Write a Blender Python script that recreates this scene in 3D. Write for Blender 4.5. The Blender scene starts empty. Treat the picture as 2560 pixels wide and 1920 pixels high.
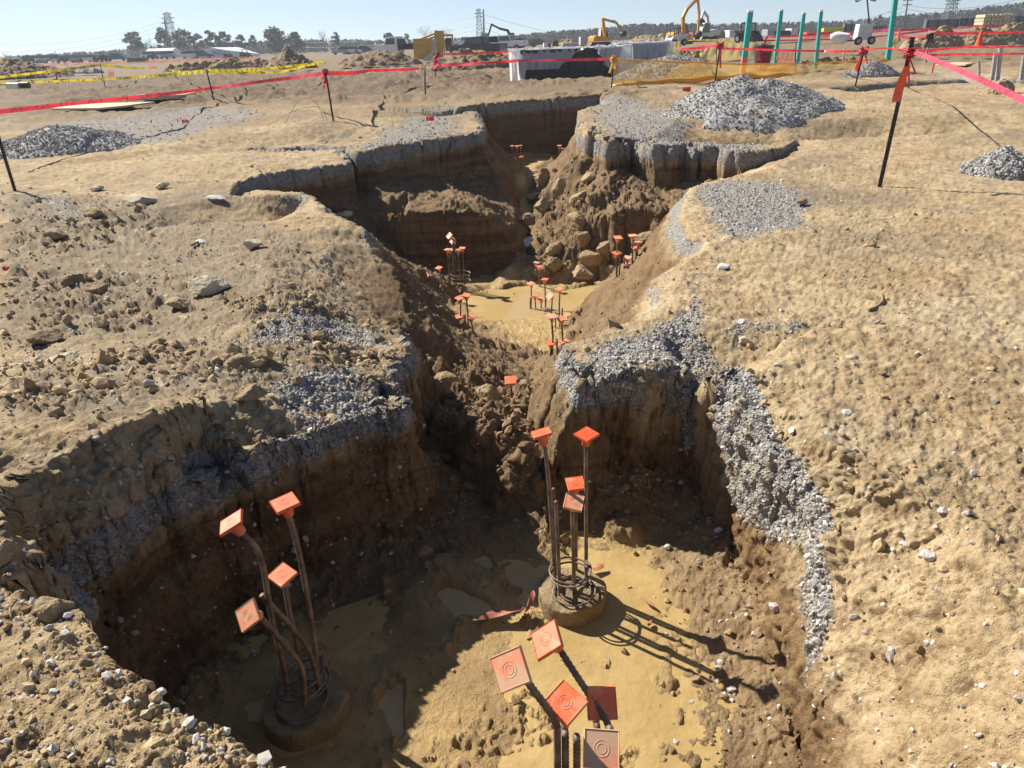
import bpy, bmesh, math, random
import numpy as np
from mathutils import Vector, Matrix
from mathutils.geometry import delaunay_2d_cdt
random.seed(7); RNG = np.random.default_rng(11)
scene = bpy.context.scene
COL = scene.collection
# ------------------------------------------------------------------ camera
F_PX, PITCH, ROLL, EYE = 1775.0, math.radians(25.7), math.radians(2.2), 2.0
fw = np.array([0, math.cos(PITCH), -math.sin(PITCH)])
rt0 = np.array([1.0, 0, 0]); up0 = np.cross(rt0, fw)
rt = rt0*math.cos(ROLL) - up0*math.sin(ROLL)
up = rt0*math.sin(ROLL) + up0*math.cos(ROLL)
cam = bpy.data.cameras.new("camera"); camo = bpy.data.objects.new("camera", cam); COL.objects.link(camo)
cam.sensor_width = 36; cam.lens = 36*F_PX/2560; cam.clip_start = 0.05; cam.clip_end = 6000
camo.matrix_world = Matrix(((rt[0], up[0], -fw[0], 0), (rt[1], up[1], -fw[1], 0), (rt[2], up[2], -fw[2], EYE), (0, 0, 0, 1)))
scene.camera = camo
# ------------------------------------------------------------------ light
SUN_EL, SUN_AZ = math.radians(39.5), math.radians(-54)      # azimuth from +Y, negative to the left
sd = Vector((math.sin(SUN_AZ)*math.cos(SUN_EL), math.cos(SUN_AZ)*math.cos(SUN_EL), math.sin(SUN_EL)))
sl = bpy.data.lights.new("sun", 'SUN'); so = bpy.data.objects.new("sun", sl); COL.objects.link(so)
sl.energy = 5.0; sl.angle = math.radians(0.5); sl.color = (1.0, 0.93, 0.82)
so.rotation_euler = sd.to_track_quat('Z', 'Y').to_euler()
world = bpy.data.worlds.new("World"); scene.world = world; world.use_nodes = True
wn = world.node_tree; bg = wn.nodes['Background']
sky = wn.nodes.new('ShaderNodeTexSky'); sky.sky_type = 'NISHITA'; sky.sun_disc = False
sky.sun_elevation = SUN_EL; sky.sun_rotation = SUN_AZ; sky.air_density = 0.5; sky.dust_density = 0.0; sky.ozone_density = 2.2; sky.altitude = 100
wn.links.new(sky.outputs[0], bg.inputs[0]); bg.inputs[1].default_value = 0.07
scene.view_settings.view_transform = 'Standard'; scene.view_settings.look = 'None'
scene.view_settings.exposure = 0.88; scene.view_settings.gamma = 1
scene.render.engine = 'CYCLES'
scene.cycles.max_bounces = 6; scene.cycles.transparent_max_bounces = 24
# ------------------------------------------------------------------ picking points: pixel of a 2212 px wide picture -> place
SC = 2560/2212
def ray(px, py):
    return fw + rt*((px*SC - 1280)/F_PX) - up*((py*SC - 960)/F_PX)
def P(px, py, z=0.0):
    d = ray(px, py); t = (z - EYE)/d[2]
    return np.array([d[0]*t, d[1]*t, z])
def Y(px, py, dist):
    d = ray(px, py); t = dist/d[1]
    return np.array([d[0]*t, dist, EYE + d[2]*t])
def Pm(pts, z=None):
    return [P(p[0], p[1], p[2] if z is None else z) for p in pts]
def under(px, py, top, off=0.06):
    d = ray(px, py); best = None
    for a, b in zip(top[:-1], top[1:]):
        M = np.array([[d[0], -(b[0]-a[0])], [d[1], -(b[1]-a[1])]])
        det = M[0, 0]*M[1, 1]-M[0, 1]*M[1, 0]
        if abs(det) < 1e-9: continue
        t = (a[0]*M[1, 1]-M[0, 1]*a[1])/det
        s = (M[0, 0]*a[1]-M[1, 0]*a[0])/det
        if -0.02 <= s <= 1.02 and t > 0 and (best is None or t < best): best = t
    if best is None:
        q = min(top, key=lambda q: abs(q[0]/q[1]-d[0]/d[1])); best = q[1]/d[1]
    t = best - off/math.hypot(d[0], d[1])
    return np.array([d[0]*t, d[1]*t, EYE + d[2]*t])
def wallpair(top, zb, off=.05):
    """foot of a dug face: follows the lip, set off to its right hand side; zb is (share of the way, height) pairs"""
    p = [np.array(q, float) for q in top]; d = [p[0]]
    for a, b in zip(p[:-1], p[1:]):
        n = max(1, int(np.linalg.norm((b-a)[:2])/.12)); d += [a+(b-a)*i/n for i in range(1, n+1)]
    d = np.array(d); s_ = np.concatenate([[0], np.cumsum(np.linalg.norm(np.diff(d[:, :2], axis=0), axis=1))])
    key = [0.0]; acc = 0.0
    for a, b in zip(p[:-1], p[1:]): acc += np.linalg.norm((b-a)[:2]); key.append(acc)
    zz = np.interp(s_, key, zb); t = np.gradient(d[:, :2], axis=0); k = np.ones(5)/5
    t = np.stack([np.convolve(np.pad(t[:, i], 2, mode='edge'), k, 'valid') for i in (0, 1)], -1); t /= np.linalg.norm(t, axis=1)[:, None]+1e-9
    out = [np.array([q[0]+tt[1]*off, q[1]-tt[0]*off, min(z, q[2]-.02)]) for q, tt, z in zip(d, t, zz)]
    for ins in (.14, .4):
        L([np.array([q[0]-tt[1]*ins, q[1]+tt[0]*ins, q[2]+.01]) for q, tt in zip(d[4:-4:2], t[4:-4:2])])
    return L(out)
# ------------------------------------------------------------------ numpy noise
def _h(ix, iy, iz, seed):
    with np.errstate(over='ignore'):
        h = (ix.astype(np.uint32)*np.uint32(374761393) + iy.astype(np.uint32)*np.uint32(668265263)
             + iz.astype(np.uint32)*np.uint32(2147483647) + np.uint32((seed*1274126177) & 0xffffffff))
        h = (h ^ (h >> np.uint32(13)))*np.uint32(1274126177)
        h = h ^ (h >> np.uint32(16))
    return (h & np.uint32(0xffff)).astype(np.float32)/np.float32(65535)
def vnoise(x, y, z, seed=0):
    x0 = np.floor(x); y0 = np.floor(y); z0 = np.floor(z)
    fx = (x-x0).astype(np.float32); fy = (y-y0).astype(np.float32); fz = (z-z0).astype(np.float32)
    ux = fx*fx*(3-2*fx); uy = fy*fy*(3-2*fy); uz = fz*fz*(3-2*fz)
    ix = x0.astype(np.int64); iy = y0.astype(np.int64); iz = z0.astype(np.int64)
    r = 0
    for dx in (0, 1):
        wx = ux if dx else 1-ux
        for dy in (0, 1):
            wy = uy if dy else 1-uy
            for dz in (0, 1):
                wz = uz if dz else 1-uz
                r = r + wx*wy*wz*_h(ix+dx, iy+dy, iz+dz, seed)
    return r*2-1
def fbm(x, y, z, freq, octv, seed=0, gain=0.5, lac=2.03):
    r = 0; a = 1.0; s = 0
    for o in range(octv):
        r = r + a*vnoise(x*freq+o*17.3, y*freq-o*9.1, z*freq+o*5.7, seed+o); s += a
        a *= gain; freq *= lac
    return r/s
def lumps(x, y, cell, seed, fill=0.6, rmin=0.25, rmax=0.62):
    """height of half buried round clods, one to a cell"""
    gx = x/cell; gy = y/cell
    ix = np.floor(gx).astype(np.int64); iy = np.floor(gy).astype(np.int64)
    out = np.zeros(x.shape, np.float32); zz = np.zeros_like(ix)
    for dx in (-1, 0, 1):
        for dy in (-1, 0, 1):
            cx = ix+dx; cy = iy+dy
            px = cx+_h(cx, cy, zz, seed); py = cy+_h(cx, cy, zz, seed+1)
            on = _h(cx, cy, zz, seed+2) < fill
            r = rmin+(rmax-rmin)*_h(cx, cy, zz, seed+3)**2
            e = 0.6+0.8*_h(cx, cy, zz, seed+4)
            d2 = ((gx-px)*e)**2+((gy-py)/e)**2
            h = np.sqrt(np.maximum(r*r-d2, 0))*on
            out = np.maximum(out, h)
    return out*cell
def sstep(a, b, x):
    t = np.clip((x-a)/(b-a), 0, 1); return t*t*(3-2*t)
def in_poly(x, y, poly):
    c = np.zeros(x.shape, bool); n = len(poly)
    for i in range(n):
        x1, y1 = poly[i][:2]; x2, y2 = poly[i-1][:2]
        if y1 == y2: continue
        c ^= ((y1 > y) != (y2 > y)) & (x < (x2-x1)*(y-y1)/(y2-y1)+x1)
    return c
def poly_sd(x, y, poly):
    """distance inside a plan polygon, positive within"""
    d = np.full(x.shape, 1e9, np.float32); n = len(poly)
    for i in range(n):
        ax, ay = poly[i-1][:2]; bx, by = poly[i][:2]
        vx, vy = bx-ax, by-ay; L = vx*vx+vy*vy+1e-12
        t = np.clip(((x-ax)*vx+(y-ay)*vy)/L, 0, 1)
        d = np.minimum(d, (x-ax-t*vx)**2+(y-ay-t*vy)**2)
    d = np.sqrt(d)
    return np.where(in_poly(x, y, poly), d, -d)
# ------------------------------------------------------------------ the lie of the land
def grade(x, y):
    return 0.5*sstep(9, 22, y) + 0.0*x
LINES = []
def L(pts): LINES.append([np.array(p, float) for p in pts]); return LINES[-1]
# near bank the photographer stands on
NB = L(Pm([(-170, 1090, .22), (0, 1170, .25), (48, 1229, .25), (69, 1282, .25), (133, 1290, .26), (175, 1314, .26), (228, 1383, .26), (255, 1441, .26),
           (329, 1468, .27), (382, 1521, .27), (446, 1547, .27), (499, 1574, .27), (542, 1622, .27), (579, 1659, .27)])
       + [(-.42, 1.12, .25), (-.1, .98, .2), (.35, .93, .15), (.8, .92, .12), (1.1, .95, .12), (1.4, 1.05, .1)])
L([(p[0]*(1+.13/math.hypot(p[0], p[1])), p[1]*(1+.13/math.hypot(p[0], p[1])), -.5) for p in NB[2:-3]])
L([(p[0]*(1+.22/math.hypot(p[0], p[1])), p[1]*(1+.22/math.hypot(p[0], p[1])), -1.06) for p in NB[3:-3]])
L([(-1.2, .8, .3), (-.6, .4, .32), (0, .2, .32), (.8, .3, .25), (1.6, .5, .15)])
# left wall of the near pit
LW = L(Pm([(-170, 1255, .0), (0, 1168, .02), (69, 1165, .03), (186, 1122, .03), (319, 1030, .02), (425, 1003, -.02), (531, 979, -.06), (637, 948, -.09), (717, 912, -.10), (777, 894, -.10), (845, 884, -.10), (868, 880, -.10)]))
LWs = L(Pm([(-170, 1090, .27), (0, 1060, .29), (159, 962, .29), (292, 912, .27), (467, 865, .19), (560, 835, .11), (700, 815, .04), (790, 810, .0)]))
L(Pm([(-170, 980, .30), (0, 940, .3), (159, 870, .27), (330, 820, .2), (480, 800, .12)]))
LWb = L([under(px, py, LW, .05) for px, py in [(30, 1250), (100, 1300), (234, 1367), (290, 1310), (345, 1256), (462, 1186), (540, 1176), (600, 1180), (680, 1165), (734, 1150), (800, 1100), (870, 1051)]])
L(Pm([(393, 1506), (478, 1415), (531, 1357), (637, 1346), (760, 1300), (850, 1265), (1000, 1235), (1090, 1185)], -1.08))
L(Pm([(470, 1300), (560, 1260), (680, 1240), (800, 1180), (880, 1140), (960, 1090)], -.97))
# trench, left side
NOSE = L(Pm([(868, 880, -.10), (853, 838, -.08), (828, 795, -.06), (852, 786, -.08), (876, 778, -.10), (874, 752, -.08)]))
L([under(px, py, NOSE, .05) for px, py in [(875, 1020), (880, 960), (884, 900), (890, 868)]])
LB = L(Pm([(874, 752, -.14), (845, 735, -.22), (826, 705, -.30), (812, 672, -.34), (802, 632, -.34), (795, 590, -.30), (790, 550, -.22), (782, 515, -.12), (778, 493, -.04), (740, 477, 0), (698, 471, 0), (640, 477, 0), (578, 484, 0)]))
L(Pm([(760, 820, -.03), (690, 770, .06), (640, 715, .09), (625, 660, .10), (600, 610, .10), (560, 560, .08), (600, 520, .05), (680, 500, .03)]))
L(Pm([(790, 770, -.06), (745, 735, -.08), (720, 680, -.10), (700, 620, -.08), (690, 570, -.05), (720, 525, -.03)]))
L(Pm([(560, 700, .08), (500, 640, .06), (560, 770, .09)]))
L(Pm([(905, 800, -.75), (890, 740, -.6), (880, 690, -.5), (862, 640, -.45), (850, 600, -.4), (830, 568, -.3)]))
L(Pm([(960, 800, -.95), (990, 760, -1.0), (960, 705, -1.0), (930, 670, -.95), (895, 630, -.8)]))
L(Pm([(1166, 834, -1.25), (1130, 800, -1.4), (1099, 773, -1.55), (1062, 752, -1.65), (1030, 728, -1.75), (1003, 695, -1.85), (986, 679, -1.85), (953, 660, -1.8)]))
# heap in the trench mouth
L(Pm([(905, 995), (980, 1020), (1050, 1103), (1114, 1124), (1166, 1142)], -1.04))
L(Pm([(930, 920, -.85), (1000, 930, -.66), (1060, 945, -.62), (1120, 990, -.68), (1180, 1050, -.82)]))
L(Pm([(925, 862, -.85), (1000, 880, -.75), (1080, 890, -.85), (1130, 880, -1.0), (1180, 860, -1.0)]))
L(Pm([(1000, 840, -.95), (1060, 850, -.95), (1107, 865, -1.03), (1150, 845, -1.15)]))
# the spur on the right, gravel on top
SPf = L(Pm([(1226, 776, -.12), (1238, 798, -.05), (1258, 810, -.02), (1330, 801, -.02), (1400, 793, -.02), (1450, 787, -.03), (1468, 806, -.1)]))
L([under(px, py, SPf, .05) for px, py in [(1225, 1024), (1261, 1015), (1340, 1010), (1437, 1010), (1475, 1024)]] + [P(1511, 1036, -.86)])
L([(.16, 5.5, -.85), (.14, 5.0, -.8), (.17, 4.55, -.78), (.2, 4.2, -.88), (.2, 3.95, -1.0)])
L(Pm([(1200, 1150), (1240, 1135), (1300, 1168), (1380, 1172), (1440, 1152), (1500, 1125), (1540, 1112)], -1.08))
SPb = L(Pm([(1226, 776, -.12), (1232, 752, -.08), (1310, 726, 0), (1378, 703, 0), (1420, 686, 0), (1455, 655, 0), (1461, 615, 0), (1478, 583, 0), (1498, 556, 0), (1540, 538, 0), (1572, 528, 0), (1576, 518, 0),
            (1535, 516, 0), (1505, 508, -.02), (1490, 470, 0), (1488, 440, 0), (1505, 403, .03), (1535, 392, .03), (1560, 386, .05)]))
L(Pm([(1243, 776, -.06), (1262, 782, -.04), (1300, 776, -.02), (1360, 768, -.02), (1430, 760, -.02)])); L(Pm([(1252, 756, -.06), (1290, 742, -.03), (1340, 732, -.01), (1410, 712, 0)]))
# right wall: foot, gravel line, shoulder
L(Pm([(1511, 1060, -.95), (1540, 1118, -1.03), (1572, 1171, -1.03), (1641, 1298, -1.03), (1673, 1405, -1.03), (1710, 1532, -1.03), (1731, 1659, -1.02)]) + [(1.12, 1.75, -1.0), (.95, 1.35, -.95)])
L(Pm([(1450, 1130), (1480, 1200), (1520, 1330), (1560, 1450), (1590, 1659)], -1.08))
RG = L(Pm([(1468, 806, -.1), (1514, 865, -.3), (1540, 910, -.38), (1577, 967, -.42), (1630, 1034, -.45), (1694, 1105, -.47), (1747, 1178, -.48), (1775, 1256, -.5), (1768, 1346, -.55), (1768, 1442, -.6), (1800, 1500, -.62), (1830, 1600, -.62), (1840, 1659, -.62)]) + [(1.12, 1.3, -.55)])
RGR = L(Pm([(1540, 800, -.02), (1593, 812, -.04), (1636, 905, -.12), (1689, 1000, -.2), (1753, 1068, -.25), (1806, 1140, -.28), (1832, 1256, -.36), (1838, 1378, -.45), (1870, 1511, -.5), (1885, 1659, -.5)]))
L(Pm([(1640, 800, 0), (1700, 835, 0), (1763, 927, 0), (1835, 975, 0), (1901, 1007, 0), (1965, 1048, 0), (2060, 1103, 0), (2124, 1132, 0), (2212, 1165, 0)]) + [(1.9, 2.1, .02), (1.8, 1.75, .03), (1.65, 1.35, .05)])
# slope from the right bank to the pond
L(Pm([(1285, 690, -1.0), (1340, 650, -.8), (1400, 610, -.6), (1450, 585, -.4)]))
L(Pm([(1212, 770, -1.5), (1219, 740, -1.75), (1223, 700, -1.85), (1235, 679, -1.9), (1274, 657, -1.93), (1318, 615, -1.93), (1345, 600, -1.9), (1400, 565, -1.5), (1460, 525, -1.1), (1480, 500, -.9)]))
# trench floor, pond bed
L(Pm([(1150, 800, -1.45), (1180, 760, -1.7), (1130, 740, -1.72), (1080, 712, -1.8), (1150, 705, -1.83), (1190, 690, -1.86)]))
L(Pm([(1000, 650), (1050, 672), (1120, 680), (1180, 660), (1240, 640), (1290, 622), (1200, 625), (1130, 630), (1060, 640)], -2.02))
L(Pm([(985, 625), (1020, 622), (1060, 613), (1092, 618), (1120, 606), (1190, 622), (1250, 612), (1300, 606)], -1.88))
# blocks and benches on the left, behind
CF = L(Pm([(578, 484, 0), (610, 478, 0), (660, 470, 0), (697, 462, -.02), (690, 445, 0), (672, 428, 0), (640, 411, 0), (600, 417, .02), (560, 420, .03), (500, 418, .03)]))
L([P(590, 478, -.28), P(650, 470, -.32), P(690, 468, -.36)])
C2 = L(Pm([(488, 415, .03), (503, 394, .04), (560, 380, .05), (600, 373, .05), (660, 366, .05), (720, 358, .05), (757, 352, .05), (748, 338, .08), (736, 326, .1), (700, 324, .1), (620, 325, .1), (560, 323, .12)]))
wallpair(C2, [-.08, -.12, -.2, -.26, -.45, -.6, -.68, -.5, -.25, -.1, -.05, .05])
L([P(706, 470, -.7), P(722, 490, -1.0), P(800, 505, -1.15), P(850, 520, -1.3)])
BL = L(Pm([(560, 320, .13), (650, 314, .14), (734, 319, .15), (771, 327, .17), (810, 322, .2), (844, 316, .2), (900, 307, .2), (953, 300, .2), (986, 296, .2), (1010, 292, .2), (1038, 288, .22), (1042, 268, .26), (1034, 252, .3), (1022, 242, .34), (1004, 241, .36)]))
wallpair(BL, [.08, .02, -.1, -.27, -.33, -.39, -.5, -.58, -.58, -.53, -.15, .0, .1, .18, .2])
BE = L(Pm([(800, 470, -.9), (862, 462, -.75), (953, 457, -.75), (1044, 462, -.8), (1085, 480, -1.0)]))
L([under(px, py, BE, .1) for px, py in [(870, 560), (909, 572), (960, 582), (1008, 588), (1060, 600)]])
L(Pm([(780, 415, -.6), (830, 430, -.62), (900, 430, -.65), (980, 430, -.65), (1040, 430, -.7)]))
# far trench
FT = L(Pm([(960, 240, .38), (985, 234, .45), (1040, 224, .5), (1100, 219, .5), (1200, 213, .5), (1300, 206, .5), (1310, 204, .5)]))
wallpair(FT, [.2, -.3, -.75, -.9, -1.02, -.95, -.9], .08)
L(Pm([(1060, 352), (1100, 362), (1150, 372), (1220, 362), (1250, 345)], -1.02))
L(Pm([(1055, 340, -.5), (1080, 352, -.6), (1105, 375, -.9), (1100, 420, -1.0), (1108, 460, -1.15), (1112, 510, -1.3), (1120, 560, -1.6)]))
L(Pm([(1135, 385, -1.12), (1140, 410, -1.25), (1128, 445, -1.4), (1138, 500, -1.55), (1140, 560, -1.75)]))
L(Pm([(1170, 375, -1.0), (1165, 410, -1.15), (1160, 450, -1.2), (1175, 500, -1.35), (1180, 560, -1.7)]))
# right blocks
DF = L(Pm([(1310, 206, .5), (1312, 222, .47), (1290, 228, .44), (1258, 237, .4), (1252, 258, .35), (1253, 280, .3), (1270, 291, .25), (1289, 295, .22), (1300, 302, .2), (1312, 309, .18), (1340, 306, .18), (1372, 301, .18), (1394, 313, .16), (1420, 318, .15), (1450, 317, .15), (1475, 311, .16), (1500, 315, .15), (1552, 314, .14), (1558, 322, .11), (1570, 327, .1), (1600, 328, .1), (1653, 326, .1), (1690, 318, .1), (1716, 300, .14)]))
wallpair(DF, [.3, .2, .1, .0, -.06, -.12, -.18, -.2, -.24, -.32, -.42, -.48, -.54, -.56, -.54, -.5, -.46, -.46, -.46, -.42, -.28, -.12, -.02, .02], .05)
L(Pm([(1560, 386, .05), (1620, 372, .04), (1678, 356, .05), (1726, 345, .06), (1773, 329, .07), (1830, 327, .08), (1890, 326, .08), (1950, 312, .1), (1981, 304, .1), (2080, 301, .1), (2200, 299, .1)]))
L(Pm([(1600, 378, -.6), (1660, 352, -.45), (1700, 337, -.3), (1750, 322, -.2), (1800, 318, -.18), (1880, 315, -.18), (1960, 305, -.1), (2080, 298, -.05), (2200, 297, .0)]))
L(Pm([(1716, 300, .14), (1791, 299, .14), (1890, 294, .14), (1981, 291, .14), (2100, 289, .15), (2210, 288, .15)]))
L(Pm([(1180, 350, -.95), (1215, 340, -.6), (1244, 328, -.3), (1265, 345, -.35), (1200, 385, -.98), (1260, 375, -.65), (1310, 372, -.52)]))
L(Pm([(1210, 440, -1.1), (1260, 415, -.75), (1330, 392, -.62), (1390, 396, -.66), (1450, 400, -.66), (1500, 412, -.68)]))
L(Pm([(1200, 500, -1.3), (1260, 480, -1.05), (1320, 460, -.8), (1380, 450, -.75), (1440, 470, -.9), (1475, 480, -.85)]))
L(Pm([(1200, 570, -1.7), (1260, 560, -1.6), (1330, 530, -1.4), (1390, 525, -1.35), (1440, 520, -1.2)]))
# shallow side trench behind the right block
L(Pm([(1312, 200, .5), (1400, 196, .5), (1500, 192, .5)])); L(Pm([(1350, 220, .46), (1420, 216, .47), (1500, 206, .48)])); L(Pm([(1322, 212, .3), (1400, 207, .32), (1480, 200, .38)]))
# floor of the near pit
for q in [(520, 1560), (600, 1620), (700, 1450), (820, 1400), (950, 1420), (850, 1560), (1000, 1600), (1150, 1500), (1250, 1420), (1350, 1550), (1100, 1655), (1400, 1250), (1250, 1230), (1150, 1240), (1050, 1300)]:
    L([P(q[0], q[1], -1.112)])
for q in [(0, 1.7, -1.1), (.4, 1.4, -1.08), (.8, 1.6, -1.08), (-.3, 1.6, -1.08)]: L([q])
# level ground about the pit
for q in [(-4, 1), (-4.2, 5), (-2.6, 5.2), (-4, 6.5), (-3.4, 8.2), (-6, 9), (-6, 12), (-5, 14.4), (-4, 16.5), (-3, 18.5), (-6, 17), (-7, 20), (-4.5, 22), (-2.5, 24.5), (1, 25.5), (-9, 14),
          (2.6, 1), (3, 2.5), (2.6, 4), (2.4, 5), (3.2, 6.5), (4.5, 8.5), (7, 10), (9, 12), (11, 13), (4, 17), (6, 16), (8, 16), (10, 16), (3.6, 19.5), (6, 20), (5, 25), (12, 18), (12, 22)]:
    L([(q[0], q[1], float(grade(np.array(q[0]), np.array(q[1]))))])
for q in [(-14, -3), (14, -3), (0, -3)]: L([(q[0], q[1], .2 if abs(q[0]) < 1 else 0)])
for yy in range(0, 32, 3):
    for xx in (-14, 14): L([(xx, yy, float(grade(np.array(xx), np.array(yy))))])
for xx in range(-14, 15, 2): L([(xx, 32, .5)])
def build_tin():
    vs, seen = [], set()
    for ln in LINES:
        pts = [ln[0]]
        for a, b in zip(ln[:-1], ln[1:]):
            n = max(1, int(np.linalg.norm((b-a)[:2])/(0.03+0.008*max(a[1], b[1]))))
            for i in range(1, n+1): pts.append(a+(b-a)*i/n)
        for p in pts:
            k = (round(p[0]*200), round(p[1]*200))
            if k in seen: continue
            seen.add(k); vs.append(p)
    vs = np.array(vs)
    v2, e, f, ov, oe, of = delaunay_2d_cdt([Vector((p[0], p[1])) for p in vs], [], [], 0, 1e-6)
    V = np.array([[v.x, v.y, vs[o[0]][2] if o else 0] for v, o in zip(v2, ov)])
    return V, [t for t in f]
TV, TF = build_tin()
def raster(x0, x1, y0, y1, step):
    nx = int((x1-x0)/step)+1; ny = int((y1-y0)/step)+1
    Z = np.full((ny, nx), np.nan, np.float32)
    for t in TF:
        a, b, c = TV[t[0]], TV[t[1]], TV[t[2]]
        mx0 = max(0, int((min(a[0], b[0], c[0])-x0)/step)); mx1 = min(nx-1, int((max(a[0], b[0], c[0])-x0)/step)+1)
        my0 = max(0, int((min(a[1], b[1], c[1])-y0)/step)); my1 = min(ny-1, int((max(a[1], b[1], c[1])-y0)/step)+1)
        if mx0 > mx1 or my0 > my1: continue
        X = x0+step*np.arange(mx0, mx1+1)[None, :]; Yv = y0+step*np.arange(my0, my1+1)[:, None]
        den = (b[1]-c[1])*(a[0]-c[0])+(c[0]-b[0])*(a[1]-c[1])
        if abs(den) < 1e-12: continue
        w0 = ((b[1]-c[1])*(X-c[0])+(c[0]-b[0])*(Yv-c[1]))/den
        w1 = ((c[1]-a[1])*(X-c[0])+(a[0]-c[0])*(Yv-c[1]))/den
        w2 = 1-w0-w1
        m = (w0 >= -1e-5) & (w1 >= -1e-5) & (w2 >= -1e-5)
        if m.any():
            sub = Z[my0:my1+1, mx0:mx1+1]; sub[m] = (w0*a[2]+w1*b[2]+w2*c[2])[m]
    m = np.isnan(Z)
    if m.any():
        X, Yv = np.meshgrid(x0+step*np.arange(nx), y0+step*np.arange(ny)); Z[m] = grade(X, Yv)[m]
    return (x0, y0, step, Z)
RAST = [raster(-3.6, 3.6, -0.5, 10.5, 0.02), raster(-14, 14, -3, 32, 0.06), raster(-5, 7, 8, 27, 0.028)]
def bil(R, x, y):
    x0, y0, s, Z = R; gx = np.clip((x-x0)/s, 0, Z.shape[1]-1.001); gy = np.clip((y-y0)/s, 0, Z.shape[0]-1.001)
    i = gx.astype(int); j = gy.astype(int); fx = gx-i; fy = gy-j
    return (Z[j, i]*(1-fx)+Z[j, i+1]*fx)*(1-fy)+(Z[j+1, i]*(1-fx)+Z[j+1, i+1]*fx)*fy
CARVE = []     # narrow trenches: polyline in plan, half width, depth
def carve(x, y):
    z = 0*x
    for ln, hw, dp in CARVE:
        for a, b in zip(ln[:-1], ln[1:]):
            m = (x > min(a[0], b[0])-2) & (x < max(a[0], b[0])+2) & (y > min(a[1], b[1])-2) & (y < max(a[1], b[1])+2)
            if not m.any(): continue
            vx, vy = b[0]-a[0], b[1]-a[1]
            t = np.clip(((x[m]-a[0])*vx+(y[m]-a[1])*vy)/(vx*vx+vy*vy), 0, 1)
            dd = np.hypot(x[m]-a[0]-t*vx, y[m]-a[1]-t*vy)
            z[m] = np.minimum(z[m], -dp*sstep(hw*1.35, hw*.75, dd))
    return z
CARVE.append(([P(1846, 190, .5), P(1900, 186, .5), P(1990, 178, .5), P(2100, 172, .5), P(2160, 176, .5)], .55, .5))
CARVE.append(([P(2005, 157, .5), P(2060, 161, .5), P(2120, 166, .5)], .6, .4))
CARVE.append(([P(2170, 172, .5), P(2260, 172, .5)], 1.1, .9))
CARVE.append(([P(545, 322, .12), P(705, 322, .12)], .12, .18))
def base_z(x, y):
    z = grade(x, y).astype(np.float32) if isinstance(x, np.ndarray) else grade(x, y)
    w = sstep(14, 12.5, np.abs(x))*sstep(32, 30.5, y)
    z = z*(1-w)+bil(RAST[1], x, y)*w
    w = sstep(-5, -4.6, x)*sstep(7, 6.6, x)*sstep(8, 8.5, y)*sstep(27, 26, y)
    z = z*(1-w)+bil(RAST[2], x, y)*w
    w = sstep(3.6, 3.2, np.abs(x))*sstep(10.5, 9.5, y)*sstep(-.5, 0, y)
    z = z*(1-w)+bil(RAST[0], x, y)*w
    return z+carve(np.asarray(x), np.asarray(y)) if np.ndim(x) else z
# ------------------------------------------------------------------ helpers for objects
def tag(o, label=None, cat=None, group=None, kind=None):
    if label: o['label'] = label
    if cat: o['category'] = cat
    if group: o['group'] = group
    if kind: o['kind'] = kind
    return o
def mesh_np(name, V, F, mat=None, parent=None, smooth=False, attrs=None):
    """F is an (n,3) or (n,4) array"""
    V = np.asarray(V, np.float32); F = np.asarray(F, np.int32); k = F.shape[1]
    me = bpy.data.meshes.new(name)
    me.vertices.add(len(V)); me.vertices.foreach_set('co', V.ravel())
    me.loops.add(F.size); me.loops.foreach_set('vertex_index', F.ravel())
    me.polygons.add(len(F)); me.polygons.foreach_set('loop_start', np.arange(0, F.size, k, dtype=np.int32))
    me.polygons.foreach_set('loop_total', np.full(len(F), k, np.int32))
    me.polygons.foreach_set('use_smooth', np.full(len(F), smooth, bool))
    me.update()
    for n, a in (attrs or {}).items():
        at = me.attributes.new(n, 'FLOAT', 'POINT'); at.data.foreach_set('value', np.asarray(a, np.float32))
    if mat: me.materials.append(mat)
    o = bpy.data.objects.new(name, me); COL.objects.link(o)
    if parent: o.parent = parent
    return o
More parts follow.
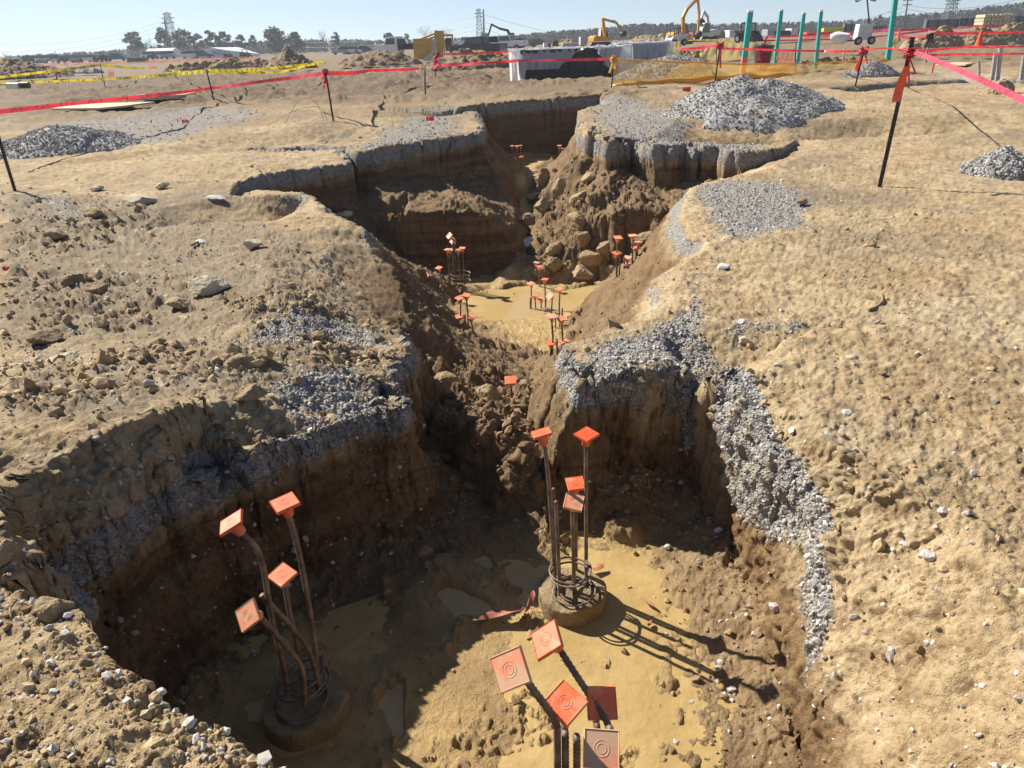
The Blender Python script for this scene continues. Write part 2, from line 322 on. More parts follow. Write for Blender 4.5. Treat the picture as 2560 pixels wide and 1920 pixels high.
class NT:
    def __init__(s, name):
        s.m = bpy.data.materials.new(name); s.m.use_nodes = True; s.t = s.m.node_tree
        s.b = s.t.nodes['Principled BSDF']; s.out = s.t.nodes['Material Output']
    def n(s, typ, **kw):
        x = s.t.nodes.new('ShaderNode'+typ)
        for k, v in kw.items():
            if k in x.inputs: x.inputs[k].default_value = v
            else: setattr(x, k, v)
        return x
    def l(s, a, b): s.t.links.new(a, b)
    def val(s, x, slot):
        if hasattr(x, 'is_output'): s.l(x, slot)
        else: slot.default_value = x
    def mix(s, f, a, b, blend='MIX'):
        x = s.t.nodes.new('ShaderNodeMix'); x.data_type = 'RGBA'; x.blend_type = blend
        s.val(f, x.inputs[0])
        for v, k in ((a, 6), (b, 7)):
            if isinstance(v, tuple): x.inputs[k].default_value = (*v[:3], 1)
            else: s.l(v, x.inputs[k])
        return x.outputs[2]
    def math(s, op, a, b=0.0, c=None, clamp=False):
        x = s.t.nodes.new('ShaderNodeMath'); x.operation = op; x.use_clamp = clamp
        s.val(a, x.inputs[0]); s.val(b, x.inputs[1])
        if c is not None: s.val(c, x.inputs[2])
        return x.outputs[0]
    def ramp(s, f, a, b, lo=0.0, hi=1.0):
        x = s.t.nodes.new('ShaderNodeMapRange'); x.interpolation_type = 'SMOOTHSTEP'
        s.val(f, x.inputs[0]); x.inputs[1].default_value = a; x.inputs[2].default_value = b; x.inputs[3].default_value = lo; x.inputs[4].default_value = hi
        return x.outputs[0]
    def attr(s, name):
        x = s.t.nodes.new('ShaderNodeAttribute'); x.attribute_name = name; return x.outputs['Fac']
    def pos(s):
        return s.t.nodes.new('ShaderNodeNewGeometry').outputs['Position']
    def noise(s, scale, detail=4, rough=0.55, vec=None):
        x = s.t.nodes.new('ShaderNodeTexNoise'); x.inputs['Scale'].default_value = scale; x.inputs['Detail'].default_value = detail; x.inputs['Roughness'].default_value = rough
        s.l(vec if vec is not None else s.pos(), x.inputs['Vector']); return x.outputs['Fac']
    def vor(s, scale, feature='F1', vec=None):
        x = s.t.nodes.new('ShaderNodeTexVoronoi'); x.inputs['Scale'].default_value = scale; x.feature = feature
        s.l(vec if vec is not None else s.pos(), x.inputs['Vector']); return x
    def bump(s, h, strength, dist, normal=None):
        x = s.t.nodes.new('ShaderNodeBump'); x.inputs['Strength'].default_value = strength; x.inputs['Distance'].default_value = dist
        s.l(h, x.inputs['Height'])
        if normal is not None: s.l(normal, x.inputs['Normal'])
        return x.outputs['Normal']
    def set(s, **kw):
        for k, v in kw.items():
            k = k.replace('_', ' ')
            if isinstance(v, tuple): s.b.inputs[k].default_value = (*v[:3], 1)
            else: s.val(v, s.b.inputs[k])
        return s
def col_earth(t):
    """colour, roughness and bump of the digging"""
    p = t.pos()
    gr, wt, cl = t.attr('gravel'), t.attr('wet'), t.attr('clod')
    n1, n2, n3 = t.noise(0.9, 5), t.noise(7, 6, 0.65), t.noise(45, 5, 0.7)
    # depth below the old ground level decides the layer: gravel bed, then brown subsoil
    sz = t.n('SeparateXYZ'); t.l(p, sz.inputs[0])
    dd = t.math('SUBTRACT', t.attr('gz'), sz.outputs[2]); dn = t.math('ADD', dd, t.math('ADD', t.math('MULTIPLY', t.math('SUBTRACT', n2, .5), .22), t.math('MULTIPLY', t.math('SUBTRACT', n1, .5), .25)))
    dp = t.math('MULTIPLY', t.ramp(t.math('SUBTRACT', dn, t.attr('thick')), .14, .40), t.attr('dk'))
    band = t.math('MULTIPLY', t.ramp(dn, .0, .07), t.ramp(t.math('SUBTRACT', dn, t.attr('thick')), .17, .25, 1, 0))
    gr = t.math('MAXIMUM', gr, t.math('MULTIPLY', t.math('MULTIPLY', band, t.attr('lay')), .95))
    top = t.mix(t.ramp(n1, .35, .65), (.435, .318, .175), (.565, .44, .265))
    n0 = t.noise(.33, 4); top = t.mix(t.ramp(t.math('ADD', n0, t.math('MULTIPLY', t.attr('crumb'), .16)), .48, .68, 0, .85), top, (.29, .24, .17)); top = t.mix(t.ramp(n0, .33, .45, .5, 0), top, (.52, .43, .30))
    top = t.mix(t.ramp(n2, .45, .7), top, (.30, .205, .105))
    top = t.mix(t.ramp(n2, .30, .42, 1, 0), top, (.62, .50, .33))
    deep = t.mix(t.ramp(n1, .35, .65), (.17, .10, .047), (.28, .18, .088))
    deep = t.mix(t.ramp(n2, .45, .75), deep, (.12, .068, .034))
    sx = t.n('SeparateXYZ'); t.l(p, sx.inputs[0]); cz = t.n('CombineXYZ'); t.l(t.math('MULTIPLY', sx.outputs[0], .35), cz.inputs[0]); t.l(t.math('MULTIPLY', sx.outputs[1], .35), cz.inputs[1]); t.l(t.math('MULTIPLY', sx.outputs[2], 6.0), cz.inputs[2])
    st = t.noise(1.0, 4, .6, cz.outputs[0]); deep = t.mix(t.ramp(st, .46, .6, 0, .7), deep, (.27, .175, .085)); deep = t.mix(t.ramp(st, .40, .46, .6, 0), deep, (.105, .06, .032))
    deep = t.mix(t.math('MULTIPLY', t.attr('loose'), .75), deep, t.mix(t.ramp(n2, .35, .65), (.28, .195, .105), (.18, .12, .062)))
    clod = t.mix(t.ramp(n2, .35, .7), (.13, .092, .055), (.25, .178, .105))
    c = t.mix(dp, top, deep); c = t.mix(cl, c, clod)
    c = t.mix(t.ramp(n3, .35, .7, 0, .55), c, t.mix(1.0, c, (.55, .5, .45), 'MULTIPLY'))
    n4 = t.noise(150, 3, .6); c = t.mix(t.ramp(n4, .42, .3, 0, .5), c, t.mix(1.0, c, (.42, .38, .33), 'MULTIPLY')); c = t.mix(t.ramp(n4, .62, .72, 0, .4), c, (.62, .56, .46))
    v = t.vor(55); v2 = t.vor(120)
    gv = t.mix(v.outputs['Color'], (.27, .26, .25), (.58, .57, .545))
    gv = t.mix(t.ramp(v2.outputs['Distance'], .2, .7, 0, .5), gv, (.22, .20, .18))
    gv = t.mix(t.ramp(n2, .45, .62, 0, .6), gv, (.42, .33, .20)); gv = t.mix(t.ramp(t.noise(17, 4, .7), .45, .68, 0, .75), gv, (.17, .16, .15)); gv = t.mix(t.ramp(t.noise(26, 3, .7), .55, .7, 0, .7), gv, (.66, .65, .62))
    gf = t.ramp(t.math('ADD', gr, t.math('ADD', t.math('MULTIPLY', t.math('SUBTRACT', n2, .5), 1.1), t.math('MULTIPLY', t.math('SUBTRACT', n3, .5), .8))), .38, .60)
    c = t.mix(gf, c, gv)
    mud = t.mix(t.ramp(n2, .3, .7), (.40, .265, .105), (.52, .37, .16))
    mud = t.mix(t.ramp(n1, .45, .7), mud, (.27, .17, .08))
    c = t.mix(wt, c, mud)
    r = t.math('SUBTRACT', .95, t.math('MULTIPLY', wt, t.ramp(n2, .3, .7, .72, .4)))
    h = t.math('ADD', t.math('MULTIPLY', n3, .5), t.math('MULTIPLY', t.math('MULTIPLY', v.outputs['Distance'], gf), -1.0))
    h = t.math('ADD', h, t.math('MULTIPLY', n2, .8))
    nb = t.bump(t.math('ADD', h, t.math('MULTIPLY', n4, .35)), 1.0, .026)
    t.l(c, t.b.inputs['Base Color']); t.l(r, t.b.inputs['Roughness']); t.l(nb, t.b.inputs['Normal'])
    t.b.inputs['Specular IOR Level'].default_value = .35
M = {}
t = NT('earth'); col_earth(t); M['earth'] = t.m
def simple(name, col, rough=.6, metal=0.0, var=0.25, scale=8, bump=0.0, dirt=None, spec=.5):
    t = NT(name); n = t.noise(scale, 5, .6)
    c = t.mix(t.ramp(n, .3, .7), tuple(x*(1-var) for x in col), tuple(min(1, x*(1+var*.6)) for x in col))
    if dirt: c = t.mix(t.ramp(t.noise(scale*.45, 6, .7), .5, .66, 0, dirt[3]), c, dirt[:3])
    t.l(c, t.b.inputs['Base Color']); t.set(Roughness=rough, Metallic=metal)
    t.b.inputs['Specular IOR Level'].default_value = spec
    if bump: t.l(t.bump(t.noise(scale*3, 5, .6), .6, bump), t.b.inputs['Normal'])
    M[name] = t.m; return t.m
# ------------------------------------------------------------------ ground sheet
def poly(pts, z): return [P(p[0], p[1], z) for p in pts]
GRAVEL = [
 poly([(1226, 776), (1232, 752), (1310, 726), (1420, 686), (1455, 655), (1461, 615), (1490, 575), (1520, 590), (1500, 640), (1560, 690), (1590, 745), (1600, 812), (1470, 806), (1330, 801), (1240, 800)], 0),
 poly([(1468, 800), (1514, 860), (1577, 962), (1694, 1100), (1745, 1174), (1770, 1250), (1750, 1345), (1766, 1440), (1830, 1480), (1850, 1400), (1830, 1256), (1800, 1150), (1753, 1075), (1689, 1012), (1636, 911), (1593, 810)], -.35),
 poly([(1495, 480), (1488, 440), (1505, 403), (1560, 390), (1700, 400), (1790, 440), (1740, 500), (1660, 530), (1600, 525), (1576, 520)], 0),
 poly([(1560, 386), (1700, 352), (1830, 325), (1900, 322), (1840, 345), (1700, 375)], .05),
 poly([(1240, 240), (1300, 226), (1420, 235), (1560, 265), (1700, 285), (1716, 305), (1650, 330), (1560, 330), (1450, 320), (1300, 320), (1245, 300)], .25),
 poly([(1320, 260), (1460, 262), (1480, 245), (1700, 250), (1800, 262), (1760, 285), (1600, 285)], .3),
 poly([(986, 300), (844, 322), (734, 325), (700, 310), (800, 280), (950, 235), (1010, 238), (1045, 265), (1040, 295)], .25),
 poly([(780, 884), (868, 884), (870, 855), (820, 800), (800, 770), (720, 790), (640, 830), (560, 880), (640, 935)], 0),
 poly([(500, 770), (590, 720), (700, 660), (800, 640), (860, 700), (850, 740), (760, 745), (640, 780)], 0),
 poly([(0, 330), (60, 300), (150, 290), (280, 280), (420, 260), (600, 262), (640, 285), (520, 300), (420, 330), (250, 345), (100, 360)], .1),
 poly([(0, 740), (50, 720), (130, 760), (160, 800), (100, 830), (0, 820)], 0),
 poly([(0, 420), (90, 410), (220, 440), (260, 480), (120, 500), (0, 470)], 0),
 poly([(1150, 600), (1180, 500), (1200, 440), (1250, 430), (1260, 500), (1240, 560)], -1.2),
 poly([(380, 860), (500, 820), (560, 850), (480, 900)], 0),
 poly([(1600, 720), (1700, 690), (1740, 710), (1640, 760)], 0),
]
WET = [poly([(300, 1700), (560, 1380), (800, 1330), (1000, 1230), (1180, 1145), (1400, 1160), (1450, 1300), (1470, 1480), (1480, 1700)], -1.1)+[(.6, 1.3)],
       poly([(970, 690), (1010, 600), (1300, 590), (1350, 600), (1230, 700), (1225, 790), (1190, 800), (1130, 790), (1040, 720)], -1.9),
       poly([(1110, 560), (1120, 400), (1070, 355), (1220, 355), (1160, 390), (1150, 480)], -1.3)]
CLOD = [poly([(0, 275), (200, 262), (500, 238), (760, 222), (900, 214), (1000, 205), (1000, 190), (600, 195), (0, 235)], .3),
        poly([(0, 235), (400, 205), (1130, 185), (1300, 180), (1000, 155), (500, 160), (0, 175)], .5)]
CRUMB = [poly([(0, 430), (330, 430), (700, 520), (840, 600), (900, 700), (860, 880), (600, 900), (0, 1060)], 0)]
ROUGH = [poly(q, .06) for q in ([(0, 420), (180, 420), (340, 450), (330, 500), (200, 540), (0, 560)], [(0, 560), (140, 560), (330, 590), (420, 640), (300, 700), (120, 720), (0, 690)], [(420, 790), (600, 760), (640, 820), (560, 890), (420, 880)],
         [(500, 640), (700, 590), (800, 660), (790, 760), (600, 750)], [(230, 760), (420, 740), (430, 820), (250, 840)], [(0, 800), (200, 800), (260, 900), (0, 1000)])]
def build_ground():
    # azimuth steps
    a0, da = math.radians(54), .00155
    fine = np.arange(-a0, a0, da)
    grow = [a0]; s = da
    while grow[-1] < math.pi-.05: s = min(s*1.16, .09); grow.append(grow[-1]+s)
    grow = np.array(grow[:-1]+[math.pi-1e-4]); az = np.concatenate([-grow[::-1], fine[1:], grow])
    nA = len(az)
    rf = np.exp(np.linspace(math.log(.4), math.log(62), 2600))
    sub = np.arange(0, nA, 3)
    A = az[sub][:, None]; Rr = rf[None, :]
    X = np.sin(A)*Rr; Yv = np.cos(A)*Rr
    Z = base_z(X, Yv)
    el = np.arctan2(EYE-Z, Rr)
    d1 = np.abs(np.diff(el, axis=1)); d2 = np.diff(np.log(rf))[None, :]; d3 = np.abs(np.diff(Z, axis=1))/rf[None, 1:]
    dens = np.sqrt((d1*1.0)**2+(d2*.17)**2+(d3*.6)**2)
    # blur across azimuth so that rows stay even
    kern = np.exp(-.5*(np.arange(-24, 25)/9.0)**2); kern /= kern.sum()
    pad = np.pad(dens, ((24, 24), (0, 0)), mode='edge'); dens = sum(kern[i]*pad[i:i+len(sub)] for i in range(49))
    cum = np.concatenate([np.zeros((len(sub), 1)), np.cumsum(dens, axis=1)], axis=1); cum /= cum[:, -1:]
    nR = 1280
    tgt = np.linspace(0, 1, nR)
    rs = np.array([np.interp(tgt, c, rf) for c in cum])
    R = np.empty((nA, nR))
    for i in range(nR): R[:, i] = np.interp(np.arange(nA), sub, rs[:, i])
    far = np.exp(np.linspace(math.log(62), math.log(4200), 90))[1:]
    R = np.concatenate([R, np.repeat(far[None, :], nA, 0)], axis=1); nR = R.shape[1]
    R[:, 0] = .01
    X = (np.sin(az)[:, None]*R); Yv = (np.cos(az)[:, None]*R)
    dist = np.sqrt(R*R+4)
    px = 710/dist                                            # picture pixels to a metre
    near = sstep(45, 20, R)
    wx = (fbm(X, Yv, 0*X, 1.7, 3, 3)*.06+fbm(X, Yv, 0*X, 8, 3, 5)*.022)*near*sstep(1.2, 3.0, R)
    wy = (fbm(X, Yv, 0*X, 1.7, 3, 13)*.07+fbm(X, Yv, 0*X, 8, 3, 15)*.022)*near
    wk = 1-.65*sstep(5, 9, Yv); wx = wx*wk; wy = wy*wk
    Z0 = base_z(X+wx, Yv+wy).astype(np.float32)
    # normals of the plain sheet
    def normals(X, Yv, Z):
        ux = np.gradient(X, axis=0); uy = np.gradient(Yv, axis=0); uz = np.gradient(Z, axis=0)
        vx = np.gradient(X, axis=1); vy = np.gradient(Yv, axis=1); vz = np.gradient(Z, axis=1)
        nx = uy*vz-uz*vy; ny = uz*vx-ux*vz; nz = ux*vy-uy*vx
        l = np.sqrt(nx*nx+ny*ny+nz*nz)+1e-12; s = np.where(nz < 0, -1, 1)
        return nx/l*s, ny/l*s, nz/l*s
    nx, ny, nz = normals(X, Yv, Z0)
    steep = sstep(.85, .5, nz)
    gd = grade(X, Yv); d = gd-Z0
    # masks in plan
    qx = X+fbm(X, Yv, 0*X, 2.2, 4, 23)*.28*near; qy = Yv+fbm(X, Yv, 0*X, 2.2, 4, 29)*.35*near
    n_a = fbm(X, Yv, Z0, 3.0, 4, 31)
    gravel = np.zeros(X.shape, np.float32); wet = gravel.copy(); clod = gravel.copy(); crumb = gravel.copy()
    for gi, pl in enumerate(GRAVEL):
        pl = np.array(pl); c = pl[:, :2].mean(0); ww = .03 if gi == 1 else .08+.03*c[1]
        m = (np.abs(X-c[0]) < np.ptp(pl[:, 0])+2) & (np.abs(Yv-c[1]) < np.ptp(pl[:, 1])+2)
        lv = {3: .6, 4: .62, 5: .5, 6: .62, 9: .6, 10: .8, 11: .6, 12: .42}.get(gi, 1.0); dl = {1: .9, 12: 3}.get(gi, .24)
        gravel[m] = np.maximum(gravel[m], lv*sstep(-ww*(2.2 if gi == 1 else 1), ww*(.4 if gi == 1 else 2.0), poly_sd(*((X[m]*.75+qx[m]*.25, Yv[m]*.75+qy[m]*.25) if gi == 1 else (qx[m], qy[m])), pl))*sstep(dl, dl*.6, d[m]+.12*n_a[m]))
    for pl in WET: wet = np.maximum(wet, sstep(-.1, .2, poly_sd(qx, qy, pl)))
    wet *= sstep(-.6, -.8, Z0)*sstep(.5, .8, nz)
    for pl in CLOD: clod = np.maximum(clod, sstep(-.6, 1.2, poly_sd(X+fbm(X, Yv, 0*X, .5, 3, 33)*2, Yv+fbm(X, Yv, 0*X, .5, 3, 34)*2.5, pl)))
    clod = np.maximum(clod, .75*sstep(26, 45, R+6*fbm(X, Yv, 0*X, .12, 3, 36)))
    clod = np.maximum(clod, .8*sstep(17, 25, Yv+3*fbm(X, Yv, 0*X, .25, 3, 38))*sstep(7, 3, X))
    clod = np.maximum(clod, .6*sstep(15, 24, Yv)*sstep(-.15, .3, fbm(X, Yv*2, 0*X, .22, 4, 37)))
    for pl in CRUMB: crumb = np.maximum(crumb, sstep(-.2, .4, poly_sd(qx, qy, pl)))
    nbk = sstep(1.75, 1.5, R)*sstep(-.35, -.1, Z0)+sstep(.08, .16, Z0)*sstep(2.9, 2.5, R)
    crumb = np.maximum(crumb, np.clip(nbk, 0, 1))
    rough = np.zeros(X.shape, np.float32)
    for pl in ROUGH: rough = np.maximum(rough, sstep(-.25, .35, poly_sd(qx, qy, pl)))
    rb = poly_sd(qx, qy, [p for p in RG[:]]+[(1.9, 2.1), (1.84, 2.4), P(1965, 1048), P(1763, 927), P(1640, 800)])
    crumb = np.maximum(crumb, .8*sstep(-.1, .2, rb))
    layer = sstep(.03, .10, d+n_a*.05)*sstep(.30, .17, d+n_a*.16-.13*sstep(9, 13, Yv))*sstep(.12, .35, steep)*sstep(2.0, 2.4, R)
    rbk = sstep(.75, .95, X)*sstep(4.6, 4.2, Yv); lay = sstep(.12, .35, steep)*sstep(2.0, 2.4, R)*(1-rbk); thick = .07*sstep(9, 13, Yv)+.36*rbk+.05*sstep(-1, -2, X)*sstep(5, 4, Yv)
    # loose speckles of gravel on the open ground
    sp = fbm(X, Yv, 0*X, 1.1, 4, 41)
    gravel = np.maximum(gravel, (.10+.22*crumb)*sstep(-.1, .35, sp)*(d < .3)*sstep(30, 12, R)*sstep(2.3, 2.9, R))
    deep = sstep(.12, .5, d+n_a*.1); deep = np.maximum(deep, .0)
    strip = sstep(-.08, .12, poly_sd(qx, qy, [P(1400, 1150, -1.05), P(1511, 1050, -1.0), P(1641, 1298, -1.03), P(1740, 1690, -1.02), P(1480, 1690, -1.05), P(1470, 1480, -1.05)]))
    deep *= 1-.35*strip
    # relief
    fade = lambda size: sstep(.9, 2.2, size*px)
    open_ = (1-steep)*(1-wet)
    H = fbm(X, Yv, 0*X, .8, 3, 51)*.05*sstep(60, 20, R)*(1-wet)
    H += fbm(X, Yv, Z0, 4.5, 4, 55)*.030*(1-.6*wet)
    for f_, a_ in ((20, .011), (41, .0075), (83, .0048), (167, .003)):
        H += vnoise(X*f_, Yv*f_, Z0*f_, int(f_))*a_*fade(1/f_)*(1-.75*wet)*(1+.7*steep*sstep(2.75, 3.2, R))
    patchy = sstep(-.5, .2, fbm(X, Yv, 0*X, 1.3, 2, 63)+.5*crumb-.25)
    jx = lambda c, k: X+vnoise(X/c*1.9, Yv/c*1.9, Z0*0, k)*c*.32
    jy = lambda c, k: Yv+vnoise(X/c*1.9, Yv/c*1.9, Z0*0+5, k)*c*.32
    rg = lambda c, k: .55+.75*np.abs(vnoise(X/c*3.1, Yv/c*3.1, Z0*0, k))
    H += lumps(jx(.23, 3), jy(.23, 3), .23, 61, .3)*rg(.23, 7)*crumb*open_*fade(.2)*sstep(.2, .0, gravel-.5)*patchy*.42
    H += lumps(jx(.1, 4), jy(.1, 4), .10, 67, .4)*rg(.1, 8)*(.12+.6*crumb)*open_*fade(.08)*.5*(.3+.7*patchy)
    H += lumps(jx(.05, 5), jy(.05, 5), .05, 69, .5)*rg(.05, 9)*(.5+.5*crumb)*open_*fade(.04)*.65
    H += lumps(X, Yv, .036, 71, .9)*gravel*(1-wet)*sstep(2.2, 4.5, .036*px)*.5
    H += steep*(fbm(X, Yv, Z0*.8, 2.6, 4, 73)*.045+fbm(X, Yv, Z0, 11, 4, 77)*.036+(.35-np.abs(fbm(X, Yv, Z0, 6.5, 4, 78)))*.05+(np.abs(vnoise(X*19, Yv*19, Z0*19, 74))**1.5-.2)*.03*fade(.05)+vnoise(X*40, Yv*40, Z0*40, 75)*.010*fade(.025)+.05*sstep(-.05, .05, (.36-d)+n_a*.06)*sstep(.75, .5, d))*np.where(X < .5, sstep(2.75, 3.2, R), sstep(1.9, 2.7, R))*(1-.8*sstep(.78, .58, X)*sstep(.0, .1, X)*sstep(3.8, 4.0, Yv)*sstep(5.9, 5.4, Yv))
    # dug faces carry upright tooth marks and a few ledges
    H += steep*np.abs(vnoise(X*6, Yv*6, Z0*2.2, 79))*.022*sstep(1.2, 2.0, R)*sstep(-.2, .3, fbm(X, Yv, Z0, 1.1, 2, 80))
    dbr = (1-.8*strip)*(1-steep)*sstep(-.35, -.6, Z0)*(1-wet)
    H += dbr*(lumps(jx(.3, 31), jy(.3, 31), .30, 81, .4)*rg(.3, 32)*.7+lumps(jx(.12, 33), jy(.12, 33), .12, 83, .6)*rg(.12, 34)*.8+fbm(X, Yv, Z0, 3, 4, 84)*.05)
    spots = [(1060, 1310, .22), (1110, 1380, .18), (930, 1320, .2), (960, 1380, .14), (1230, 1425, .14), (1310, 1425, .11), (900, 1615, .26), (1000, 1645, .3), (1090, 1625, .2), (1120, 1530, .1), (1340, 1560, .13), (860, 1470, .16), (1270, 1160, .3), (1180, 1185, .22), (1150, 1420, .1), (700, 1420, .2), (1450, 1300, .14)]
    rub = np.maximum(sstep(-.2, .4, poly_sd(qx, qy, [P(1180, 362, -.95), P(1250, 352, -.4), P(1310, 385, -.6), P(1460, 418, -.68), P(1480, 480, -.85), P(1400, 540, -1.3), P(1310, 600, -1.85), P(1170, 612, -1.9), P(1130, 520, -1.6), P(1150, 430, -1.2)])),
                     .8*sstep(-.1, .25, poly_sd(qx, qy, [P(915, 1000, -1.0), P(1114, 1124, -1.04), P(1190, 1060, -.9), P(1200, 850, -.8), P(1166, 834, -1.2), P(1060, 770, -1.2), P(930, 800, -.85), P(890, 900, -.9)])))
    H += rough*open_*(lumps(jx(.24, 51), jy(.24, 51), .24, 52, .6)*rg(.24, 53)*.5*sstep(.6, .2, gravel)+lumps(jx(.11, 54), jy(.11, 54), .11, 55, .7)*rg(.11, 56)*.6+fbm(X, Yv, 0*X, 2.2, 3, 57)*.07)
    H += rub*sstep(.25, .5, nz)*(lumps(jx(.42, 41), jy(.42, 41), .42, 42, .5)*rg(.42, 43)*.55+lumps(jx(.2, 44), jy(.2, 44), .20, 45, .65)*rg(.2, 46)*.75+lumps(jx(.09, 47), jy(.09, 47), .09, 48, .7)*.7)
    dbr = np.maximum(dbr, rub)
    mw = sstep(-.1, .25, fbm(X, Yv, 0*X, 1.6, 3, 85))*(Yv > 6)
    for sx, sy, sr in spots:
        q = P(sx, sy, -1.1); mw = np.maximum(mw, sstep(sr*1.15, sr*.4, np.hypot(qx-q[0], qy-q[1])))
    mw = mw*wet
    pud = np.zeros_like(mw)
    for sx, sy, ra, rb_ in [(860, 1500, .07, .14), (978, 1340, .09, .12), (1035, 1232, .07, .09)]:
        q = P(sx, sy, -1.1); pud = np.maximum(pud, sstep(1.5, .7, np.hypot((qx-q[0])/ra, (qy-q[1])/rb_)))
    H += mw*(lumps(jx(.1, 36), jy(.1, 36), .10, 86, .7)*rg(.1, 37)*.55+lumps(jx(.05, 38), jy(.05, 38), .05, 87, .8)*rg(.05, 39)*.7+.015)
    H += wet*(fbm(X, Yv, 0*X, 2.3, 3, 88)*.022+.030*sstep(6, 5, Yv)*sstep(.05, -.25, X))-pud*wet*.075
    cb = clod*sstep(14, 20, Yv)*sstep(140, 60, R)
    H += cb*(np.abs(fbm(X, Yv, 0*X, .9, 4, 91))*.35+lumps(X, Yv, .55, 93, .6)*.4)*sstep(-.25, .2, fbm(X, Yv*2.5, 0*X, .22, 2, 95)+.1)
    H += sstep(50, 100, R)*fbm(X, Yv, 0*X, .05, 4, 97)*.35*sstep(900, 300, R)
    k = sstep(.95, .6, nz)*.9
    X2 = X+nx*H*k; Y2 = Yv+ny*H*k; Z2 = Z0+H*(nz*k+(1-k))
    V = np.stack([X2, Y2, Z2], -1).reshape(-1, 3)
    i = np.arange(nA-1)[:, None]*nR+np.arange(nR-1)[None, :]
    Fq = np.stack([i, i+nR, i+nR+1, i+1], -1).reshape(-1, 4)
    # close the sheet at the feet
    c0 = len(V); V = np.vstack([V, [[0, 0, .32]]])
    Fc = np.array([[j*nR, c0, c0, (j+1)*nR] for j in range(0)] or np.zeros((0, 4)), np.int32)
    ex = lambda a: np.append(a.reshape(-1), 0)
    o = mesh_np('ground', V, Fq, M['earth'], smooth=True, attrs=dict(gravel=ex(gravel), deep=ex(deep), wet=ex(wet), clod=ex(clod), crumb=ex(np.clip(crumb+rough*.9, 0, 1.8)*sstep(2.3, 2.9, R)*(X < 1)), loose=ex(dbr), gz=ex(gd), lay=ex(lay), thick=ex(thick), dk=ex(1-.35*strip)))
    tag(o, kind='structure')
    # a small plug under the photographer
    n = 48; ang = np.linspace(0, 2*math.pi, n, endpoint=False)
    n3 = normals(X2, Y2, Z2)
    return dict(X=X2, Y=Y2, Z=Z2, n=n3, gravel=gravel, wet=wet, clod=clod, crumb=crumb, steep=steep, d=d, R=R, deep=deep, az=az, rough=rough, rub=rub, strip=strip)
GRAVEL[1] = [tuple(p) for p in RG[:10]]+[tuple(P(*q)) for q in [(1785, 1346, -.5), (1794, 1256, -.45), (1772, 1155, -.41), (1727, 1078, -.36), (1674, 1000, -.28), (1632, 905, -.18), (1590, 815, -.05), (1540, 802, -.02)]]
G = build_ground()
def height_at(x, y):
    """top of the built ground near a spot"""
    m = (np.abs(G['X']-x) < .02+.012*y) & (np.abs(G['Y']-y) < .02+.012*y)
    return float(np.median(G['Z'][m])) if m.any() else float(base_z(np.array([x]), np.array([y]))[0])
# ------------------------------------------------------------------ muddy water
def water(name, pts, z, mat):
    bm = bmesh.new(); vs = [bm.verts.new((p[0], p[1], z)) for p in pts]; f = bm.faces.new(vs)
    if f.normal.z < 0: f.normal_flip()
    bmesh.ops.triangulate(bm, faces=bm.faces[:])
    me = bpy.data.meshes.new(name); bm.to_mesh(me); bm.free(); me.materials.append(mat)
    o = bpy.data.objects.new(name, me); COL.objects.link(o); return tag(o, kind='structure')
t = NT('slurry'); n = t.noise(1.6, 5, .6); n2 = t.noise(14, 4, .6)
t.l(t.mix(t.ramp(n, .35, .65), (.38, .265, .11), (.48, .345, .15)), t.b.inputs['Base Color'])
t.l(t.ramp(n2, .35, .65, .03, .24), t.b.inputs['Roughness']); t.b.inputs['IOR'].default_value = 1.33
t.l(t.bump(t.math('ADD', n2, t.math('MULTIPLY', t.noise(5, 3), 2.0)), .55, .014), t.b.inputs['Normal']); M['slurry'] = t.m
t = NT('pond_water'); n = t.noise(.9, 4, .6)
t.l(t.mix(t.ramp(n, .35, .65), (.42, .295, .125), (.50, .36, .165)), t.b.inputs['Base Color'])
t.set(Roughness=.06, IOR=1.33); t.l(t.bump(t.noise(9, 3), .12, .01), t.b.inputs['Normal']); M['pond_water'] = t.m
water('muddy_water', poly([(150, 1750), (480, 1400), (800, 1290), (1000, 1215), (1180, 1145), (1400, 1150), (1540, 1200), (1600, 1400), (1660, 1720)], -1.09)+[(.8, 1.2)], -1.088, M['slurry'])
water('pond_water', poly([(930, 660), (1010, 590), (1300, 585), (1380, 590), (1290, 670), (1235, 720), (1130, 725), (1030, 720)], -1.93), -1.93, M['pond_water'])
water('trench_water', poly([(1050, 350), (1100, 345), (1230, 345), (1240, 370), (1180, 380)], -1.03), -1.035, M['pond_water'])
water('channel_water', poly([(1112, 440), (1122, 400), (1150, 395), (1152, 440), (1140, 475), (1115, 475)], -1.3), -1.30, M['pond_water'])
# ------------------------------------------------------------------ picking the built ground
def hit(px, py, zadd=0.0):
    d = ray(px, py); t = np.geomspace(.9, 900, 6000)
    x = d[0]*t; y = d[1]*t; z = EYE+d[2]*t-zadd
    b = base_z(x, y); k = np.argmax(z < b)
    if not (z < b).any(): k = len(t)-1
    return np.array([x[k], y[k], b[k]])
def empty(name, loc, label=None, cat=None, group=None, rot=0):
    o = bpy.data.objects.new(name, None); COL.objects.link(o); o.location = loc; o.rotation_euler = (0, 0, rot); o.empty_display_size = .1
    return tag(o, label, cat, group)
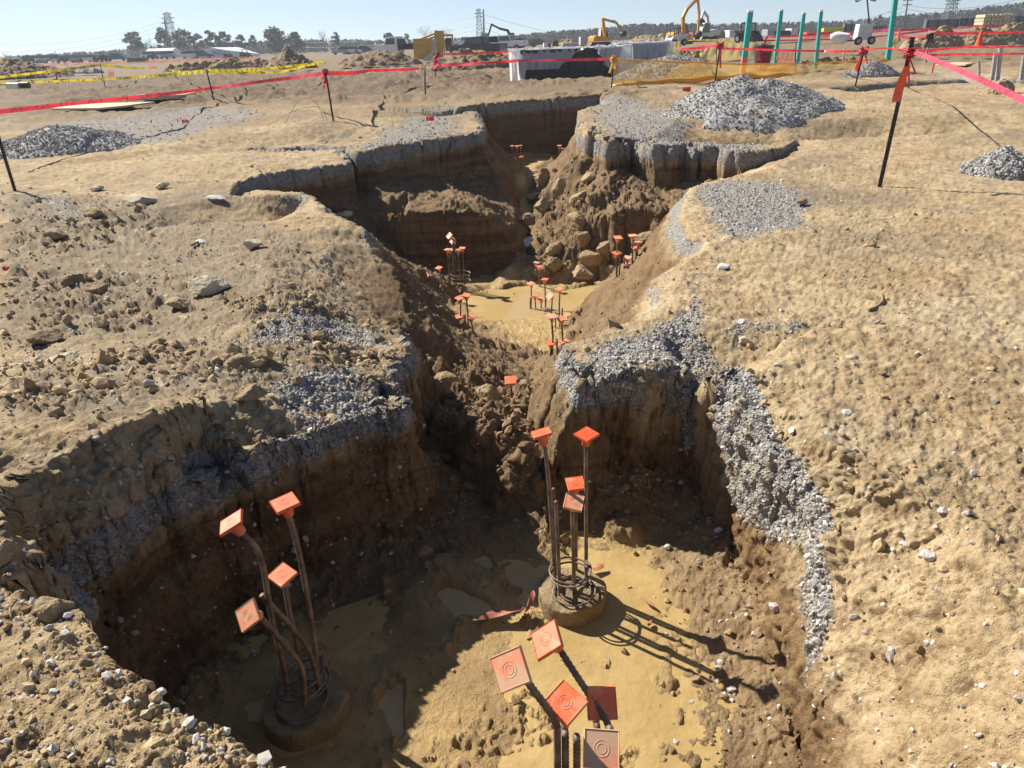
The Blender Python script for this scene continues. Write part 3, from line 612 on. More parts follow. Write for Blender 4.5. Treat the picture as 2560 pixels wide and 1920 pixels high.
# ------------------------------------------------------------------ stones and clods
def ico(sub):
    bm = bmesh.new(); bmesh.ops.create_icosphere(bm, subdivisions=sub, radius=1)
    bm.verts.ensure_lookup_table()
    V = np.array([v.co[:] for v in bm.verts]); Fc = np.array([[v.index for v in f.verts] for f in bm.faces]); bm.free(); return V, Fc
IV, IF = ico(1)
def rock_shapes(n, seed):
    r = np.random.default_rng(seed); out = []
    for k in range(n):
        V = IV.copy(); nrm = r.normal(size=(7, 3)); nrm /= np.linalg.norm(nrm, axis=1)[:, None]; h = r.uniform(.55, .95, 7)
        dt = V@nrm.T; s = np.where(dt > .05, h[None, :]/np.maximum(dt, .05), 9).min(1); V *= np.minimum(s, 1.15)[:, None]
        V *= r.uniform(.7, 1.25, 3)*np.array([1, .85, .62]); out.append(V)
    return out
SHAPES = rock_shapes(14, 5)
def rotmats(n, r):
    q = r.normal(size=(n, 4)); q /= np.linalg.norm(q, axis=1)[:, None]; w, x, y, z = q.T
    return np.stack([np.stack([1-2*(y*y+z*z), 2*(x*y-z*w), 2*(x*z+y*w)], -1), np.stack([2*(x*y+z*w), 1-2*(x*x+z*z), 2*(y*z-x*w)], -1), np.stack([2*(x*z-y*w), 2*(y*z+x*w), 1-2*(x*x+y*y)], -1)], 1)
def scatter(name, idx, size, mat, seed, tone, sink=.3, extra=None):
    r = np.random.default_rng(seed); n = len(idx)
    C = np.stack([G['X'].ravel()[idx], G['Y'].ravel()[idx], G['Z'].ravel()[idx]], -1)
    N = np.stack([a.ravel()[idx] for a in G['n']], -1)
    C = C+N*(size*(.5-sink))[:, None]
    Rm = rotmats(n, r); sh = r.integers(0, len(SHAPES), n)
    base = np.stack(SHAPES)[sh]
    Vv = np.einsum('nij,nkj->nki', Rm, base)*size[:, None, None]+C[:, None, :]
    Fv = IF[None]+(np.arange(n)*len(IV))[:, None, None]
    k = len(IV); at = dict(tone=np.repeat(tone, k))
    for a, v in (extra or {}).items(): at[a] = np.repeat(v, k)
    o = mesh_np(name, Vv.reshape(-1, 3), Fv.reshape(-1, 3), mat, attrs=at); return tag(o, kind='stuff')
t = NT('stone'); tn = t.attr('tone'); n = t.noise(60, 4)
c = t.mix(tn, (.20, .19, .18), (.66, .65, .62)); c = t.mix(t.ramp(n, .42, .7, 0, .55), c, (.40, .31, .19)); t.l(c, t.b.inputs['Base Color']); t.set(Roughness=.85); M['stone'] = t.m
t = NT('clod_earth'); tn, dp, wt = t.attr('tone'), t.attr('deep'), t.attr('wet'); n = t.noise(30, 5, .65)
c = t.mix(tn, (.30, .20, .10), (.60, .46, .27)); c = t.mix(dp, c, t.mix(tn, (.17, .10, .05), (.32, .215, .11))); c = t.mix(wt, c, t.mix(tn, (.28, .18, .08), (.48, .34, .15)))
c = t.mix(t.ramp(n, .4, .7, 0, .5), c, t.mix(1.0, c, (.5, .46, .4), 'MULTIPLY'))
t.l(c, t.b.inputs['Base Color']); t.l(t.math('SUBTRACT', .95, t.math('MULTIPLY', wt, .5)), t.b.inputs['Roughness']); t.l(t.bump(n, .8, .02), t.b.inputs['Normal']); M['clod_earth'] = t.m
def do_scatter():
    vis = (np.abs(G['az']) < math.radians(52))[:, None] & (G['R'] < 34)
    dist = np.sqrt(G['R']**2+4); pxs = dist/710                  # metres to a picture pixel
    g, cr, wt, st, d, R = G['gravel'], G['crumb'], G['wet'], G['steep'], G['d'], G['R']
    u = RNG.random(R.shape, dtype=np.float32); v = RNG.random(R.shape, dtype=np.float32)
    pit = (d > .5)
    big = sstep(-.3, .5, fbm(G['X'], G['Y'], 0*R, .9, 3, 201))
    # gravel beds
    p = (.13+.06*sstep(4, 7, R)*sstep(14, 10, R))*sstep(.25, .75, g)*sstep(28, 12, R)+.012*sstep(.02, .3, g)*sstep(20, 8, R)
    sel = np.flatnonzero((vis & (u < p)).ravel()); n = len(sel)
    s = np.exp(RNG.normal(math.log(.0088), .40, n)); s = np.clip(np.maximum(s, pxs.ravel()[sel]*np.where(R.ravel()[sel] > 5, RNG.uniform(.7, 1.5, n), .7)), .005, .034)
    scatter('gravel', sel, s, M['stone'], 3, np.clip(RNG.normal(.5, .3, n), 0, 1), .28)
    # single stones lying about
    p = (.0016+.006*cr*big+.004*(G['Z'] > .12)*(R < 3)+.002*pit)*(1-wt)*sstep(30, 14, R)
    sel = np.flatnonzero((vis & (v < p*(1-.6*st)+.0035*st*(d < .9)*(R < 6)+.012*G['rough']*sstep(-.2, .4, fbm(G['X'], G['Y'], 0*R, 1.6, 3, 207)))).ravel()); n = len(sel)
    s = np.exp(RNG.normal(math.log(.011), .5, n))*np.where(R.ravel()[sel] < 2.6, .75, 1); s = np.clip(np.maximum(s, pxs.ravel()[sel]*.7), .004, .035)
    scatter('loose_stones', sel, s, M['stone'], 4, np.clip(RNG.normal(.6, .22, n), 0, 1), .25)
    # crumbs and clods of earth
    u = RNG.random(R.shape, dtype=np.float32)
    p = (.006+.035*cr*big+.05*G['rough']+.05*G['rub']+.012*(G['Z'] > .16)*(R < 2.2)+.03*pit*(1-st)*big*(1-.75*G['strip']))*(1-.85*wt)*(1-.7*sstep(.4, .8, g))*sstep(32, 16, R)
    sel = np.flatnonzero((vis & (u < p) & (st < .8)).ravel()); n = len(sel)
    s = np.exp(RNG.normal(math.log(.010), .6, n))*np.where(R.ravel()[sel] < 2.6, .55, 1)*(1+.8*G['rough'].ravel()[sel]+1.2*G['rub'].ravel()[sel]); s = np.clip(np.maximum(s, pxs.ravel()[sel]*.7), .003, .07)
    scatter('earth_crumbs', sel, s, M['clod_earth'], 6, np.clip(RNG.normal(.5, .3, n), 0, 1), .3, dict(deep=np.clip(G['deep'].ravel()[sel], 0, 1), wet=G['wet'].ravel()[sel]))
do_scatter()
# ------------------------------------------------------------------ boulders one could lift
RV, RF = ico(4)
def boulder_mesh(seed, planes=9, rough=.075):
    r = np.random.default_rng(seed); nrm = r.normal(size=(planes, 3)); nrm /= np.linalg.norm(nrm, axis=1)[:, None]; h = r.uniform(.62, 1.0, planes)
    dt = RV@nrm.T; s = np.where(dt > .02, h[None]/np.maximum(dt, .02), 9).min(1); V = RV*np.minimum(s, 1.2)[:, None]
    o = r.uniform(0, 50, 3); a, b, c = (V+o).T
    n = fbm(a, b, c, 2.2, 3, seed)*rough*1.6+np.abs(fbm(a, b, c, 5, 3, seed+5))*rough*1.3+fbm(a, b, c, 14, 3, seed+9)*rough*.7
    return V*(1+n)[:, None]
t = NT('boulder'); n1, n2 = t.noise(2.5, 5), t.noise(22, 6, .68); ob = t.n('ObjectInfo').outputs['Random']
c = t.mix(t.ramp(n1, .35, .65), (.25, .165, .085), (.40, .29, .155)); c = t.mix(t.math('MULTIPLY', ob, .5), c, (.46, .36, .22)); c = t.mix(t.ramp(n2, .45, .7, 0, .8), c, (.16, .10, .052))
t.l(c, t.b.inputs['Base Color']); t.set(Roughness=.9); t.l(t.bump(n2, .9, .03), t.b.inputs['Normal']); M['boulder'] = t.m
t = NT('pale_rock'); n1, n2 = t.noise(5, 5), t.noise(30, 6, .68)
c = t.mix(t.ramp(n1, .35, .65), (.48, .40, .27), (.62, .55, .42)); c = t.mix(t.ramp(n2, .48, .7, 0, .7), c, (.36, .27, .16)); t.l(c, t.b.inputs['Base Color']); t.set(Roughness=.9); t.l(t.bump(n2, .8, .02), t.b.inputs['Normal']); M['pale_rock'] = t.m
t = NT('grey_rock'); n1, n2 = t.noise(9, 5), t.noise(45, 5, .68)
c = t.mix(t.ramp(n1, .35, .65), (.42, .41, .39), (.66, .65, .62)); c = t.mix(t.ramp(n2, .5, .7, 0, .5), c, (.42, .33, .20)); t.l(c, t.b.inputs['Base Color']); t.set(Roughness=.85); t.l(t.bump(n2, .6, .008), t.b.inputs['Normal']); M['grey_rock'] = t.m
def boulder(name, cat, label, px, py, wpx, hpx, mat, seed, flat=.8, tilt=0.0, group=None, sink=.22):
    c = hit(px, py); d = ray(px, py); tt = c[1]/d[1]
    w = wpx/1543*tt; h = hpx/1543*tt*flat
    V = boulder_mesh(seed); r = random.Random(seed)
    V = V/np.abs(V).max(0)*np.array([w/2, w/2*r.uniform(.7, .95), h/2])
    o = mesh_np(name, V, RF, mat, smooth=False); o.location = (c[0], c[1], c[2]+h*(.5-sink)); o.rotation_euler = (tilt, r.uniform(-.2, .2), r.uniform(-.5, .5))
    return tag(o, label, cat, group)
BO = [
 (1179, 455, 66, 46, 'largest brown boulder at the head of the rock pile beside the wet channel'),
 (1177, 400, 40, 56, 'upright brown boulder just right of the narrow water channel'),
 (1212, 415, 42, 42, 'tan boulder wedged between the upright one and a grey gravel patch'),
 (1252, 440, 46, 36, 'round brown boulder sitting on the pale gravel slide'),
 (1145, 484, 34, 42, 'dark boulder below the biggest one at the edge of the shadow'),
 (1152, 430, 38, 22, 'low dark boulder at the very edge of the water channel'),
 (1250, 486, 56, 38, 'broad muddy boulder in the middle of the rock pile'),
 (1201, 546, 48, 36, 'tan topped boulder above the pair of capped bars by the pond'),
 (1196, 580, 54, 44, 'rounded boulder right behind the two capped bars at the far pond edge'),
 (1274, 568, 58, 42, 'wide lumpy boulder near the pond foot of the rock pile'),
 (1254, 526, 42, 40, 'tilted boulder with a dark side high on the rock pile'),
 (1308, 550, 56, 50, 'big squarish boulder left of the tallest bars in the right corner'),
 (1256, 597, 54, 36, 'grey tan boulder lowest on the pile touching the pond mud'),
 (1168, 592, 40, 24, 'dark flat boulder behind the stem of the capped bars at the pond'),
 (1318, 592, 30, 28, 'small round boulder at the foot of the right corner bars'),
 (1391, 526, 62, 38, 'long brown boulder behind the caps of the right corner bars'),
 (1274, 392, 40, 26, 'brown boulder highest on the slide below the cut blocks')]
for k, (px, py, w, h, lb) in enumerate(BO):
    boulder('boulder', 'boulder', lb, px, py+h*.15, w*1.05, h*1.15, M['boulder'], 100+k, .95, group='boulders in the collapsed trench side')
boulder('rock_slab', 'rock', 'flat grey gravelly slab overhanging the shaded hollow by the rock pile', 1139, 532, 72, 30, M['grey_rock'], 141, .7)
boulder('earth_block', 'earth clod', 'cube shaped brown earth block fallen into the trench mouth', 972, 858, 92, 84, M['boulder'], 150, .9)
boulder('earth_block', 'earth clod', 'ragged brown earth block beside the lone capped bar in the trench mouth', 1052, 868, 80, 66, M['boulder'], 151, .8)
boulder('earth_block', 'earth clod', 'dark wet clod in the shade beside the small puddle on the pit floor', 967, 1232, 66, 56, M['boulder'], 152, .85)
boulder('earth_block', 'earth clod', 'small brown clod right of the lone capped bar', 1133, 836, 34, 26, M['boulder'], 153, .8)
LBK = [
 (742, 474, 44, 24, 'pale_rock', 'pale block perched on the left lip above the dark recess'),
 (546, 533, 52, 28, 'pale_rock', 'tan block at the top of the eroded left slope'),
 (304, 442, 70, 36, 'pale_rock', 'wide tan block lying on the open ground left of the trench'),
 (168, 622, 62, 58, 'boulder', 'tall brown clod standing on the left bank'),
 (214, 638, 56, 46, 'boulder', 'brown clod leaning beside the tall one on the left bank'),
 (470, 430, 44, 13, 'grey_rock', 'thin flat pale slab left of the stepped cuts'),
 (134, 781, 86, 30, 'pale_rock', 'long pale flat stone casting a black shadow on the left bank'),
 (455, 628, 92, 50, 'pale_rock', 'big slab of tan crust sticking out above the left slope'),
 (388, 665, 62, 34, 'boulder', 'brown crust lump below the big tan slab'),
 (520, 800, 78, 52, 'boulder', 'large crumbly brown clod above the near left wall'),
 (545, 862, 74, 46, 'boulder', 'crumbly brown clod nearest the gravel edge of the near left wall'),
 (120, 1325, 82, 66, 'boulder', 'earth clod balanced on the lip of the near bank'),
 (16, 1215, 70, 80, 'boulder', 'earth lump at the left end of the near bank'),
 (205, 470, 60, 34, 'boulder', 'dark clod on the rubble left of the wide tan block'),
 (122, 512, 56, 28, 'boulder', 'dark clod low in the rubble of the left bank'),
 (440, 526, 34, 10, 'grey_rock', 'thin dark stone lying alone on the flat left ground'),
 (100, 735, 70, 36, 'boulder', 'brown clod beside the grey gravel patch at the left edge'),
 (210, 410, 30, 14, 'pale_rock', 'small tan block in the distance of the left ground'),
 (350, 405, 34, 16, 'pale_rock', 'small tan stone by the pale puddle on the left ground')]
for k, (px, py, w, h, m, lb) in enumerate(LBK): boulder('rock' if 'rock' in m else 'earth_clod', 'rock' if 'rock' in m else 'earth clod', lb, px, py, w, h, M[m], 200+k, .85)
RBK = [
 (1608, 741, 30, 22, 'pale_rock', 'tan stone on the right bank above the inner corner'),
 (1842, 779, 34, 18, 'pale_rock', 'tan stone alone on the flat right ground'),
 (2003, 1206, 34, 28, 'grey_rock', 'large white stone on the slope of the right bank'),
 (1977, 1098, 26, 22, 'grey_rock', 'white stone at the top edge of the right bank'),
 (1943, 1090, 26, 18, 'grey_rock', 'grey stone left of the white one at the right bank edge'),
 (2035, 1108, 24, 18, 'grey_rock', 'pale grey stone at the right end of the row along the bank edge'),
 (1952, 1181, 22, 16, 'grey_rock', 'grey stone half way down the yellow slope'),
 (1785, 946, 24, 18, 'grey_rock', 'pale stone by the crumbly gap in the right bank edge'),
 (2052, 1336, 26, 18, 'grey_rock', 'angular pale stone low on the right slope'),
 (1875, 535, 36, 22, 'boulder', 'dark clod in the tyre ruts of the right ground'),
 (1560, 583, 34, 22, 'grey_rock', 'small heap shaped grey stone on the right lip'),
 (1828, 895, 24, 16, 'grey_rock', 'light stone on the right ground near the bank edge'),
 (60, 1545, 30, 24, 'grey_rock', 'grey stone near the left edge of the near bank'),
 (70, 1608, 42, 28, 'grey_rock', 'largest grey stone on the near bank'),
 (128, 1582, 32, 22, 'grey_rock', 'flat grey stone beside the largest one on the near bank'),
 (352, 1500, 26, 24, 'grey_rock', 'upright grey stone on the lip of the near bank'),
 (60, 1636, 30, 14, 'grey_rock', 'white stone at the bottom of the near bank'),
 (128, 1632, 26, 18, 'grey_rock', 'grey stone low on the near bank'),
 (1600, 700, 26, 18, 'grey_rock', 'loose grey stone on the gravel of the right lip'),
 (1732, 440, 30, 18, 'boulder', 'dark clod on the gravel beside the stepped right lip')]
for k, (px, py, w, h, m, lb) in enumerate(RBK): boulder('stone' if m != 'boulder' else 'earth_clod', 'stone' if m != 'boulder' else 'earth clod', lb, px, py, w, h, M[m], 300+k, .85)
# ------------------------------------------------------------------ reinforcing bars with orange caps
def capmat(name, a, b, dust, lo):
    t = NT(name); rnd = t.n('ObjectInfo').outputs['Random']; v = t.n('VectorMath', operation='ADD'); t.l(t.pos(), v.inputs[0]); cx = t.n('CombineXYZ'); t.l(t.math('MULTIPLY', rnd, 37.0), cx.inputs[0]); t.l(cx.outputs[0], v.inputs[1])
    n1, n2 = t.noise(16, 5, .65, v.outputs[0]), t.noise(70, 5, .7, v.outputs[0]); c = t.mix(rnd, a, b); c = t.mix(t.ramp(n2, .4, .7, 0, .35), c, t.mix(1.0, c, (.6, .55, .5), 'MULTIPLY'))
    m = t.ramp(t.math('ADD', n1, t.math('MULTIPLY', rnd, .12)), lo, lo+.10, 0, dust); c = t.mix(m, c, (.56, .43, .27)); t.l(c, t.b.inputs['Base Color']); t.l(t.math('ADD', t.math('MULTIPLY', m, .4), .42), t.b.inputs['Roughness']); M[name] = t.m
capmat('orange_plastic', (.78, .105, .025), (.80, .19, .075), .38, .60); capmat('orange_dusty', (.80, .21, .09), (.78, .34, .20), .62, .56)
t = NT('rusty_bar'); n1, n2 = t.noise(14, 5), t.noise(70, 4)
c = t.mix(t.ramp(n1, .35, .65), (.115, .085, .066), (.26, .21, .17)); c = t.mix(t.ramp(n2, .5, .72, 0, .8), c, (.22, .085, .035)); t.l(c, t.b.inputs['Base Color']); t.set(Roughness=.62, Metallic=.25); M['rusty_bar'] = t.m
t = NT('muddy_concrete'); n1, n2 = t.noise(6, 6, .65), t.noise(40, 5, .65)
c = t.mix(t.ramp(n1, .35, .65), (.22, .155, .078), (.34, .255, .135)); c = t.mix(t.ramp(n2, .45, .7, 0, .7), c, (.22, .15, .075)); t.l(c, t.b.inputs['Base Color']); t.set(Roughness=.75); t.l(t.bump(t.math('ADD', n1, n2), .9, .02), t.b.inputs['Normal']); M['muddy_concrete'] = t.m
def smooth_path(pts, step):
    """Catmull-Rom through the points, evenly spaced"""
    p = [np.array(q, float) for q in pts]
    if len(p) == 2: dense = [p[0]+(p[1]-p[0])*i/40 for i in range(41)]
    else:
        q = [2*p[0]-p[1]]+p+[2*p[-1]-p[-2]]; dense = []
        for i in range(1, len(q)-2):
            for k in range(24):
                t = k/24; a, b, c, d = q[i-1], q[i], q[i+1], q[i+2]
                dense.append(.5*((2*b)+(-a+c)*t+(2*a-5*b+4*c-d)*t*t+(-a+3*b-3*c+d)*t**3))
        dense.append(p[-1])
    dense = np.array(dense); s = np.concatenate([[0], np.cumsum(np.linalg.norm(np.diff(dense, axis=0), axis=1))])
    n = max(2, int(s[-1]/step)); u = np.linspace(0, s[-1], n+1)
    return np.stack([np.interp(u, s, dense[:, k]) for k in range(3)], -1)
def tube(pts, rad, sides=8, closed=False, cap=True):
    """rad: number or one for each point"""
    p = np.asarray(pts, float); n = len(p); rad = np.full(n, rad) if np.ndim(rad) == 0 else np.asarray(rad)
    tg = np.gradient(p, axis=0) if not closed else (np.roll(p, -1, 0)-np.roll(p, 1, 0))
    tg /= np.linalg.norm(tg, axis=1)[:, None]+1e-12
    u = np.cross(tg[0], [0.31, .87, .11]); u /= np.linalg.norm(u); V = []
    for i in range(n):
        u = u-tg[i]*np.dot(u, tg[i]); u /= np.linalg.norm(u)+1e-12; w = np.cross(tg[i], u)
        for k in range(sides):
            a = 2*math.pi*k/sides; V.append(p[i]+rad[i]*(u*math.cos(a)+w*math.sin(a)))
    Fs = []; m = n if closed else n-1
    for i in range(m):
        j = (i+1) % n
        for k in range(sides):
            k2 = (k+1) % sides; Fs.append((i*sides+k, i*sides+k2, j*sides+k2, j*sides+k))
    if cap and not closed:
        V.append(p[0]); V.append(p[-1]); a, b = len(V)-2, len(V)-1
        for k in range(sides):
            k2 = (k+1) % sides; Fs.append((a, k2, k, a)); Fs.append((b, (n-1)*sides+k, (n-1)*sides+k2, b))
    return V, Fs
class MB:
    """gathers simple solids and links them as one mesh"""
    def __init__(s): s.V = []; s.F = []
    def add(s, V, Fs):
        o = len(s.V); s.V += [tuple(v) for v in V]; s.F += [tuple(dict.fromkeys(i+o for i in f)) for f in Fs]; return s
    def tube(s, pts, rad, sides=8, closed=False): return s.add(*tube(pts, rad, sides, closed))
    def box(s, c, d, R=None, taper=None):
        V = []
        for z in (-.5, .5):
            k = (taper if taper and z > 0 else (1, 1))
            for x, y in ((-.5, -.5), (.5, -.5), (.5, .5), (-.5, .5)):
                v = Vector((x*d[0]*k[0], y*d[1]*k[1], z*d[2]))
                if R is not None: v = R @ v
                V.append((v.x+c[0], v.y+c[1], v.z+c[2]))
        return s.add(V, [(3, 2, 1, 0), (4, 5, 6, 7), (0, 1, 5, 4), (1, 2, 6, 5), (2, 3, 7, 6), (3, 0, 4, 7)])
    def prism(s, poly2, x0, x1, axis='x'):
        """outline in (y,z) drawn out along x, or (x,z) along y"""
        n = len(poly2); V = []
        for q in (x0, x1):
            for a, b in poly2: V.append((q, a, b) if axis == 'x' else ((a, q, b) if axis == 'y' else (a, b, q)))
        return s.add(V, [tuple(range(n))[::-1], tuple(range(n, 2*n))]+[(i, (i+1) % n, n+(i+1) % n, n+i) for i in range(n)])
    def lathe(s, prof, c, axis=Vector((0, 0, 1)), sides=20):
        R = Vector((0, 0, 1)).rotation_difference(axis).to_matrix(); V = []
        for r, z in prof:
            for k in range(sides):
                a = 2*math.pi*k/sides; v = R @ Vector((r*math.cos(a), r*math.sin(a), z)); V.append((v.x+c[0], v.y+c[1], v.z+c[2]))
        Fs = [(i*sides+k, i*sides+(k+1) % sides, (i+1)*sides+(k+1) % sides, (i+1)*sides+k) for i in range(len(prof)-1) for k in range(sides)]
        Fs.append(tuple(range(sides))[::-1]); Fs.append(tuple((len(prof)-1)*sides+k for k in range(sides)))
        return s.add(V, Fs)
    def build(s, name, mat=None, parent=None, smooth=False, bevel=0.0, fix=True, auto=None):
        me = bpy.data.meshes.new(name); me.from_pydata(s.V, [], s.F); me.validate()
        if fix or bevel:
            bm = bmesh.new(); bm.from_mesh(me)
            if bevel: bmesh.ops.bevel(bm, geom=bm.edges[:], offset=bevel, segments=2, affect='EDGES', profile=.5)
            if fix: bmesh.ops.recalc_face_normals(bm, faces=bm.faces[:])
            bm.to_mesh(me); bm.free()
        if smooth: me.polygons.foreach_set('use_smooth', [True]*len(me.polygons))
        if mat: me.materials.append(mat if not isinstance(mat, str) else M[mat])
        o = bpy.data.objects.new(name, me); COL.objects.link(o)
        if parent: o.parent = parent
        return o
def bar_mesh(path, rad, near):
    p = smooth_path(path, .006 if near else .06)
    r = rad*(1+.16*(np.arange(len(p)) % 3 == 0)) if near else rad
    return p, tube(p, r, 8 if near else 6)
def cap_mesh(top, axis, yaw, size, near):
    """square safety cap: plate with raised rings, round sleeve below"""
    a = Vector(axis).normalized(); m = MB()
    R = Vector((0, 0, 1)).rotation_difference(a).to_matrix() @ Matrix.Rotation(yaw, 3, 'Z'); top = Vector(top); s = size
    hp = .012*s/.105
    m.box(top+a*hp*.5, (s, s, hp), R, taper=(.97, .97))
    sd_ = 18 if near else 8
    k = s/.105
    m.lathe([(.021*k, -.062*k), (.0225*k, -.061*k), (.026*k, -.03*k), (.0265*k, -.022*k), (.031*k, -.02*k), (.036*k, -.001*k)], top, a, sd_)
    if near:
        for rr in (.013, .022): m.tube([top+a*(hp)+R @ Vector((rr*k*math.cos(q), rr*k*math.sin(q), 0)) for q in np.linspace(0, 2*math.pi, 24, endpoint=False)], .0011, 5, closed=True)
        e = s*.47
        m.tube([top+a*hp+R @ Vector((x, y, 0)) for x, y in ((-e, -e), (e, -e), (e, e), (-e, e))], .0022, 5, closed=True)
    return m
def cluster(label, bars, group=None, near=False, size=.105, rad=.0113, pedestal=None, rings=(), name='rebar_cluster', cat='rebar', base=None, dusty=()):
    b0 = np.array(base if base is not None else bars[0]['path'][0], float)
    root = empty(name, tuple(b0), label, cat, group)
    loc = lambda pts: [np.array(q, float)-b0 for q in pts]
    for i, b in enumerate(bars):
        path = loc(b['path']); p, (V, Fs) = bar_mesh(path, rad, near)
        ro = MB().add(V, Fs).build('rebar', 'rusty_bar', root, smooth=True, fix=False)
        if b.get('cap', True):
            ax = b.get('axis'); ax = p[-1]-p[-3] if ax is None else np.array(ax)
            k = size/.105; co = cap_mesh(p[-1]+ax/np.linalg.norm(ax)*.060*k, ax, b.get('yaw', .2), size, near).build('rebar_cap', 'orange_dusty' if i in dusty or not near else 'orange_plastic', ro, bevel=0)
    if pedestal:
        c, r, h = np.array(pedestal[0])-b0, pedestal[1], pedestal[2]; m = MB(); n = 48; V = []; prof = [(1.03, -.25), (1.02, 0), (1.01, h*.55), (1.0, h-.014), (.995, h-.010), (.97, h-.001), (.96, h), (.94, h+.001), (.7, h+.008), (.35, h+.012), (.02, h+.012)]
        for rr, zz in prof:
            for k in range(n):
                a = 2*math.pi*k/n; w = 1+.025*math.sin(3*a+1)+.02*math.sin(7*a); V.append((c[0]+r*rr*w*math.cos(a), c[1]+r*rr*w*math.sin(a), c[2]+zz+.008*math.sin(5*a+rr*9)*(zz > 0)))
        m.add(V, [(i*n+k, i*n+(k+1) % n, (i+1)*n+(k+1) % n, (i+1)*n+k) for i in range(len(prof)-1) for k in range(n)]).build('concrete_pedestal', 'muddy_concrete', root, smooth=True)
    for c, r, tilt in rings:
        c = np.array(c)-b0; T = Matrix.Rotation(tilt, 3, 'X') @ Matrix.Rotation(tilt*.7, 3, 'Y')
        pts = [Vector(c)+T @ Vector((r*(1+.05*math.sin(2*q+tilt*20))*math.cos(q), r*math.sin(q), .02*(q/6.28-.5))) for q in np.linspace(.2, 6.9, 44)]
        V, Fs = tube(pts, .0062, 7); MB().add(V, Fs).build('tie_ring', 'rusty_bar', root, smooth=True, fix=False)
    return root
pa = lambda ox, oy, k: (lambda x, y: (ox+k*x, oy+k*y))
# left near pier, picture coordinates of a close look
A = pa(432, 1036.8, .3646)
def seq(tr, pts, d0, d1=None):
    d1 = d0 if d1 is None else d1; n = len(pts)
    return [Y(*tr(*q), d0+(d1-d0)*i/(n-1)) for i, q in enumerate(pts)]
ca = hit(*A(640, 1480)); ca = P(*A(640, 1330), -.99); da = ca[1]
cluster('four capped bent rebars on a shaded round pier in the left of the pit', [
  dict(path=seq(A, [(700, 1240), (685, 1000), (655, 800), (620, 600), (585, 420), (560, 320), (525, 205)], da+.06, da), yaw=.6),
  dict(path=seq(A, [(520, 1270), (495, 1100), (440, 880), (402, 680), (372, 500), (330, 400), (245, 312)], da-.02, da-.1), yaw=.3),
  dict(path=seq(A, [(605, 1180), (570, 950), (530, 780), (502, 612)], da+.12, da+.1), yaw=.95, axis=(.05, -.25, 1)),
  dict(path=seq(A, [(620, 1330), (600, 1110), (480, 950), (350, 805)], da-.1, da-.2), axis=(-.45, -.75, .8), yaw=.35),
  dict(path=seq(A, [(715, 1250), (650, 1020), (550, 880), (450, 770), (365, 682)], da, da-.05), cap=False)],
  near=True, size=.105, rad=.0122, pedestal=(P(*A(640, 1390), -1.10), .215, .115), name='capped_rebar_pier', cat='rebar pier', base=tuple(P(*A(640, 1390), -1.1)), group='capped rebar piers in the near pit', dusty=(2, 3),
  rings=[(P(*A(588, 1120), -.79), .118, .16), (P(*A(600, 1215), -.88), .12, -.12), (P(*A(600, 1305), -.95), .125, .05), (P(*A(607, 1325), -.965), .128, -.05), (P(*A(640, 1180), -.84), .10, .35)])
B = pa(734.4, 734.4, .3515)
cb_ = P(*B(1430, 1500), -.975); db = cb_[1]
cluster('straight capped rebars on a sunlit round pier in the middle of the pit', [
  dict(path=seq(B, [(1325, 1530), (1305, 1200), (1285, 900), (1270, 740), (1256, 640)], db+.02, db), axis=(-.22, .12, 1), yaw=.15),
  dict(path=seq(B, [(1512, 1510), (1513, 1200), (1512, 900), (1512, 640)], db+.05, db+.05), axis=(.02, -.12, 1), yaw=.72),
  dict(path=seq(B, [(1450, 1480), (1449, 1200), (1446, 930)], db+.12), axis=(.0, -.25, 1), yaw=.12),
  dict(path=seq(B, [(1440, 1570), (1434, 1300), (1428, 1035)], db-.1), axis=(.1, -.42, 1), yaw=-.25),
  dict(path=seq(B, [(1326, 1500), (1318, 1200), (1313, 912)], db+.1), cap=False),
  dict(path=seq(B, [(1353, 1575), (1340, 1280), (1328, 992)], db-.1), cap=False)],
  near=True, size=.105, rad=.0113, pedestal=(P(*B(1425, 1620), -1.10), .205, .125), name='capped_rebar_pier', cat='rebar pier', base=tuple(P(*B(1425, 1600), -1.1)), group='capped rebar piers in the near pit', dusty=(3,),
  rings=[(P(*B(1415, 1415), -.82), .118, .04), (P(*B(1418, 1440), -.83), .12, -.04), (P(*B(1440, 1545), -.955), .122, .03), (P(*B(1440, 1530), -.95), .10, .2)])
C = pa(734.4, 1210, .3515)
def fore(pts, t0, t1=None):
    """camera depth instead of distance"""
    t1 = t0 if t1 is None else t1; out = []
    for i, q in enumerate(pts):
        d = ray(*C(*q)); tt = t0+(t1-t0)*i/max(1, len(pts)-1); out.append(np.array([d[0]*tt, d[1]*tt, EYE+d[2]*tt]))
    return out
def down(p0, n=1):
    p0 = np.array(p0, float); q = p0.copy(); q[2] = -1.15; m = p0.copy(); m[2] = (p0[2]-1.15)/2; return [q, m]
def fb(pts, t0, t1=None, **k):
    f = fore(pts, t0, t1); return dict(path=down(f[0])+f, **k)
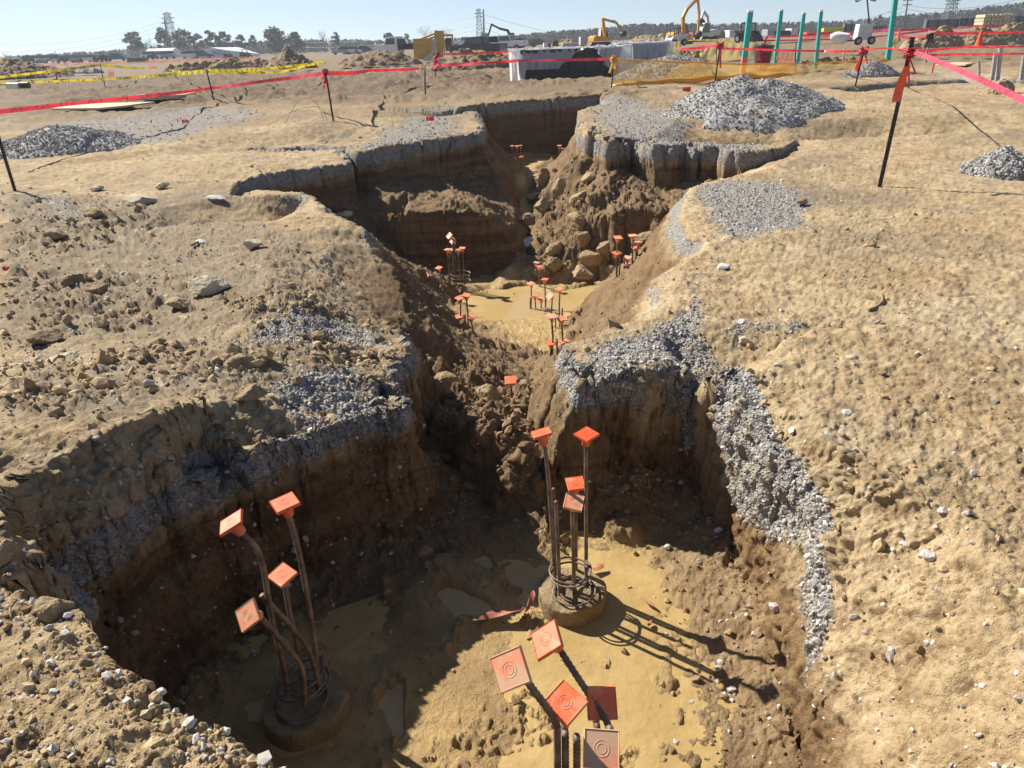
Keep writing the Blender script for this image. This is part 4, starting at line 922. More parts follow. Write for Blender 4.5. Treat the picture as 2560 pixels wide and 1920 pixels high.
cluster('dusty capped rebars rising into the bottom edge of the view', [
  fb([(1335, 1100), (1330, 1010), (1290, 930), (1190, 800), (1102, 672)], 2.23, 2.12, axis=(-.35, -.55, .62), yaw=.15),
  fb([(1658, 1130), (1650, 1020), (1600, 930), (1520, 810), (1428, 670), (1340, 532)], 2.30, 2.42, axis=(-.50, -.22, .66), yaw=.1),
  fb([(1385, 1150), (1382, 1060), (1380, 930)], 2.25, axis=(.0, -.33, 1), yaw=.78),
  fb([(1582, 1100), (1575, 1000), (1562, 880)], 2.42, axis=(.32, -.62, .75), yaw=.1),
  fb([(1598, 1290), (1595, 1165)], 2.12, axis=(.0, -.62, .9), yaw=-.1),
  fb([(1456, 1180), (1452, 1075)], 2.24, cap=False)],
  near=True, size=.105, rad=.0113, name='capped_rebar_pier', cat='rebar pier', base=tuple(down(fore([(1385, 1150)], 2.25)[0])[0]), group='capped rebar piers in the near pit', dusty=(0, 4))
Z5 = pa(734.4, 190, .3646)
def far_bars(label, caps, plain=(), dist=None, group='rebar clusters standing in the trench mud', rings=0, seed=1, tilt=()):
    r = random.Random(seed); bars = []
    for i, (cx, cy, bx, by) in enumerate(caps):
        h = hit(*Z5(bx, by)); dd = dist if dist else h[1]
        b = Y(*Z5(bx, by), dd+r.uniform(-.02, .02)); tp = Y(*Z5(cx, cy+6), dd); tp[2] -= .055
        lo = b.copy(); lo[2] -= .15
        bars.append(dict(path=[lo, b, (b+tp)/2+np.array([r.uniform(-.01, .01), 0, 0]), tp], yaw=r.uniform(0, 1.5) if i not in tilt else .4, axis=(r.uniform(-.12, .12), r.uniform(-.2, .02), 1) if i not in tilt else (-.5, -.5, .6)))
    for (cx, cy, bx, by) in plain:
        h = hit(*Z5(bx, by)); dd = dist if dist else h[1]
        b = Y(*Z5(bx, by), dd); tp = Y(*Z5(cx, cy), dd); lo = b.copy(); lo[2] -= .15
        bars.append(dict(path=[lo, b, tp], cap=False))
    bb = bars[0]['path'][1]
    cluster(label, bars, group, False, rad=.0113, base=tuple(bb), rings=[(np.array(bb)+np.array([.1, 0, .06+.07*k]), .17, .06*(-1)**k) for k in range(rings)])
dE = hit(*Z5(700, 1180))[1]
far_bars('tall capped bars in front of the shaded left wall beyond the pond', [(660, 862, 683, 1165), (680, 893, 690, 1145), (638, 955, 645, 1135), (700, 958, 712, 1172), (724, 946, 735, 1152), (652, 955, 655, 1150)], [(668, 930, 672, 1140)], dE, rings=3, seed=2, tilt=(0, 1))
far_bars('capped bars half hidden behind the left slope, one cap tilted sideways', [(522, 1100, 578, 1240), (588, 1062, 605, 1175), (541, 1165, 552, 1240), (614, 1182, 618, 1290)], [(638, 1180, 646, 1310), (565, 1165, 570, 1240)], hit(*Z5(700, 1230))[1]-.2, seed=3, tilt=(0,))
far_bars('capped bars in the mud at the near left corner of the pond', [(713, 1240, 722, 1430), (748, 1225, 760, 1450), (712, 1350, 716, 1430), (776, 1355, 787, 1465)], [(740, 1340, 745, 1440), (730, 1345, 732, 1440)], hit(*Z5(787, 1465))[1], seed=4)
far_bars('pair of capped bars at the far edge of the pond by the boulders', [(1162, 1032, 1165, 1150), (1183, 1056, 1184, 1186)], seed=5)
far_bars('capped bars standing in the water in the middle of the pond', [(1132, 1155, 1130, 1330), (1214, 1132, 1218, 1310), (1155, 1230, 1158, 1335), (1192, 1248, 1196, 1335)], [(1221, 1240, 1218, 1305), (1127, 1245, 1128, 1325)], hit(*Z5(1158, 1330))[1], seed=6)
far_bars('capped bars at the near right edge of the pond, one cap turned to the viewer', [(1257, 1217, 1255, 1420), (1302, 1188, 1302, 1420)], [(1277, 1322, 1277, 1428), (1317, 1305, 1316, 1420)], hit(*Z5(1280, 1425))[1], seed=7, tilt=(0,))
far_bars('nearest capped bars in the mud before the pond beside the right slope', [(1254, 1350, 1258, 1560), (1313, 1366, 1315, 1570), (1248, 1506, 1248, 1580), (1330, 1500, 1330, 1570)], [(1285, 1487, 1288, 1592)], hit(*Z5(1290, 1580))[1], seed=8)
far_bars('tall capped bars in the right corner below the cut bank', [(1645, 883, 1637, 1140), (1735, 873, 1725, 1100), (1765, 915, 1758, 1080), (1755, 945, 1748, 1090), (1638, 975, 1640, 1130), (1703, 1002, 1700, 1130), (1703, 1045, 1710, 1130)], [(1660, 992, 1655, 1130), (1684, 1000, 1684, 1120)], hit(*Z5(1640, 1140))[1], seed=9)
far_bars('far capped bars at the left of the trench end', [(1020, 340, 1024, 445), (1050, 341, 1053, 450), (1070, 338, 1071, 445), (1030, 408, 1035, 450), (1042, 410, 1043, 450), (1076, 404, 1077, 460)], (), hit(*Z5(1050, 455))[1], seed=10)
far_bars('two far capped bars at the right of the trench end', [(1300, 338, 1300, 392), (1318, 356, 1312, 398)], (), hit(*Z5(1300, 392))[1], seed=11)
far_bars('lone thin capped bar beside the narrow water channel', [(1180, 526, 1174, 628)], (), hit(*Z5(1174, 628))[1], seed=12)
b = hit(1107, 866); tp = Y(1103, 832, b[1])
cluster('lone capped bar sticking out of the heap in the trench mouth', [dict(path=[b-np.array([0, 0, .1]), b, tp], axis=(0, -.35, 1), yaw=.05)], 'rebar clusters standing in the trench mud', False, rad=.0115, base=tuple(b))
# ------------------------------------------------------------------ stakes, tape, netting
simple('dark_steel', (.045, .035, .03), .6, .3, var=.4, scale=20)
simple('black_plastic', (.02, .02, .022), .45)
simple('white_paint', (.78, .78, .76), .45, var=.06, scale=3, dirt=(.5, .42, .3, .3))
simple('pale_wood', (.62, .50, .32), .8, var=.2, scale=9, dirt=(.4, .3, .18, .5))
simple('concrete', (.46, .45, .43), .85, var=.2, scale=6, bump=.01)
simple('teal_paint', (.035, .42, .37), .45, var=.06, scale=4)
simple('pink_paint', (.85, .16, .20), .55, var=.08, scale=6)
simple('tyre', (.018, .018, .018), .8); simple('glass_dark', (.015, .02, .025), .08, spec=.8)
simple('yellow_paint', (.70, .36, .025), .5, var=.15, scale=2, dirt=(.25, .16, .08, .6))
simple('red_flag', (.85, .05, .03), .5); simple('cone_orange', (.95, .11, .02), .45)
def film(name, col, alpha, rough=.4, marks=None, trans=.35):
    """thin plastic: part lets light through, part scatters it"""
    t = NT(name); nt = t.t; dif = t.n('BsdfDiffuse'); tl = t.n('BsdfTranslucent'); gl = t.n('BsdfGlossy'); tr = t.n('BsdfTransparent')
    for x in (dif, tl): x.inputs['Color'].default_value = (*col, 1)
    gl.inputs['Roughness'].default_value = rough
    if marks:
        al = t.attr('along'); v = t.math('FRACT', t.math('MULTIPLY', al, 1.35)); w = t.noise(16, 2)
        k = t.math('MULTIPLY', t.math('LESS_THAN', v, .55), t.math('GREATER_THAN', w, .5))
        c = t.mix(t.math('MULTIPLY', k, marks), col, (.03, .02, .02)); t.l(c, dif.inputs['Color']); t.l(c, tl.inputs['Color'])
    m1 = t.n('MixShader', Fac=trans); t.l(dif.outputs[0], m1.inputs[1]); t.l(tl.outputs[0], m1.inputs[2])
    m2 = t.n('MixShader', Fac=.08); t.l(m1.outputs[0], m2.inputs[1]); t.l(gl.outputs[0], m2.inputs[2])
    m3 = t.n('MixShader', Fac=alpha); t.l(tr.outputs[0], m3.inputs[1]); t.l(m2.outputs[0], m3.inputs[2])
    t.l(m3.outputs[0], t.out.inputs['Surface']); nt.nodes.remove(t.b); M[name] = t.m
film('red_tape', (.80, .035, .06), 1.0, marks=.55); film('pink_tape', (.90, .10, .17), 1.0, marks=.45, trans=.5); film('yellow_tape', (.85, .68, .03), 1.0, marks=.8)
film('amber_net', (.80, .50, .06), .48); film('amber_fold', (.80, .46, .04), .95); film('tan_net', (.72, .55, .22), .9); film('orange_net', (.95, .16, .04), .45)
film('clear_sheet', (.92, .94, .96), .78, .25, trans=.62)
def ribbon(name, label, pts, w, mat, group=None, sag=.0, twist=0.0, cat='barrier tape', seed=0, flat=0.0):
    """a strip of tape between points; sag for each span"""
    w = w*.66; P0 = [np.array(p, float) for p in pts]; out = []; r = random.Random(seed)
    for a, b in zip(P0[:-1], P0[1:]):
        n = max(8, int(np.linalg.norm(b-a)/.35))
        for i in range(n+(b is P0[-1])):
            u = i/n; q = a+(b-a)*u; q[2] -= sag*4*u*(1-u)*np.linalg.norm(b-a); out.append(q)
    p = np.array(out); tg = np.gradient(p, axis=0); tg /= np.linalg.norm(tg, axis=1)[:, None]
    s = np.concatenate([[0], np.cumsum(np.linalg.norm(np.diff(p, axis=0), axis=1))])
    V = []; ph = r.uniform(0, 6)
    for i, q in enumerate(p):
        side = np.cross(tg[i], [0, 0, 1]); side /= np.linalg.norm(side)+1e-9; upv = np.cross(side, tg[i])
        a = flat+twist*math.sin(s[i]*.9+ph)+.15*math.sin(s[i]*3.1)
        d = upv*math.cos(a)+side*math.sin(a); c = side*.006*math.sin(s[i]*7)
        V += [q-d*w/2, q+c, q+d*w/2]
    n = len(p); F = [(3*i+k, 3*i+k+1, 3*i+k+4, 3*i+k+3) for i in range(n-1) for k in (0, 1)]
    o = mesh_np(name, V, np.array(F), M[mat], smooth=True, attrs=dict(along=np.repeat(s, 3)))
    return tag(o, label, cat, group)
def stake(label, bx, by, tx, ty, wpx=.045, knot=None, group='stakes carrying the barrier tape', kind='rebar'):
    b = hit(bx, by); tp = Y(tx, ty, b[1]); root = empty('tape_stake', tuple(b), label, 'stake', group); v = tp-b
    lo = np.array([0, 0, -.25])-v*.05
    if kind == 'T':
        L_ = Vector(v); R = Vector((0, 0, 1)).rotation_difference(L_.normalized()).to_matrix(); m = MB(); n = L_.length
        m.box(L_*.5, (.055, .012, n+.3), R); m.box(L_*.5+R @ Vector((0, .022, 0)), (.012, .04, n+.3), R)
        for k in range(int(n/.09)): m.box(L_.normalized()*(.1+k*.09)+R @ Vector((0, -.009, 0)), (.014, .012, .03), R)
        m.build('post', 'dark_steel', root)
    else: MB().tube([lo, v*.5, v], wpx/2, 8).build('post', 'dark_steel', root, smooth=True)
    if knot:
        r = random.Random(int(bx)); m = MB(); u = Vector(v).normalized(); s = knot[1]*.5
        for k in range(7):
            c = Vector(v)*(1-.01-.06*k/7*1.2*s*2/ max(.3, Vector(v).length)); a0 = r.uniform(0, 6)
            ring = [c+Vector((math.cos(a0+q)*s*.09*(1+.2*r.random()), math.sin(a0+q)*s*.09, s*.03*math.sin(2*q+k))) for q in np.linspace(0, 6.0, 10)]
            m.tube(ring, s*.022, 5)
        for k in range(3):
            c = Vector(v)*.96; e = Vector((r.uniform(-.2, .2)*s, r.uniform(-.1, .05), -s*r.uniform(.25, .7)))
            for q in range(5):
                a, b2 = c+e*(q/5), c+e*((q+1)/5); x = Vector((.03*s, .01, 0))
                i = len(m.V); m.V += [tuple(a-x), tuple(a+x), tuple(b2+x*1.1), tuple(b2-x*1.1)]; m.F.append((i, i+1, i+2, i+3))
        m.build('tape_knot', knot[0], root, fix=False)
    return b, tp
S1 = stake('thick dark steel post with red tape wound round its top, right foreground', 1900, 402, 1966, 108, kind='T', knot=('red_tape', 1.1))
m = MB(); m.box((0, 0, 0), (.17, .17, .014)); m.lathe([(.03, -.1), (.032, -.02), (.05, -.006)], (0, 0, 0)); o = m.build('post_cap', 'pink_tape'); o.location = S1[1]+np.array([.02, 0, .02]); tag(o, 'pink square safety cap on top of the thick dark post', 'post cap')
m = MB(); u = S1[0]+(S1[1]-S1[0])*.83
for q in range(6):
    z0, z1 = u[2]-.07*q+.1, u[2]-.07*(q+1)+.1; x0 = u[0]-.015*q; wd = .05+.01*q; i = len(m.V)
    m.V += [(x0-wd, u[1]-.04-.004*q*q, z0), (x0+wd*.6, u[1]-.06, z0), (x0+wd*.6-.02, u[1]-.06-.004*q, z1), (x0-wd-.02, u[1]-.05-.005*q*q, z1)]; m.F.append((i, i+1, i+2, i+3))
tag(m.build('flag_ribbon', 'cone_orange', fix=False), 'orange ribbon end hanging from the thick dark post', 'ribbon')
S2 = stake('leaning dark stake with a red bow beside the small gravel cone', 1846, 188, 1868, 103, knot=('red_tape', 2.2))
S3 = stake('ribbed stake with red knot left of the first teal post', 1542, 194, 1556, 92, knot=('red_tape', 2.0))
S4 = stake('dark stake with a black bag tied to its top behind the tape on the right', 2001, 137, 2010, 73, knot=('black_plastic', 2.6))
S5 = stake('stake where the red and yellow tapes meet on the left', 721, 263, 702, 150, knot=('red_tape', 1.2))
S6 = stake('stake carrying yellow and red tape in front of the white tent', 464, 222, 445, 149)
S7 = stake('leftmost tall stake holding the yellow tape peak', 228, 192, 216, 139)
S8 = stake('short stake with a red knot at far left', 125, 184, 120, 158, knot=('red_tape', 1.6))
S9 = stake('thin rust brown stake standing alone before the trench end', 918.5, 212, 917.5, 140)
S10 = stake('stake with a curl of red and white tape left of the dumpster', 940, 170, 942, 115, knot=('red_tape', 2.4))
S11 = stake('short thin stake just right of the curl of tape', 955, 164, 953, 131)
S12 = stake('dark stake cut by the left edge of the picture', 32, 412, -8, 280, wpx=.05)
S13 = stake('stake at the left end of the amber net by the dumpster', 1320, 190, 1327, 122, knot=('amber_fold', 2.0))
S14 = stake('thin stake beside the orange mesh right of the bin', 1718, 162, 1719, 92)
S15 = stake('thin far stake before the yellow tapes in the middle left', 427, 155, 424, 131)
S16 = stake('thin stake in front of the tan mesh fence', 1548, 137, 1548, 84)
GT = 'barrier tapes round the digging'
yy = lambda *a: Y(*a)
ribbon('red_tape', 'long red tape sagging across the left side from the picture edge to the stake', [Y(-40, 245, 14.2), Y(134, 226, 16.5), Y(336, 205, 19), Y(454, 190.5, S6[0][1]), Y(580, 174, 22), Y(702, 158, S5[0][1])], .13, 'red_tape', GT, .002, .4)
ribbon('red_tape', 'red tape running from the left stake toward the trench end', [Y(704, 158, S5[0][1]), Y(800, 152, 27), Y(905, 148, 31)], .16, 'red_tape', GT, .004, .5)
ribbon('yellow_tape', 'yellow tape climbing from the left edge to the tall stake', [Y(-20, 169, 40), Y(100, 155, 43), Y(215, 140.5, S7[0][1])], .20, 'yellow_tape', GT, .001, .3)
ribbon('yellow_tape', 'yellow tape dropping right from the tall stake', [Y(217, 140, S7[0][1]), Y(312, 147.5, 60)], .22, 'yellow_tape', GT, .002, .3)
ribbon('yellow_tape', 'lower yellow tape along the left edge toward the tent stake', [Y(-20, 180.5, 38), Y(222, 171.5, 40), Y(445, 154.5, S6[0][1])], .17, 'yellow_tape', GT, .001, .3)
ribbon('yellow_tape', 'upper yellow tape sagging in front of the tent', [Y(365, 150, 55), S6[1]-np.array([0, 0, .05]), Y(571, 148.5, 34), Y(702, 134.5, 36)], .17, 'yellow_tape', GT, .003, .3)
ribbon('yellow_tape', 'slack yellow tape hanging lowest in front of the brown mound', [Y(447, 153.5, S6[0][1]), Y(505, 158, 33), Y(605, 156, 33), Y(672, 139.5, 34), Y(702, 135.5, 36)], .15, 'yellow_tape', GT, .001, .3)
ribbon('red_tape', 'upper strand of red tape running to the dumpster from the curl', [Y(946, 117, S10[0][1]), Y(1077, 113, 36), Y(1120, 110, 38)], .13, 'red_tape', GT, .004, .5)
ribbon('red_tape', 'double red tape passing in front of the dumpster', [Y(953, 139.5, S11[0][1]), Y(1113, 131, 29.5), Y(1292, 128, 28), Y(1327, 126, S13[0][1]-.1)], .14, 'red_tape', GT, .002, .4)
ribbon('red_tape', 'thin second strand just under the double red tape by the dumpster', [Y(953, 143, S11[0][1]), Y(1040, 136, 32), Y(1113, 133.5, 30)], .09, 'red_tape', GT, .002, .4)
ribbon('red_tape', 'curl of pink and white tape on the stake left of the dumpster', [Y(942, 117, 36), Y(937, 126, 35.8), Y(950, 131, 36), Y(947, 138, 35.7), Y(936, 149, 35.6)], .15, 'pink_tape', GT, 0, 1.2)
ribbon('red_tape', 'red tape sloping down left from the stake with the red knot by the teal post', [Y(1469, 106.5, 30), Y(1553, 97.5, S3[0][1])], .14, 'red_tape', GT, .003, .4)
ribbon('red_tape', 'dark red strand from the first teal post stake across to the leaning stake', [Y(1556, 104, S3[0][1]), Y(1610, 106, 26), Y(1780, 110.5, 27), Y(1862, 110, S2[0][1])], .10, 'red_tape', GT, .002, .5)
ribbon('red_tape', 'red strand from the leaning stake to the thick dark post', [Y(1866, 106, S2[0][1]), Y(1925, 104, 18), Y(1966, 112, S1[0][1])], .05, 'red_tape', GT, .001, .5)
ribbon('red_tape', 'upper red strand leaving the thick dark post to the right', [Y(1970, 111, S1[0][1]), Y(2080, 102, 12), Y(2240, 99.5, 15)], .05, 'red_tape', GT, .001, .5)
ribbon('red_tape', 'lower red strand leaving the thick dark post to the right', [Y(1970, 119, S1[0][1]), Y(2090, 117, 12), Y(2240, 115, 15)], .05, 'red_tape', GT, .001, .5)
ribbon('pink_tape', 'wide pink tape coming toward the viewer on the right', [Y(1970, 110, S1[0][1]), Y(2040, 138, 8.9), Y(2130, 177, 7.6), Y(2260, 240, 6.0)], .085, 'pink_tape', GT, .0, .2, flat=-.5)
ribbon('pink_tape', 'pale pink tape rising between the teal posts', [Y(1738, 81.5, 55), Y(1830, 74, 52), Y(1933, 62, 50)], .28, 'pink_tape', GT, .004, .3)
ribbon('pink_tape', 'loop of pink tape hanging right of the tallest teal post', [Y(1942, 70, 46), Y(1950, 79, 46), Y(1965, 82.5, 46), Y(1995, 79, 45), Y(2013, 71.5, 44)], .22, 'pink_tape', GT, 0, .3)
ribbon('red_tape', 'red tape across the brown mound at far right', [Y(2015, 73, 44), Y(2110, 71.5, 44), Y(2240, 69, 44)], .22, 'red_tape', GT, .001, .4)
ribbon('red_tape', 'far red tape beyond the teal posts', [Y(1640, 80, 70), Y(1730, 77, 66), Y(1880, 68, 64), Y(2030, 61.5, 62)], .25, 'red_tape', GT, .002, .5)
ribbon('red_tape', 'lowest far red tape beyond the teal posts', [Y(1600, 88, 62), Y(1735, 86.5, 60), Y(1870, 82, 58), Y(2005, 66, 56)], .18, 'red_tape', GT, .002, .5)
ribbon('red_tape', 'far red tape on the skyline side of the right mound', [Y(2010, 66, 80), Y(2100, 58, 80), Y(2240, 52, 80)], .25, 'red_tape', GT, .002, .5)
ribbon('yellow_tape', 'far yellow tape left of the first teal post', [Y(1478, 87, 70), Y(1560, 86, 70), Y(1606, 88, 70)], .18, 'yellow_tape', GT, .001, .3)
# nets
def net(name, label, top, bot, mat, cat='net', fold=None, seed=0, n=60, m=8, wav=.05):
    a = smooth_path(top, np.linalg.norm(np.array(top[-1])-np.array(top[0]))/n); b = smooth_path(bot, 1e9) if False else smooth_path(bot, np.linalg.norm(np.array(bot[-1])-np.array(bot[0]))/n)
    ui = np.linspace(0, 1, n+1); rs = lambda p: np.stack([np.interp(ui, np.linspace(0, 1, len(p)), p[:, k]) for k in range(3)], -1)
    a, b = rs(a), rs(b); V = []
    for j in range(m+1):
        u = j/m; q = a*(1-u)+b*u; q = q.copy(); w = wav*math.sin(math.pi*min(1, u+.15))
        q[:, 1] += w*np.sin(np.arange(n+1)*1.1+seed+u*3)+w*.6*np.sin(np.arange(n+1)*2.7+u*5)
        V.append(q)
    V = np.concatenate(V); F = [(j*(n+1)+i, j*(n+1)+i+1, (j+1)*(n+1)+i+1, (j+1)*(n+1)+i) for j in range(m) for i in range(n)]
    root = mesh_np(name, V, np.array(F), M[mat], smooth=True); tag(root, label, cat)
    if fold:
        k = MB(); k.tube([q+np.array([0, -.05, fold[1]*.4+.03*math.sin(i*.9)]) for i, q in enumerate(b)], [fold[1]*(.8+.5*abs(math.sin(i*.37+seed))) for i in range(n+1)], 8).build('bottom_fold', fold[0], root, smooth=True)
        k = MB(); k.tube(list(a), .025, 6).build('top_rope', fold[0], root, smooth=True)
    return root
gz = lambda px, py: hit(px, py)
net('amber_net', 'long see through amber net from the dumpster to past the teal posts', [Y(1328, 128, 27.5), Y(1478, 134, 27), Y(1603, 138.5, 28), Y(1760, 136, 30), Y(1912, 127, 33)],
    [Y(1319, 190, 27.3), Y(1400, 181, 27), Y(1478, 176, 27), Y(1590, 168, 28), Y(1780, 164, 30), Y(1850, 152, 31.5), Y(1915, 131, 33)], 'amber_net', fold=('amber_fold', .075))
net('mesh_fence', 'tan mesh fence leaning left behind the bin', [Y(1514, 108, 47), Y(1551, 90, 47), Y(1600, 94, 48), Y(1674, 89, 48)], [Y(1512, 131, 46.6), Y(1545, 130, 47), Y(1600, 131, 48), Y(1672, 135, 48)], 'tan_net', n=40, wav=.12)
net('mesh_fence', 'small tan mesh fence below the white loader', [Y(1443, 92, 55), Y(1470, 88.5, 55)], [Y(1443, 107, 55), Y(1472, 107, 55)], 'tan_net', n=20)
net('mesh_fence', 'torn tan mesh standing right of the tallest teal post', [Y(1921, 96, 50), Y(1943, 77, 50)], [Y(1903, 104, 49.8), Y(1936, 106, 50)], 'tan_net', n=20)
net('orange_mesh', 'orange plastic mesh sagging beside the bin', [Y(1680, 112, 31), Y(1700, 109, 31), Y(1718, 112, 31)], [Y(1676, 141, 30.8), Y(1700, 141, 31), Y(1719, 140, 31)], 'orange_net', n=24)
net('orange_mesh', 'low orange plastic mesh lying behind the gravel heap', [Y(1626, 142, 29.4), Y(1670, 140, 29.6), Y(1719, 141, 30)], [Y(1622, 160, 29), Y(1670, 161, 29.2), Y(1719, 162, 29.6)], 'orange_net', n=24)
# ------------------------------------------------------------------ teal posts
def teal(label, bx, by, tx, ty, wpx, dist, pink):
    b = Y(bx, by, dist); tp = Y(tx, ty, dist); v = Vector(tp-b); w = wpx/1543*dist*1.02
    root = empty('painted_post', tuple(b), label, 'post', 'teal painted posts'); R = Vector((0, 0, 1)).rotation_difference(v.normalized()).to_matrix()
    u = v.normalized(); n = v.length
    MB().box(u*(n*pink/2-.15), (w, w*.8, n*pink+.3), R).build('painted_foot', 'pink_paint' if pink > .12 else 'teal_paint', root, bevel=.008)
    MB().box(u*(n*(pink+1)/2-.03), (w*.995, w*.795, n*(1-pink)-.06), R).build('shaft', 'teal_paint', root, bevel=.008)
    MB().box(u*(n-.03), (w*1.06, w*.86, .07), R).build('white_end', 'white_paint', root, bevel=.01)
teal('thickest teal post with a pink foot behind the gravel heap', 1604, 161, 1621, 23, 10, 31, .28)
teal('thin teal post directly behind the bin', 1674, 139, 1688, 21, 6.6, 36, .1)
teal('shortest topped teal post, third from the left', 1722, 139, 1737, 27.5, 6.2, 37, .1)
teal('teal post with a pale foot left of the small gravel cone', 1761, 153, 1774, 22, 6.4, 33, .1)
teal('tallest teal post running out of the top of the picture', 1918, 125, 1937, -22, 8.4, 38, .11)
# ------------------------------------------------------------------ bin, cone, pipes, boards
def spot(px, py, dist=None): return Y(px, py, dist) if dist else hit(px, py)
b = Y(1646, 139, 33); root = empty('rubbish_bin', tuple(b), 'dark grey plastic bin draped with a tangle of red tape', 'bin')
MB().lathe([(.30, 0), (.31, .03), (.40, .62), (.405, .66), (.44, .67), (.44, .73), (.40, .74), (.39, .66), (.30, .05)], (0, 0, 0), sides=24).build('body', 'bin_grey' if 'bin_grey' in M else simple('bin_grey', (.06, .065, .07), .5), root, smooth=False)
m = MB(); r = random.Random(4)
for k in range(26):
    a = Vector((r.uniform(-.28, .05), -.36, r.uniform(.5, .85))); pts = [a]
    for q in range(6): pts.append(pts[-1]+Vector((r.uniform(-.09, .07), r.uniform(-.05, .01), -.11)))
    m.tube(pts, .022, 5)
m.build('tape_tangle', 'red_tape', root, fix=False); MB().tube([(0, .05, .3), (.05, .02, .95), (.1, 0, 1.05)], .035, 6).build('stick', 'dark_steel', root)
b = hit(2113, 100); b = Y(2113, 100.5, 36); root = empty('traffic_cone', tuple(b), 'orange traffic cone in front of the brown mound on the right', 'cone')
MB().lathe([(.19, .03), (.16, .06), (.035, .72), (.02, .73)], (0, 0, 0)).build('cone', 'cone_orange', root, smooth=False); MB().box((0, 0, .02), (.42, .42, .04)).build('base', 'cone_orange', root, bevel=.01)
b = Y(1939, 89, 52); tag(MB().lathe([(.19, 0), (.16, .06), (.04, .72), (.02, .73)], tuple(b)).build('traffic_cone', 'cone_orange'), 'small far orange cone beside the tallest teal post', 'cone')
def pipe(label, bx, by, tx, ty, w, dist, group='grey pipe stubs standing in the side trench'):
    b = Y(bx, by, dist); tp = Y(tx, ty, dist); v = Vector(tp-b); m = MB(); r = w/1543*dist/2
    root = empty('pipe_stub', tuple(b), label, 'pipe', group); n = v.length
    m.lathe([(r, -.3), (r, n-.02), (r*1.08, n-.02), (r*1.08, n), (r*.8, n), (r*.8, n-.15)], (0, 0, 0), v.normalized(), 18).build('shaft', 'concrete', root)
    for k in (.35, .7): MB().lathe([(r*1.04, n*k), (r*1.04, n*k+.03)], (0, 0, 0), v.normalized(), 18).build('joint_ring', 'concrete', root)
pipe('tallest grey pipe stub on the right', 2157, 151, 2162, 103, 8, 22)
pipe('slightly shorter grey pipe stub touching the tallest one', 2146, 149, 2151, 113, 8, 22)
pipe('grey pipe stub cut by the right picture edge', 2209, 148, 2213, 120, 8, 22)
pipe('short grey pipe stub left of the tall pair', 2115, 149, 2115, 131, 5, 22.5)
b = Y(2016, 150, 22); tp = Y(2017, 132, 22); tag(MB().box((b+tp)/2, (.05, .03, tp[2]-b[2]+.2)).build('survey_stake', 'pink_paint', bevel=.004), 'short pink survey stake by the side trench', 'stake')
b = Y(1823, 127, 30); tp = Y(1823, 110, 30); tag(MB().box((b+tp)/2, (.05, .03, tp[2]-b[2]+.2)).build('survey_stake', 'pale_wood', bevel=.004), 'short greenish wooden stake left of the leaning stake', 'stake')
def board(label, pts, z, th, mat, name='plywood_sheet', cat='board', zz=None):
    p = [P(x, y, z) for x, y in pts]; m = MB(); n = len(p)
    m.add([(q[0], q[1], z) for q in p]+[(q[0], q[1], z+th) for q in p], [tuple(range(n))[::-1], tuple(range(n, 2*n))]+[(i, (i+1) % n, n+(i+1) % n, n+i) for i in range(n)])
    return tag(m.build(name, mat), label, cat)
board('pale plywood sheets lying on the ground below the red tape on the left', [(112, 238), (160, 229), (230, 226), (335, 223), (268, 232), (215, 237)], .62, .05, 'pale_wood')
board('raised pale plywood sheet right of the flat ones', [(270, 217.5), (312, 211), (425, 206.5), (400, 212), (340, 216)], .66, .12, 'pale_wood')
board('pale board on the ground behind the pipe stubs', [(2020, 141), (2060, 137), (2105, 138), (2085, 142)], .55, .05, 'pale_wood')
board('bright flat board far left of the dumpster', [(732, 162), (780, 158), (815, 158), (770, 162)], .55, .04, 'pale_wood')
for k, (x0, x1, y0, lb) in enumerate([(16, 42, 186, 'white pipe length lying on the ground at far left'), (45, 63, 184.5, 'black and white pipe end right of the white pipe')]):
    a, b = Y(x0, y0, 36), Y(x1, y0-.5, 36); tag(MB().tube([a, b], .14, 12).build('loose_pipe', 'white_paint' if k == 0 else 'black_plastic', smooth=False), lb, 'pipe')
for (px, py, s, lb) in [(922, 266, .16, 'red marker flag on the gravel topped block left of the trench end'), (395, 269, .13, 'small red marker on the left gravel'), (10, 589, .07, 'red scrap at the left picture edge'), (1475, 203, .2, 'red marker flag near the shallow cut behind the right blocks')]:
    b = hit(px, py); root = empty('marker_flag', tuple(b), lb, 'marker flag', 'red marker flags on the ground')
    MB().tube([(0, 0, -.05), (0, 0, s*.9)], .006, 6).build('wire', 'dark_steel', root); m = MB()
    for q in range(4):
        x0, x1 = q*s*.28, (q+1)*s*.28; i = len(m.V); f = lambda x: .03*math.sin(x/s*6)
        m.V += [(x0, f(x0), s*.3), (x1, f(x1), s*.28), (x1, f(x1)-.02, s*.9), (x0, f(x0), s*.9)]; m.F.append((i, i+1, i+2, i+3))
    m.build('flag', 'red_flag', root, fix=False)
b = Y(1811, 95, 48); V = boulder_mesh(77, 14, .04)*np.array([.62, .5, .42]); o = mesh_np('bulk_bag', V, RF, M['white_paint'], smooth=True); o.location = b+np.array([0, 0, .35]); tag(o, 'slumped white bulk bag left of the light tower', 'bag')
